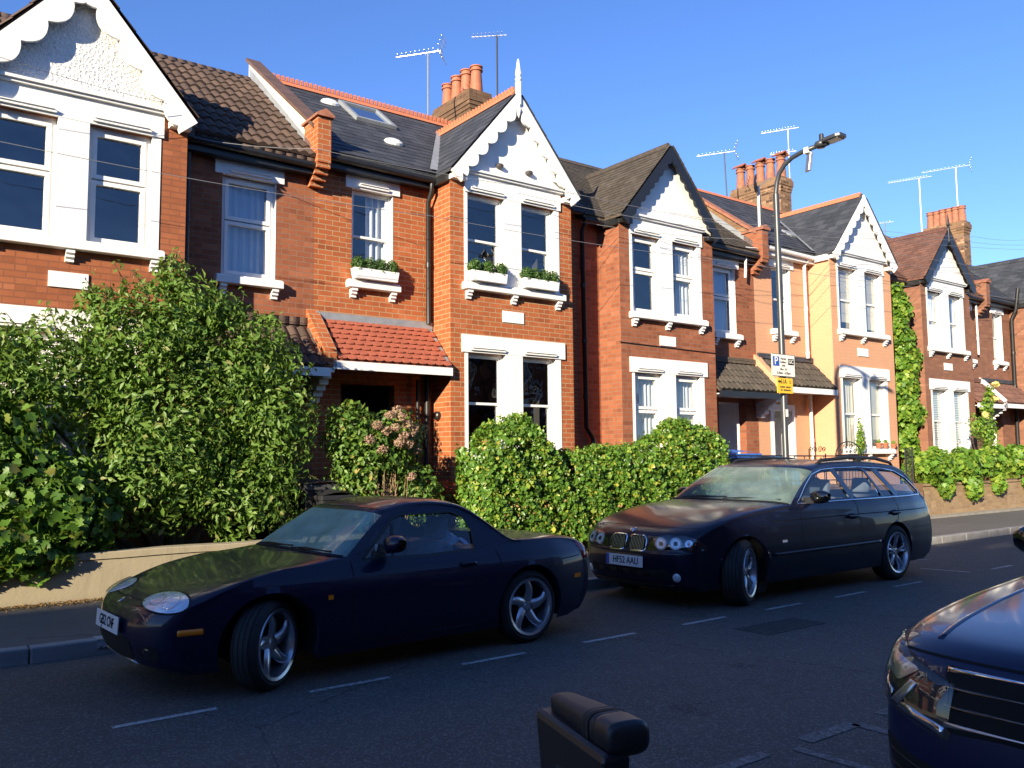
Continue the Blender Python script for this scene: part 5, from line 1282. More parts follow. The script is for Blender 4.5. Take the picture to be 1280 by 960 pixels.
        MB().box(xf+.25+s.loc.x, xr-.2+s.loc.x, s.loc.y-.5, s.loc.y+.5, .17, .42).build('underbody', 'gap_black', s.T)
    def W(s, x): return float(np.interp(x, [a for a, _ in s.Wx], [b for _, b in s.Wx]))
    def S(s, x, z):
        # smooth the width table a little
        w = sum(s.W(x+d)*k for d, k in ((-.1, .25), (0, .5), (.1, .25)))
        return max(.02, w+float(np.interp(z, [a for a, _ in s.tm], [b for _, b in s.tm])))
    def patch(s, name, poly, sg, off, mat, thick=0, parent=None, grid=.06):
        """flat polygon in (x,z) laid on the side surface"""
        xs = [p[0] for p in poly]; zs = [p[1] for p in poly]; v = [Vector(p) for p in poly]; ed = [(i, (i+1) % len(poly)) for i in range(len(poly))]
        for a in np.arange(min(xs), max(xs), grid):
            for b in np.arange(min(zs), max(zs), grid):
                if inpoly(a, b, poly): v.append(Vector((a, b)))
        cv, _, cf, _, _, _ = geometry.delaunay_2d_cdt(v, ed, [], 1, 1e-5)
        m = MB(); m.add([Vector((q.x, sg*(s.S(q.x, q.y)+off), q.y))+s.loc for q in cv], [tuple(f) if sg > 0 else tuple(reversed(f)) for f in cf])
        o = m.build(name, mat, parent or s.T, smooth=True, fix=True)
        if thick: md = o.modifiers.new('s', 'SOLIDIFY'); md.thickness = thick; md.offset = 0
        return o
    def ribbon(s, name, pts, w, mat, sgs=(-1, 1), off=.002, thick=0., parent=None):
        """strip following the side surface along (x,z) points"""
        for sg in sgs:
            m = MB(); L = []; Rr = []
            P2 = []
            for a, b in zip(pts, pts[1:]):
                n = max(1, int(math.dist(a, b)/.04)); P2 += [(a[0]+(b[0]-a[0])*i/n, a[1]+(b[1]-a[1])*i/n) for i in range(n)]
            P2.append(pts[-1]); rows = [[], []]
            for i, p in enumerate(P2):
                q0 = P2[max(0, i-1)]; q1 = P2[min(len(P2)-1, i+1)]; d = Vector((q1[0]-q0[0], q1[1]-q0[1])).normalized(); nn = Vector((-d.y, d.x))*w/2
                for k, e in enumerate((1, -1)):
                    x, z = p[0]+nn.x*e, p[1]+nn.y*e; rows[k].append(Vector((x, sg*(s.S(x, z)+off), z))+s.loc)
            m.grid(rows); o = m.build(name, mat, parent or s.T, smooth=True)
            if thick: md = o.modifiers.new('s', 'SOLIDIFY'); md.thickness = thick; md.offset = 0
    def decal(s, name, poly, O, U, V, off, mat, thick=0., parent=None, dome=0., grid=.03, cast=True):
        """poly 2D in frame O + a*U + b*V, projected along -(UxV) onto the body"""
        O = Vector(O); U = Vector(U).normalized(); V = Vector(V); V = (V-U*V.dot(U)).normalized(); N = U.cross(V)
        xs = [p[0] for p in poly]; zs = [p[1] for p in poly]; v = [Vector(p) for p in poly]; ed = [(i, (i+1) % len(poly)) for i in range(len(poly))]
        for a in np.arange(min(xs)+grid/2, max(xs), grid):
            for b in np.arange(min(zs)+grid/2, max(zs), grid):
                if inpoly(a, b, poly): v.append(Vector((a, b)))
        cv, _, cf, _, _, _ = geometry.delaunay_2d_cdt(v, ed, [], 1, 1e-5)
        PB = np.array(poly); out = []
        mx = 0
        ds = [float(np.min(np.hypot(PB[:, 0]-q.x, PB[:, 1]-q.y))) if i >= 0 else 0 for i, q in enumerate(cv)]; mx = max(ds) or 1
        last = O
        for q, dd in zip(cv, ds):
            st = O+U*q.x+V*q.y+N*.6; hit, nn, _, _ = s.bvh.ray_cast(st, -N, 1.6)
            if hit is None: hit = O+U*q.x+V*q.y if last is None else (st-N*((st-last).dot(N)))
            last = hit
            out.append(hit+N*(off+dome*math.sqrt(max(0, 1-(1-dd/mx)**2)))+s.loc)
        m = MB(); m.add(out, [tuple(f) for f in cf]); o = m.build(name, mat, parent or s.T, smooth=True, fix=False)
        if thick: md = o.modifiers.new('s', 'SOLIDIFY'); md.thickness = thick; md.offset = -1
        return o
    def wheel(s, x, y, r, rimr, wd, style, steer=0., sg=-1, spin=0.):
        wt = bpy.data.objects.new('wheel', None); COL.objects.link(wt); wt.parent = s.T; wt.empty_display_size = .1
        ORIG[wt.name] = Vector((0, 0, 0)); wt.location = (x, y, r); wt.rotation_euler = (0, 0, steer if sg < 0 else steer+PI)
        h = wd/2   # outer face towards -y
        prof = [(rimr-.01, h-.02), (rimr+.012, h-.005), (rimr+.03, h), (r-.035, h-.006), (r-.012, h-.022), (r, h-.045), (r, -h+.045), (r-.012, -h+.022), (r-.03, -h+.006), (rimr+.02, -h), (rimr-.01, -h+.03), (rimr-.01, h-.02)]
        m = MB().lathe([(a, -b) for a, b in prof], (0, 0, 0), 'y', 48); o = m.build('tyre', 'tyre_rubber', wt); autosmooth(o, 50)
        g = MB()
        for yy in (-.055, -.018, .018, .055): g.lathe([(r+.001, yy-.004), (r+.001, yy+.004)], (0, 0, 0), 'y', 48)
        g.build('tread_groove', 'gap_black', wt, smooth=True)
        m = MB().lathe([(rimr-.012, -h+.018), (rimr+.008, -h+.004), (rimr+.004, -h-.004), (rimr-.016, -h+.002), (rimr-.028, -h+.03), (rimr-.035, -h+.09), (rimr-.04, h-.03)], (0, 0, 0), 'y', 48)
        n, tw, w0, w1 = style['n'], style['tw'], style['w0'], style['w1']
        for k in range(style['n']):
            for dsp in style.get('pair', (0,)):
                A = 2*PI*k/n+spin; L = []
                for i in range(9):
                    t = i/8; rr = .045+(rimr-.05)*t; an = A+tw*t*t+dsp*(.35+t)/1.35; ww = (w0+(w1-w0)*t+(.018*(t > .85)))/2; yy = -h+.028+style['dish']*(1-t)**1.6*1.0-.006*math.sin(t*PI)
                    c = Vector((rr*math.cos(an), yy, rr*math.sin(an))); tt = Vector((-math.sin(an), 0, math.cos(an)))
                    L.append([c-tt*ww+Vector((0, .016, 0)), c-tt*ww*.7, c-Vector((0, .006, 0)), c+tt*ww*.7, c+tt*ww+Vector((0, .016, 0)), c+tt*ww*.5+Vector((0, .035, 0)), c-tt*ww*.5+Vector((0, .035, 0)), c-tt*ww+Vector((0, .016, 0))])
                m.grid(L)
        m.lathe([(0, -h+.022+style['dish']), (.03, -h+.022+style['dish']), (.034, -h+.028+style['dish']), (.062, -h+.032+style['dish']), (.07, -h+.07+style['dish'])], (0, 0, 0), 'y', 24)
        o = m.build('rim', 'alloy', wt, fix=True); autosmooth(o, 45)
        MB().lathe([(rimr-.04, -h+.10), (.14, -h+.11), (.14, -h+.09), (0, -h+.09)], (0, 0, 0), 'y', 32).build('brake_disc', 'dark_trim', wt)
        return wt
    def plate(s, txt, O, U, V, w=.52, hgt=.111, blue=True, off=.012):
        O = Vector(O); U = Vector(U).normalized(); V = Vector(V).normalized(); N = U.cross(V)
        c = s.loc+O+N*off
        m = MB(); m.prism([(-w/2, -hgt/2), (w/2, -hgt/2), (w/2, hgt/2), (-w/2, hgt/2)], lambda a, b, t: c+U*a+V*b+N*t, 0, .006); p = m.build('number_plate', 'plate_white', s.T, bevel=.002)
        M = Matrix((U, V, N)).transposed().to_4x4(); M.translation = c+N*.0075+U*(.02 if blue else 0)
        text_mesh(txt, hgt*.86, 'gap_black', M, 'characters', p, xs=.84)
        if blue: m = MB(); m.prism([(-w/2+.002, -hgt/2+.002), (-w/2+.045, -hgt/2+.002), (-w/2+.045, hgt/2-.002), (-w/2+.002, hgt/2-.002)], lambda a, b, t: c+U*a+V*b+N*t, .0062, .0075); m.build('blue_band', 'plate_blue', p)
    def seats(s, xs, zb, ys=(-.36, .36), hz=.62, mat='seat_cloth'):
        for x in xs:
            for y in ys:
                o = s.loc
                m = MB(); m.prism([(0, 0), (.46, .02), (.66, hz*.95), (.60, hz+.02), (.50, hz), (.36, .22), (.02, .18)], lambda a, b, t: (o.x+x+a, o.y+y+t, zb+b), -.23, .23)
                q = m.build('seat', mat, s.T, bevel=.05)
                MB().prism([(.56, hz+.03), (.64, hz+.03), (.68, hz+.2), (.60, hz+.22)], lambda a, b, t: (o.x+x+a, o.y+y+t, zb+b), -.12, .12).build('headrest', mat, q, bevel=.03)
    def mirror(s, x, y, z, sg, mat, w=.20, h=.13, d=.09):
        o = s.loc; P = []
        for i in range(9):
            a = i/8; sc = math.sin(PI*(.12+.80*a))**.5
            ring = []
            for k in range(14):
                th = 2*PI*k/14; cx = math.copysign(abs(math.cos(th))**.7, math.cos(th)); cz = math.copysign(abs(math.sin(th))**.7, math.sin(th))
                ring.append((o.x+x+cx*d*.5*sc-.02*a*0, o.y+sg*(abs(y)+w*a), z+cz*h*.5*sc+.01*a))
            ring.append(ring[0]); P.append(ring)
        q = MB().grid(P).build('door_mirror', mat, s.T, smooth=True, merge=.0005)
        MB().prism([(-.05, -.03), (.05, -.03), (.04, .03), (-.04, .03)], lambda a, b, t: (o.x+x+a, o.y+sg*t, z-h*.25+b), abs(y)-.08, abs(y)+.05).build('mirror_arm', 'dark_trim', q)
        return q

el = lambda cx, cy, a, b, n=24, p=1.: [(cx+a*math.copysign(abs(math.cos(t))**p, math.cos(t)), cy+b*math.copysign(abs(math.sin(t))**p, math.sin(t))) for t in [2*PI*i/n for i in range(n)]]

# ---- dark blue roadster with hard top
rows = [(-.62, .17, -.42, .17, 2.6), (-.73, .22, -.46, .22, 2.6), (-.79, .32, -.48, .32, 2.4), (-.805, .42, -.49, .42, 2.3), (-.795, .50, -.49, .50, 2.3), (-.75, .585, -.45, .575, 2.3), (-.60, .645, -.34, .65, 2.5), (-.35, .715, -.14, .735, 2.7), (0, .785, .12, .785, 3.0),
        (.25, .815, .34, .79, 3.2), (.42, .842, .58, .80, 3.6), (.47, .852, .65, .82, 4.0), (.70, .995, .83, .965, 4.5), (.91, 1.13, 1.00, 1.085, 4.2), (.98, 1.165, 1.09, 1.115, 3.6), (1.22, 1.21, 1.30, 1.15, 3.2), (1.48, 1.215, 1.50, 1.152, 3.1), (1.68, 1.19, 1.70, 1.12, 3.1),
        (1.82, 1.135, 1.84, 1.05, 3.1), (1.99, 1.00, 1.98, .945, 3.3), (2.11, .89, 2.12, .855, 3.4), (2.20, .862, 2.26, .832, 3.2), (2.70, .858, 2.68, .82, 3.0), (2.98, .825, 2.88, .785, 2.8), (3.09, .765, 2.93, .73, 2.6), (3.13, .66, 2.95, .65, 2.5), (3.17, .55, 2.97, .55, 2.5), (3.17, .40, 2.96, .40, 2.5), (3.12, .28, 2.93, .28, 2.5), (3.0, .20, 2.88, .20, 2.5)]
W = [(-.8, .60), (-.5, .715), (-.3, .775), (0, .825), (.3, .832), (.8, .822), (1.4, .82), (1.9, .832), (2.26, .845), (2.6, .825), (2.9, .755), (3.2, .64)]
tum = [(.12, -.07), (.22, -.03), (.35, -.008), (.5, 0), (.62, -.004), (.69, -.018), (.745, -.045), (.785, -.085), (.82, -.115), (.97, -.185), (1.08, -.25), (1.2, -.34)]
win = [[(.72, .80), (1.06, 1.072), (1.14, 1.10), (1.62, 1.105), (1.72, 1.06), (1.765, .95), (1.75, .80), (1.3, .788)]]
TW = -.04
mx = Car('parked_car', 'dark navy two-seat roadster with a hard top, front wheels turned out, parked at the kerb', (2.43, 6.90, 0), rows, 5, W, tum, 'paint_roadster', .165,
         [(0, .30, .345), (2.265, .30, .345)], dict(ws=(11, 13, .90), rw=(18, 20, .84)), win, 'cars parked along the far kerb')
sty = dict(n=5, tw=.34, w0=.092, w1=.056, dish=.020)
mx.wheel(0, -.70, .298, .228, .195, sty, R_(34), spin=.3); mx.wheel(2.265, -.715, .298, .228, .195, sty, 0, spin=.1)
mx.wheel(0, .70, .298, .228, .195, sty, R_(34), 1); mx.wheel(2.265, .715, .298, .228, .195, sty, 0, 1)
# panel gaps
for n_, pts in (('door_gap', [(.62, .80), (.60, .66), (.60, .40), (.64, .26)]), ('door_gap', [(.64, .26), (1.2, .25), (1.7, .27), (1.86, .36), (1.93, .55), (1.95, .70), (1.94, .79)]), ('bumper_gap', [(-.31, .52), (-.44, .53)]), ('bumper_gap', [(2.62, .66), (2.90, .67)]), ('sill_line', [(.37, .22), (1.2, .215), (1.9, .22)])):
    mx.ribbon(n_, pts, .007 if 'sill' not in n_ else .005, 'gap_black')
mx.ribbon('window_seal', win[0]+[win[0][0]], .022, 'dark_trim', off=.001); mx.ribbon('roof_seam', [(1.80, .815), (1.95, .82), (2.12, .835), (2.24, .828)], .010, 'gap_black')
mx.ribbon('quarter_frame', [(.99, .80), (1.05, 1.04)], .022, 'dark_trim', off=-.006)
for sg in (-1, 1):
    o = mx.loc
    # headlights: oval, wrapped round the corner
    U = Vector((.60, sg*-1*.0+(-.80 if sg < 0 else .80), 0)) if False else None
hd_ = []
for sg in (-1, 1):
    Nrm = Vector((-.62, .66*sg, .42)).normalized(); Ux = Vector((0, 0, 1)).cross(Nrm).normalized(); Vx = Nrm.cross(Ux); tl = .28*sg
    Oc = Vector((-.575, .475*sg, .605)); Ur = Ux*math.cos(tl)+Vx*math.sin(tl)*(1); Vr = Nrm.cross(Ur)
    a = mx.decal('headlight', el(0, 0, .20, .088, 32), Oc, Ur, Vr, .002, 'reflector', dome=.004)
    mx.decal('headlight_lens', el(0, 0, .207, .094, 32), Oc, Ur, Vr, .008, 'lens_clear', parent=a, dome=.02)
    mx.decal('headlight_rim', [q for q in el(0, 0, .215, .102, 32)], Oc, Ur, Vr, .0008, 'gap_black', parent=a)
    for k, (ca, r_) in enumerate(((-.07, .052), (.065, .06))): mx.decal('lamp_bowl', el(ca*1, 0, r_, r_*.95, 18), Oc, Ur, Vr, .008, 'chrome', parent=a, dome=-.012)
mx.ribbon('side_repeater', [(.395, .575), (.435, .575)], .032, 'amber', off=.006)
mx.ribbon('rear_marker', [(2.80, .50), (2.90, .50)], .038, 'amber', off=.004)
for sg in (-1, 1): mx.decal('tail_light', roundpoly([(-.13, -.075), (.13, -.06), (.13, .05), (-.13, .085)], .04), (2.99, .60*sg, .70), Vector((-.45*sg*-1*-1, -.75*-1*sg*-1, 0)) if False else (Vector((0, 0, 1)).cross(Vector((.8, .6*sg, .05)))), (0, 0, 1), .004, 'red_lens', dome=.012)
for sg in (-1, 1): mx.decal('side_marker', roundpoly([(-.075, -.02), (.075, -.02), (.075, .02), (-.075, .02)], .012), (-.50, .70*sg, .44), Vector((0, 0, 1)).cross(Vector((-.55, .83*sg, 0))), (0, 0, 1), .004, 'amber', thick=.004)
# grille mouth, plate, badge
mx.decal('grille', roundpoly([(-.37, -.04), (-.29, -.115), (.29, -.115), (.37, -.04), (.34, .06), (-.34, .06)], .05), (-.80, 0, .33), (0, -1, 0), (0, 0, 1), .003, 'gap_black')
mx.ribbon('grille_lip', [(-.2, .2), (-.2, .2001)], .001, 'gap_black', off=-.01) if False else None
mx.decal('lit_grille_lip', roundpoly([(-.34, -.018), (.34, -.018), (.30, .012), (-.30, .012)], .01), (-.74, 0, .222), (0, -1, 0), (0, 0, 1), .012, 'alloy', thick=.01)  # bright metal strip stands in for the sunlit lip under the mouth
for sg in (-1, 1): a = mx.decal('fog_light_recess', el(0, 0, .085, .05, 20), (-.66, .50*sg, .305), Vector((0, 0, 1)).cross(Vector((-.8, .6*sg, 0))), (0, 0, 1), .003, 'gap_black'); mx.decal('fog_light', el(-.02, 0, .035, .035, 16), (-.66, .50*sg, .305), Vector((0, 0, 1)).cross(Vector((-.8, .6*sg, 0))), (0, 0, 1), .008, 'lens_clear', parent=a, dome=.01)
mx.plate('GJ52 CNF', (-.803, .0, .455), (0, -1, 0), (.06, 0, 1), off=.015, blue=False)
mx.decal('badge', el(0, 0, .032, .026, 20), (-.725, 0, .585), (0, -1, 0), (.6, 0, .8), .004, 'chrome', thick=.004); mx.decal('badge_mark', roundpoly([(-.02, 0), (-.006, .012), (0, .002), (.006, .012), (.02, 0), (0, -.014)], .003), (-.725, 0, .585), (0, -1, 0), (.6, 0, .8), .0055, 'dark_trim', grid=.01)
# bonnet edge: thin dark line on the blanket
def blanket_line(car, js, i0, i1, name='bonnet_gap', w=.006):
    for sg in (-1, 1):
        rows = [[], []]
        for i in range(i0, i1+1):
            p = car.P(i, js); q = car.P(i, js+1); d = (q-p).normalized()*w
            a = p; b = p+d; n = Vector((0, 0, .0025))
            for k, e in enumerate((a, b)): rows[k].append(Vector((e.x, e.y*(-sg), e.z))+n+car.loc)
        MB().grid(rows).build(name, 'gap_black', car.T, smooth=True)
blanket_line(mx, 12, 6*5, 11*5)
def cross_line(car, i, j1, name='bonnet_gap', w=.007, lift=.002):
    rows = [[], []]
    for j in range(-j1, j1+1):
        p = car.P(i, abs(j)); q = car.P(min(i+1, car.nr-1), abs(j)); d = (q-p).normalized()*w; s = 1 if j <= 0 else -1
        nrm = Vector((-d.z, 0, d.x)).normalized(); nrm = nrm if nrm.z > 0 or abs(nrm.z) < .2 and nrm.x < 0 else -nrm
        for k, e in enumerate((p, p+d)): e = e+nrm*lift; rows[k].append(Vector((e.x, e.y*s, e.z))+car.loc)
    MB().grid(rows).build(name, 'gap_black', car.T, smooth=True)
cross_line(mx, 5*5+2, 12); cross_line(mx, 10*5+4, 18, 'cowl', .03, .003); cross_line(mx, 13*5+3, 20, 'roof_seam'); cross_line(mx, 21*5, 19, 'boot_gap')
def wipers(car, pts):
    for (a, b) in pts:
        a, b = Vector(a)+car.loc, Vector(b)+car.loc; MB().tube([a, a.lerp(b, .5)+Vector((-.01, 0, .012)), b], .006, 6).tube([a.lerp(b, .25)+Vector((0, 0, -.004)), b+(b-a)*.25], .007, 5).build('wiper', 'dark_trim', car.T)
wipers(mx, [((.46, -.10, .865), (.51, -.52, .865)), ((.44, .45, .865), (.47, .02, .875))])
mx.mirror(.90, .79, .905, -1, 'paint_roadster', .19, .13, .15); mx.mirror(.90, .79, .905, 1, 'paint_roadster', .19, .135, .15)
for sg in (-1, 1):
    a = mx.patch('door_handle', roundpoly([(1.54, .675), (1.71, .68), (1.71, .72), (1.54, .715)], .02), sg, .002, 'gap_black', grid=.02); mx.patch('handle_flap', roundpoly([(1.56, .69), (1.70, .695), (1.70, .718), (1.56, .712)], .01), sg, .010, 'paint_roadster', .01, a, .02)
mx.seats([1.0], .24, hz=.60)
o = mx.loc
MB().prism([(.48, .60), (.52, .84), (.74, .86), (.83, .78), (.80, .6)], lambda a, b, t: (o.x+a, o.y+t, b), -.70, .70).build('dashboard', 'dark_trim', mx.T, bevel=.03)
MB().tube([(o.x+.96+.06*math.sin(a), o.y+.36+.18*math.cos(a), .76+.17*math.sin(a)) for a in [2*PI*i/24 for i in range(25)]], .014, 6).build('steering_wheel', 'dark_trim', mx.T, smooth=True)
MB().box(o.x+1.0, o.x+2.0, o.y-.72, o.y+.72, .2, .28).box(o.x+1.72, o.x+2.0, o.y-.70, o.y+.70, .28, .80).build('cabin_floor', 'dark_trim', mx.T)
MB().obox((o.x+.64, o.y-.1, 1.12), (.03, .2, .05)).build('rear_view_mirror', 'dark_trim', mx.T) if False else None
T = thing('folded_cloth', 'pale blue cloth lying behind the seats of the roadster', 'cloth', (o.x+1.7, o.y-.25, .8))
MB().grid([[(o.x+1.60+.30*i/6, o.y-.45+.35*j/6, .83+.10*math.sin(PI*i/6)*math.sin(PI*j/6)+.03*math.sin(i*2+j)) for i in range(7)] for j in range(7)]).build('cloth', 'cloth_blue_white', T, smooth=True)
T = thing('paper_permit', 'small white permit inside the front corner of the roadster side window', 'permit', (o.x+.86, o.y-.70, .85)); MB().obox((o.x+.90, o.y-.675, .872), (.09, .004, .05), Matrix.Rotation(R_(4), 3, 'Z')).build('slip', 'plate_white', T)

# ---- dark blue estate
rows = [(-.72, .18, -.50, .18, 2.6), (-.80, .24, -.53, .24, 2.6), (-.83, .34, -.55, .34, 2.6), (-.845, .46, -.56, .46, 2.6), (-.84, .545, -.56, .545, 2.6), (-.81, .56, -.55, .555, 2.8), (-.795, .63, -.54, .625, 2.8), (-.765, .705, -.50, .695, 2.6), (-.68, .765, -.40, .755, 2.6), (-.40, .855, -.18, .835, 2.8), (0, .935, .15, .895, 3.0), (.35, .975, .5, .925, 3.2),
        (.60, .995, .82, .94, 3.6), (.66, 1.005, .90, .955, 4.0), (.98, 1.19, 1.20, 1.14, 4.5), (1.30, 1.355, 1.50, 1.285, 4.2), (1.42, 1.395, 1.60, 1.325, 3.6), (1.8, 1.435, 1.9, 1.365, 3.2), (2.3, 1.445, 2.35, 1.375, 3.1), (2.8, 1.43, 2.82, 1.355, 3.1), (3.2, 1.395, 3.18, 1.315, 3.2), (3.42, 1.36, 3.38, 1.265, 3.2),
        (3.56, 1.27, 3.50, 1.19, 3.2), (3.80, 1.02, 3.70, .99, 3.2), (3.86, .93, 3.74, .91, 3.0), (3.90, .75, 3.78, .75, 2.8), (3.95, .64, 3.82, .64, 2.8), (3.97, .50, 3.83, .50, 2.8), (3.94, .34, 3.82, .34, 2.8), (3.85, .24, 3.76, .24, 2.8)]
W = [(-.85, .69), (-.55, .775), (-.3, .84), (0, .875), (.4, .888), (1.4, .895), (2.5, .897), (3.0, .885), (3.4, .86), (3.8, .80), (4.0, .72)]
tum = [(.12, -.07), (.25, -.03), (.4, -.004), (.55, 0), (.70, -.008), (.81, -.022), (.822, -.032), (.92, -.055), (.965, -.085), (1.0, -.10), (1.15, -.155), (1.3, -.22), (1.4, -.28)]
win = [[(1.04, 1.00), (1.30, 1.175), (1.52, 1.275), (1.72, 1.31), (1.80, 1.312), (1.99, 1.00)], [(2.10, 1.00), (1.90, 1.315), (2.45, 1.322), (2.68, 1.00)], [(2.74, 1.00), (2.52, 1.32), (2.65, 1.318), (2.98, 1.00)], [(3.11, 1.00), (2.80, 1.312), (3.12, 1.28), (3.34, 1.20), (3.60, 1.02), (3.59, 1.0)]]
bw = Car('parked_car', 'dark blue estate car with roof rails and twin kidney grille parked behind the roadster', (7.86, 6.95, 0), rows, 5, W, tum, 'paint_estate', .19,
         [(0, .325, .365), (2.83, .325, .365)], dict(ws=(13, 15, .91), rw=(22, 23, .80)), win, 'cars parked along the far kerb')
sty = dict(n=5, tw=0., w0=.042, w1=.034, dish=.015, pair=(-.20, .20))
bw.wheel(0, -.765, .325, .236, .225, sty, R_(22), spin=.4); bw.wheel(2.83, -.775, .325, .236, .225, sty, 0, spin=.2)
bw.wheel(0, .765, .325, .236, .225, sty, R_(22), 1); bw.wheel(2.83, .775, .325, .236, .225, sty, 0, 1)
for n_, pts in (('door_gap', [(.98, .955), (.93, .80), (.92, .50), (.96, .30)]), ('door_gap', [(2.05, .99), (2.05, .60), (2.05, .32)]), ('door_gap', [(2.90, .99), (2.95, .85), (2.86, .70)]), ('bumper_gap', [(-.40, .555), (-.56, .56)]), ('bumper_gap', [(3.22, .60), (3.80, .60)]), ('bonnet_side_gap', [(-.45, .77), (-.2, .845), (.2, .90), (.8, .94)])):
    bw.ribbon(n_, pts, .007, 'gap_black')
bw.ribbon('rubbing_strip', [(.40, .475), (2.42, .485)], .03, 'paint_estate', off=.012, thick=.012); bw.ribbon('crease', [(.40, .81), (2.0, .815), (3.7, .815)], .008, 'gap_black', off=.0012)
bw.ribbon('window_chrome', [(.97, .985), (1.20, 1.155), (1.40, 1.272), (1.62, 1.325), (1.9, 1.34), (2.4, 1.346), (2.9, 1.325), (3.2, 1.285), (3.42, 1.20), (3.66, 1.03), (3.64, .985), (3.3, .978), (2., .975), (.97, .97)], .014, 'chrome', off=.006, thick=.008)
for p in ([(2.045, .99), (1.845, 1.33)], [(3.04, .99), (2.73, 1.325)]): bw.ribbon('pillar_trim', p, .095, 'black_gloss', off=.002)
bw.ribbon('pillar_trim', [(2.71, .99), (2.49, 1.325)], .035, 'black_gloss', off=.002)
o = bw.loc
for sg in (-1, 1):
    MB().tube([(o.x+1.55, o.y+sg*.60, 1.34), (o.x+1.75, o.y+sg*.60, 1.43), (o.x+2.3, o.y+sg*.60, 1.46), (o.x+2.9, o.y+sg*.60, 1.445), (o.x+3.25, o.y+sg*.59, 1.39), (o.x+3.34, o.y+sg*.58, 1.34)], [.012, .02, .022, .022, .02, .012], 8).build('roof_rail', 'dark_trim', bw.T, smooth=True)
    MB().obox((o.x+2.5, o.y+sg*.60, 1.42), (.10, .05, .08)).build('rail_foot', 'dark_trim', bw.T)
def front_dec(car, name, poly, x, y, z, off, mat, nx=-1., ny=0., nz=0., **kw):
    N = Vector((nx, ny, nz)).normalized(); U = Vector((0, 0, 1)).cross(N).normalized(); return car.decal(name, poly, (x, y, z), U, N.cross(U), off, mat, **kw)
# U points to +... for N=(-1,0,0): U = z x N = (0,-1,0) -> image right when seen from the front
kid = roundpoly([(-.11, -.075), (.09, -.075), (.11, .03), (.095, .07), (-.08, .07), (-.115, .02)], .045, 6)
for sg in (-1, 1):
    pk = [(x*-sg*-1, z) for x, z in kid]; pk = pk if sg > 0 else pk
    if sg < 0: pk = [(-x, z) for x, z in kid][::-1]
    else: pk = kid
    gq = front_dec(bw, 'kidney_grille', [(x*1.09, z*1.11) for x, z in pk], -.80, sg*.135, .63, .004, 'chrome', thick=.01)
    front_dec(bw, 'grille_opening', pk, -.80, sg*.135, .63, .007, 'gap_black', parent=gq)
    for k in range(9): front_dec(bw, 'grille_slat', [(-.09+.021*k, -.065), (-.09+.021*k+.007, -.065), (-.09+.021*k+.007, .06), (-.09+.021*k, .06)], -.80, sg*.135, .63, .012, 'alloy', parent=gq)
    # headlamp unit wrapping round the corner
    hl = [(-.29, -.07), (.20, -.075), (.33, -.05), (.22, .045), (.10, .078), (-.10, .085), (-.22, .05)]
    if sg > 0: hl = [(-x, z) for x, z in hl][::-1]
    Nn = dict(nx=-.80, ny=.58*sg, nz=.1); px, py, pz = -.70, sg*.545, .635
    a = front_dec(bw, 'headlight', roundpoly(hl, .03), px, py, pz, .002, 'black_gloss', **Nn)
    for cx, r1 in ((-.135, .062), (.015, .062), (.145, .036)):
        cx = cx if sg < 0 else -cx
        front_dec(bw, 'lamp_ring', el(cx, .0, r1, r1, 24), px, py, pz, .005, 'led_lens' if r1 > .05 else 'chrome', parent=a, **Nn)
        front_dec(bw, 'lamp_bowl', el(cx, .0, r1*.78, r1*.78, 24), px, py, pz, .0075, 'reflector', parent=a, dome=-.003, **Nn)
        front_dec(bw, 'lamp_bulb', el(cx, .0, r1*.34, r1*.34, 12), px, py, pz, .0095, 'gap_black' if r1 > .05 else 'amber', parent=a, **Nn)
    front_dec(bw, 'headlight_lens', roundpoly(hl, .03), px, py, pz, .013, 'lens_clear', parent=a, dome=.006, **Nn)
front_dec(bw, 'badge', el(0, 0, .036, .036, 24), -.72, 0, .755, .004, 'chrome', nx=-.6, nz=.8, thick=.004)
for q in range(4):
    a0 = q*PI/2; front_dec(bw, 'badge_quarter', [(0, 0)]+[(.026*math.cos(a0+PI/2*i/6), .026*math.sin(a0+PI/2*i/6)) for i in range(7)], -.72, 0, .755, .0055, 'plate_white' if q % 2 else 'plate_blue', nx=-.6, nz=.8, grid=.02)
bw.plate('HF52 AAU', (-.845, 0, .445), (0, -1, 0), (.03, 0, 1), off=.012)
front_dec(bw, 'lower_grille', roundpoly([(-.56, -.05), (.56, -.05), (.54, .045), (-.54, .045)], .03), -.82, 0, .345, .003, 'gap_black')
for k in range(5): front_dec(bw, 'lower_grille_bar', roundpoly([(-.42+.19*k, -.03), (-.42+.19*k+.09, -.03), (-.42+.19*k+.09, .02), (-.42+.19*k, .02)], .01), -.82, 0, .345, .008, 'dark_trim')
for sg in (-1, 1): front_dec(bw, 'fog_light', el(0, 0, .042, .042, 20), -.74, sg*.60, .315, .006, 'reflector', nx=-.85, ny=.5*sg, dome=.012)
front_dec(bw, 'bumper_strip', [(-.62, -.006), (.62, -.006), (.62, .006), (-.62, .006)], -.84, 0, .425, .003, 'gap_black'); front_dec(bw, 'front_splitter', roundpoly([(-.55, -.015), (.55, -.015), (.58, .012), (-.58, .012)], .01), -.80, 0, .225, .02, 'dark_trim', thick=.015)
bw.ribbon('bumper_strip', [(-.52, .455), (-.36, .455)], .012, 'gap_black', off=.002)
bw.ribbon('side_repeater', [(.56, .60), (.64, .60)], .026, 'reflector', off=.004)
bw.ribbon('mud_flap', [(.31, .20), (.31, .10)], .14, 'dark_trim', off=-.02); bw.ribbon('mud_flap', [(3.16, .24), (3.18, .12)], .12, 'dark_trim', off=-.02)
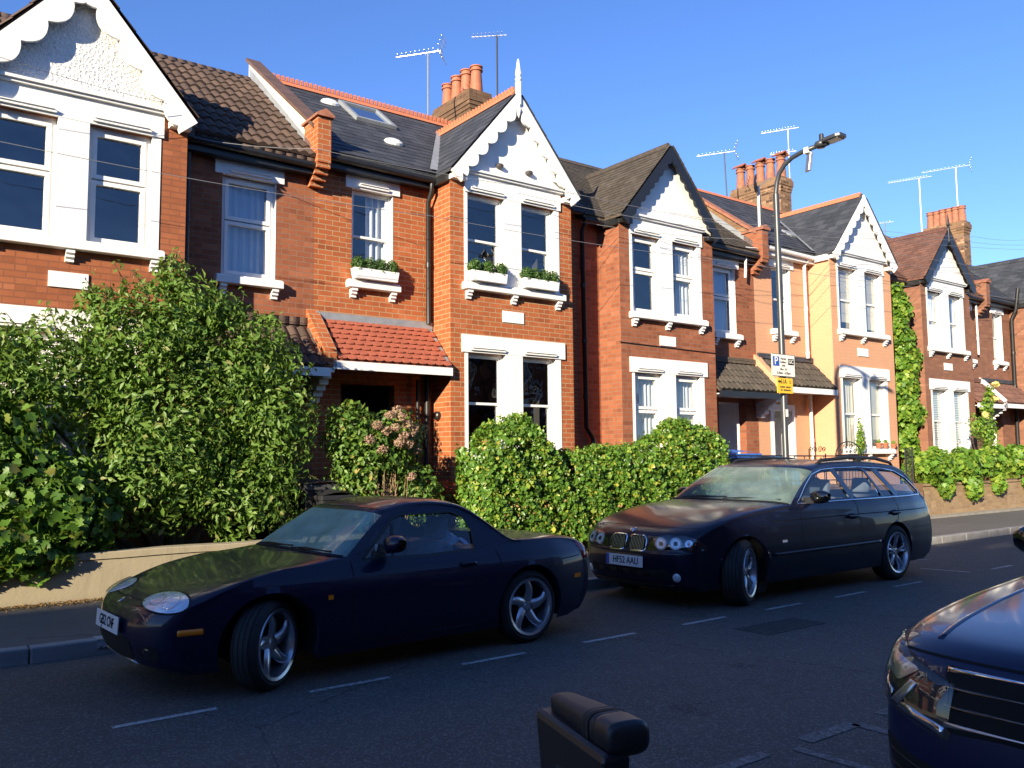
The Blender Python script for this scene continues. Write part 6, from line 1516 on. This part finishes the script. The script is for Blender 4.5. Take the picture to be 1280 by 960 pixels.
for sg in (-1, 1):
    for x0 in (1.80, 2.72):
        a = bw.patch('door_handle', el(x0+.10, .795, .10, .034, 20), sg, .002, 'gap_black', grid=.02); bw.patch('handle_bar', roundpoly([(x0, .785), (x0+.2, .785), (x0+.2, .812), (x0, .812)], .012), sg, .020, 'paint_estate', .016, a, .03)
    bw.decal('tail_light', roundpoly([(-.11, -.09), (.11, -.09), (.11, .09), (-.11, .10)], .03), (3.84, .70*sg, .80), Vector((0, 0, 1)).cross(Vector((.75, .65*sg, 0))), (0, 0, 1), .003, 'red_lens')
blanket_line(bw, 13, 9*5, 13*5); cross_line(bw, 8*5+1, 13); cross_line(bw, 13*5-1, 18, 'cowl', .03, .003); cross_line(bw, 21*5+3, 19, 'tailgate_gap')
wipers(bw, [((.66, -.05, 1.02), (.74, -.60, 1.02)), ((.64, .55, 1.02), (.68, .05, 1.035))])
bw.mirror(1.16, .855, 1.035, -1, 'black_gloss', .21, .145, .12); bw.mirror(1.16, .855, 1.035, 1, 'black_gloss', .21, .145, .12)
bw.seats([1.45, 2.35], .33, hz=.66)
MB().prism([(.70, .70), (.76, 1.0), (1.05, 1.0), (1.15, .9), (1.1, .7)], lambda a, b, t: (o.x+a, o.y+t, b), -.74, .74).build('dashboard', 'dark_trim', bw.T, bevel=.03)
MB().tube([(o.x+1.28+.06*math.sin(a), o.y+.38+.19*math.cos(a), .93+.18*math.sin(a)) for a in [2*PI*i/24 for i in range(25)]], .014, 6).build('steering_wheel', 'dark_trim', bw.T, smooth=True)
MB().box(o.x+1.1, o.x+3.7, o.y-.78, o.y+.78, .22, .34).box(o.x+3.05, o.x+3.6, o.y-.74, o.y+.74, .34, .92).build('cabin_floor', 'dark_trim', bw.T)

# ---- dark blue SUV at the near kerb (only its front corner is in the picture)
rows = [(-.75, .22, -.50, .22, 3.0), (-.83, .30, -.56, .30, 3.0), (-.87, .42, -.60, .42, 3.0), (-.885, .55, -.61, .55, 3.0), (-.88, .68, -.60, .68, 3.0), (-.86, .80, -.58, .80, 3.0), (-.83, .91, -.52, .905, 2.8), (-.74, .985, -.42, .955, 2.6), (-.5, 1.03, -.22, 1.0, 2.8), (0, 1.085, .2, 1.05, 3.2), (.35, 1.115, .55, 1.08, 3.4),
        (.58, 1.13, .82, 1.095, 3.8), (.64, 1.14, .90, 1.11, 4.2), (1.0, 1.37, 1.2, 1.31, 4.5), (1.35, 1.56, 1.52, 1.49, 4.), (1.5, 1.615, 1.65, 1.54, 3.5), (2.0, 1.66, 2.0, 1.58, 3.2), (2.6, 1.66, 2.6, 1.575, 3.2), (3.1, 1.61, 3.1, 1.53, 3.2), (3.35, 1.56, 3.3, 1.48, 3.2), (3.52, 1.35, 3.45, 1.30, 3.2), (3.66, 1.08, 3.55, 1.06, 3.), (3.70, .85, 3.58, .85, 3.), (3.74, .60, 3.6, .60, 3.), (3.72, .40, 3.6, .40, 3.), (3.6, .28, 3.5, .28, 3.)]
W = [(-.9, .77), (-.6, .845), (-.35, .90), (0, .925), (.5, .925), (1.5, .92), (2.6, .92), (3.1, .905), (3.5, .86), (3.8, .78)]
tum = [(.15, -.05), (.3, -.02), (.45, 0), (.65, -.004), (.8, -.012), (.92, -.035), (1.0, -.065), (1.06, -.09), (1.12, -.105), (1.35, -.18), (1.6, -.29)]
win = [[(1.02, 1.14), (1.42, 1.40), (1.62, 1.47), (1.95, 1.48), (2.0, 1.15)], [(2.1, 1.15), (2.05, 1.485), (2.75, 1.475), (2.86, 1.16)], [(2.95, 1.17), (2.86, 1.465), (3.1, 1.44), (3.33, 1.25), (3.34, 1.18)]]
VX, VY = 3.96, 1.07
KZ = .86
rows = [(a, b*KZ, c, d*KZ, n) for a, b, c, d, n in rows]; tum = [(a*KZ, b) for a, b in tum]; win = [[(a, b*KZ) for a, b in w] for w in win]
vw = Car('parked_car', 'glossy blue car cropped by the lower right corner, with an angular headlight', (VX, VY, 0), rows, 6, W, tum, 'paint_suv', .21,
         [(0, .33, .375), (2.68, .33, .375)], dict(ws=(12, 14, .92), rw=(19, 21, .80)), win, 'cars parked along the near kerb')
sty = dict(n=5, tw=.1, w0=.06, w1=.045, dish=.01)
for (x, y, sg) in ((0, -.80, -1), (2.68, -.80, -1), (0, .80, 1), (2.68, .80, 1)): vw.wheel(x, y, .33, .235, .225, sty, 0, sg)
for sg in (-1, 1):
    Nn = dict(nx=-.74, ny=.66*sg, nz=.12); px, py, pz = -.74, sg*.64, .80*KZ
    f = lambda L: (L if sg > 0 else [(-x, z) for x, z in L][::-1])
    # U for sg>0 (N has +y): U = z x N = (-.66,-.74,0)-> towards the nose centre is +a
    hl = f([(-.33, .16), (-.35, .10), (-.26, -.03), (-.05, -.11), (.17, -.15), (.17, .035), (-.02, .085), (-.2, .135)])
    a = front_dec(vw, 'headlight', roundpoly(hl, .02), px, py, pz, .003, 'dark_trim', **Nn)
    front_dec(vw, 'daytime_strip', f([(-.335, .085), (-.25, -.015), (-.085, -.082), (-.07, -.055), (-.235, .012), (-.32, .10)]), px, py, pz, .008, 'chrome', parent=a, thick=.004, grid=.02, **Nn)
    front_dec(vw, 'daytime_strip', f([(-.03, -.10), (.155, -.138), (.155, -.108), (-.03, -.072)]), px, py, pz, .008, 'chrome', parent=a, thick=.004, grid=.02, **Nn)
    front_dec(vw, 'lamp_divider', f([(-.08, -.085), (-.03, -.09), (.04, .0), (.01, .01)]), px, py, pz, .009, 'alloy', parent=a, thick=.004, grid=.02, **Nn)
    front_dec(vw, 'projector_lamp', roundpoly(f([(-.22, .105), (-.19, .03), (-.05, -.01), (.03, .05)]), .015), px, py, pz, .007, 'alloy', parent=a, **Nn)
    front_dec(vw, 'projector_lamp', roundpoly(f([(.06, .04), (.07, -.05), (.15, -.07), (.15, .01)]), .015), px, py, pz, .007, 'dark_trim', parent=a, **Nn)
    front_dec(vw, 'headlight_lens', roundpoly(hl, .02), px, py, pz, .016, 'lens_clear', parent=a, dome=.006, **Nn)
    front_dec(vw, 'air_intake', roundpoly(f([(-.18, .10), (-.12, -.10), (.2, -.12), (.2, .02)]), .03), -.78, sg*.60, .45*KZ, .003, 'gap_black', **Nn)
    for k in range(3): front_dec(vw, 'intake_bar', f([(-.13, .05-.05*k), (.19, -.01-.05*k), (.19, -.02-.05*k), (-.13, .04-.05*k)]), -.78, sg*.60, .45*KZ, .007, 'dark_trim', thick=.004, grid=.02, **Nn)
front_dec(vw, 'grille', roundpoly([(-.53, -.11), (.53, -.11), (.55, .10), (-.55, .10)], .02), -.88, 0, .79*KZ, .003, 'gap_black')
for k, z in enumerate((-.085, -.03, .03, .088)): front_dec(vw, 'grille_bar', [(-.54, z-.008), (.54, z-.008), (.54, z+.008), (-.54, z+.008)], -.88, 0, .79*KZ, .007, 'chrome' if k == 3 else ('alloy' if k == 0 else 'black_gloss'), thick=.012)
front_dec(vw, 'badge', el(0, 0, .065, .065, 28), -.88, 0, .80*KZ, .014, 'chrome', thick=.008)
front_dec(vw, 'lower_grille', roundpoly([(-.5, -.07), (.5, -.07), (.54, .07), (-.54, .07)], .03), -.87, 0, .40*KZ, .003, 'gap_black')
vw.plate('', (-.885, 0, .58), (0, -1, 0), (0, 0, 1), blue=False) if False else None
blanket_line(vw, 14, 7*6, 12*6, w=.008); cross_line(vw, 6*6+1, 15, w=.011)
# raised bonnet crease
for sg in (-1, 1):
    pts = [vw.P(i, 9) for i in range(7*6, 12*6)]; MB().tube([Vector((p.x, p.y*-sg, p.z-.012))+vw.loc for p in pts], .018, 8).build('bonnet_crease', 'paint_suv', vw.T, smooth=True)
for n_, pts in (('door_gap', [(.98, .95), (.93, .78), (.93, .45), (.98, .32)]), ('door_gap', [(2.05, .97), (2.05, .35)])): vw.ribbon(n_, pts, .007, 'gap_black')
vw.ribbon('arch_trim', [(.395*math.cos(a), .33+.395*math.sin(a)) for a in [PI*i/16 for i in range(17)]], .05, 'dark_trim', off=.006); vw.ribbon('arch_trim', [(2.68+.395*math.cos(a), .33+.395*math.sin(a)) for a in [PI*i/16 for i in range(17)]], .05, 'dark_trim', off=.006)
vw.mirror(1.12, .90, 1.04, 1, 'black_gloss', .22, .17, .14); vw.mirror(1.12, .90, 1.04, -1, 'black_gloss', .22, .17, .14)
vw.seats([1.5, 2.4], .3, hz=.62); o = vw.loc
MB().box(o.x+1., o.x+3.4, o.y-.8, o.y+.8, .28, .42).build('cabin_floor', 'dark_trim', vw.T); MB().prism([(.70, .68), (.78, .95), (1.05, .97), (1.15, .86), (1.1, .7)], lambda a, b, t: (o.x+a, o.y+t, b), -.76, .76).build('dashboard', 'dark_trim', vw.T, bevel=.03)

def rebase(car, objs, loc, rz, sc):
    old = Matrix.Translation(car.loc); new = Matrix.Translation(loc) @ Matrix.Rotation(rz, 4, 'Z') @ Matrix.Diagonal((sc, sc, sc, 1)); d = new @ old.inverted()
    for o in objs:
        m = d @ Matrix.Translation(o.location); o.location, q, o.scale = m.decompose(); o.rotation_euler = q.to_euler()
rebase(mx, [mx.T, bpy.data.objects['folded_cloth'], bpy.data.objects['paper_permit']], (2.275, 6.78, 0), R_(2.9), 1.055)
rebase(bw, [bw.T], (7.66, 6.97, 0), R_(.5), 1.085)
rebase(vw, [vw.T], (VX+.10, VY-.02, 0), R_(0), 1.07)

# ---- black scooter parked at the near kerb; only its padded backrest reaches into the picture
plain('vinyl', (.011, .012, .016), .5, var=.25, vscale=14, bump=.35, bscale=160, dist=.002); plain('scooter_black', (.010, .011, .014), .42, var=.1)
T = thing('motor_scooter', 'black scooter at the bottom edge, only its padded backrest with a strap in view', 'scooter', (1.165, 1.30, 0), rz=R_(-13))
def roll(m, ya, yb, r0, zc=1.09, xs=.62, n=28, k=24):
    P = []
    for i in range(k+1):
        t = i/k; e = min(1, (min(t, 1-t)/.16+.04)**.45) if k > 4 else 1.; y = ya+(yb-ya)*t; e *= 1.02-.42*max(0, min(1, (y+.08)/.26)) if k > 4 else 1.
        P.append([(r0*1.05*e*math.copysign(abs(math.cos(a))**.62, math.cos(a)), y, zc+r0*.74*e*math.copysign(abs(math.sin(a))**.62, math.sin(a))) for a in [2*PI*j/n for j in range(n+1)]])
    m.grid(P)
    if k > 4: m.f.append(tuple(range(len(m.v)-(n+1)*(k+1), len(m.v)-(n+1)*k-1))); m.f.append(tuple(range(len(m.v)-(n+1), len(m.v)-1)))
m = MB(); roll(m, -.11, .17, .041); m.build('backrest_pad', 'vinyl', T, smooth=True, merge=.0005)
m = MB(); roll(m, -.055, -.043, .0425, k=3); roll(m, -.037, -.031, .0420, k=3); m.build('strap', 'rubber', T, smooth=True)
m = MB(); roll(m, -.145, -.06, .0415, k=12); m.build('end_cap', 'scooter_black', T, smooth=True, merge=.0005)
MB().prism([(-.14, 1.068), (.155, 1.08), (.06, .70), (-.10, .70)], lambda a, b, t: (t-.03*(1.06-b), a, b), -.058, .0).build('backrest_panel', 'scooter_black', T, bevel=.012)
MB().prism([(-.13, 1.0), (.04, 1.0), (.0, .78), (-.11, .78)], lambda a, b, t: (t-.03*(1.06-b), a, b), -.064, -.0585).prism([(-.118, .985), (.025, .985), (-.012, .795), (-.10, .795)], lambda a, b, t: (t-.03*(1.06-b), a, b), -.067, -.0645).build('inset_frame', 'lamp_grey', T)
MB().prism([(-.11, .975), (.015, .975), (-.02, .805), (-.092, .805)], lambda a, b, t: (t-.03*(1.06-b), a, b), -.071, -.0675).build('inset', 'gap_black', T)
MB().tube([(.0, -.1, .95), (.02, -.1, .6)], .014, 8).tube([(.0, .1, .95), (.02, .1, .6)], .014, 8).build('backrest_stay', 'lamp_grey', T)
P = []
for (x, w_, zt, zb) in ((.22, .05, .58, .50), (.15, .13, .64, .42), (-.1, .19, .70, .34), (-.45, .20, .70, .28), (-.62, .17, .62, .26), (-.72, .15, .40, .24), (-1.05, .18, .30, .22), (-1.15, .2, .32, .24)):
    P.append([(x, w_*math.cos(a), (zt+zb)/2+(zt-zb)/2*math.sin(a)) for a in [2*PI*i/16 for i in range(17)]])
MB().grid(P).build('body', 'scooter_black', T, smooth=True)
P = []
for (x, w_, z) in ((.10, .08, .70), (.0, .13, .735), (-.25, .15, .745), (-.5, .15, .72), (-.66, .10, .68)): P.append([(x, w_*math.cos(a), z+.035*math.sin(a)) for a in [2*PI*i/16 for i in range(17)]])
MB().grid(P).build('seat', 'vinyl', T, smooth=True)
MB().prism([(-1.12, .26), (-1.18, .30), (-1.30, .92), (-1.25, .95), (-1.14, .5)], lambda a, b, t: (a, t, b), -.21, .21).build('front_shield', 'scooter_black', T, bevel=.03)
MB().tube([(-1.22, -.30, 1.0), (-1.26, -.1, .96), (-1.26, .1, .96), (-1.22, .30, 1.0)], .017, 8).tube([(-1.26, 0, .98), (-1.45, 0, .28)], .025, 8).build('handlebars', 'lamp_grey', T, smooth=True)
for x in (0, -1.42):
    w_ = MB().lathe([(.12, -.05), (.2, -.05), (.25, -.03), (.26, 0), (.25, .03), (.2, .05), (.12, .05), (.11, 0), (.12, -.05)], (x, 0, .26), 'y', 32).build('wheel', 'tyre_rubber', T, smooth=True)
    MB().lathe([(0, -.03), (.12, -.03), (.12, .03), (0, .03)], (x, 0, .26), 'y', 24).build('rim', 'alloy', w_)
MB().prism([(-.22, -.02), (.0, .03), (.22, -.02), (.2, .0), (0, .05), (-.2, .0)], lambda a, b, t: (-1.42+a, t, .54+b), -.06, .06).build('front_mudguard', 'scooter_black', T)
MB().tube([(-.55, -.16, .26), (-.50, -.30, .0)], .012, 6).build('side_stand', 'lamp_grey', T)
# ------------------------------------------------------------------ camera, light, render settings
cam = bpy.data.cameras.new('camera'); co = bpy.data.objects.new('camera', cam); COL.objects.link(co); SC.camera = co
cam.sensor_width = 36; cam.sensor_fit = 'HORIZONTAL'; cam.lens = 1072/1280*36; cam.clip_start = .05; cam.clip_end = 3000
yaw, pitch, roll = R_(36.79), R_(5.03), R_(.57)
f = Vector((math.sin(yaw)*math.cos(pitch), math.cos(yaw)*math.cos(pitch), math.sin(pitch)))
r = Vector((math.cos(yaw), -math.sin(yaw), 0)); u = r.cross(f)
r2 = r*math.cos(roll)-u*math.sin(roll); u2 = u*math.cos(roll)+r*math.sin(roll)
M = Matrix((r2, u2, -f)).transposed().to_4x4(); M.translation = (0, 0, 1.6); co.matrix_world = M
sd = Vector((2.0, 1, -.68)).normalized()       # the way the light travels
sun = bpy.data.lights.new('sun', 'SUN'); so = bpy.data.objects.new('sun', sun); COL.objects.link(so)
sun.energy = 5.0; sun.angle = R_(.5); sun.color = (1, .87, .66)
so.rotation_euler = sd.to_track_quat('-Z', 'Y').to_euler(); so.location = (-20, -10, 20)
w = bpy.data.worlds.new('World'); SC.world = w; w.use_nodes = True; nt = w.node_tree; nt.nodes.clear()
sky = nt.nodes.new('ShaderNodeTexSky'); sky.sky_type = 'NISHITA'; sky.sun_disc = False
el = math.asin(-sd.z); to = -sd; sky.sun_elevation = el; sky.sun_rotation = math.atan2(to.x, to.y)
sky.altitude = 50; sky.air_density = 1.0; sky.dust_density = 0.; sky.ozone_density = 1.8
bg = nt.nodes.new('ShaderNodeBackground'); bg.inputs[1].default_value = .12; wo = nt.nodes.new('ShaderNodeOutputWorld')
hs = nt.nodes.new('ShaderNodeHueSaturation'); hs.inputs['Saturation'].default_value = 1.1; nt.links.new(sky.outputs[0], hs.inputs['Color'])
mx_ = nt.nodes.new('ShaderNodeMix'); mx_.data_type = 'RGBA'; mx_.blend_type = 'MULTIPLY'; mx_.inputs[0].default_value = 1; mx_.inputs[7].default_value = (.50, .61, .92, 1); nt.links.new(hs.outputs[0], mx_.inputs[6]); nt.links.new(mx_.outputs[2], bg.inputs[0]); nt.links.new(bg.outputs[0], wo.inputs[0])
vs = SC.view_settings; vs.view_transform = 'Standard'; vs.look = 'None'; vs.gamma = 1; vs.use_curve_mapping = False; vs.exposure = 1.2
SC.cycles.max_bounces = 7; SC.cycles.transparent_max_bounces = 24; SC.cycles.diffuse_bounces = 3; SC.cycles.glossy_bounces = 3
SC.cycles.caustics_reflective = False; SC.cycles.caustics_refractive = False; SC.cycles.sample_clamp_indirect = 6
SC.cycles.use_denoising = True
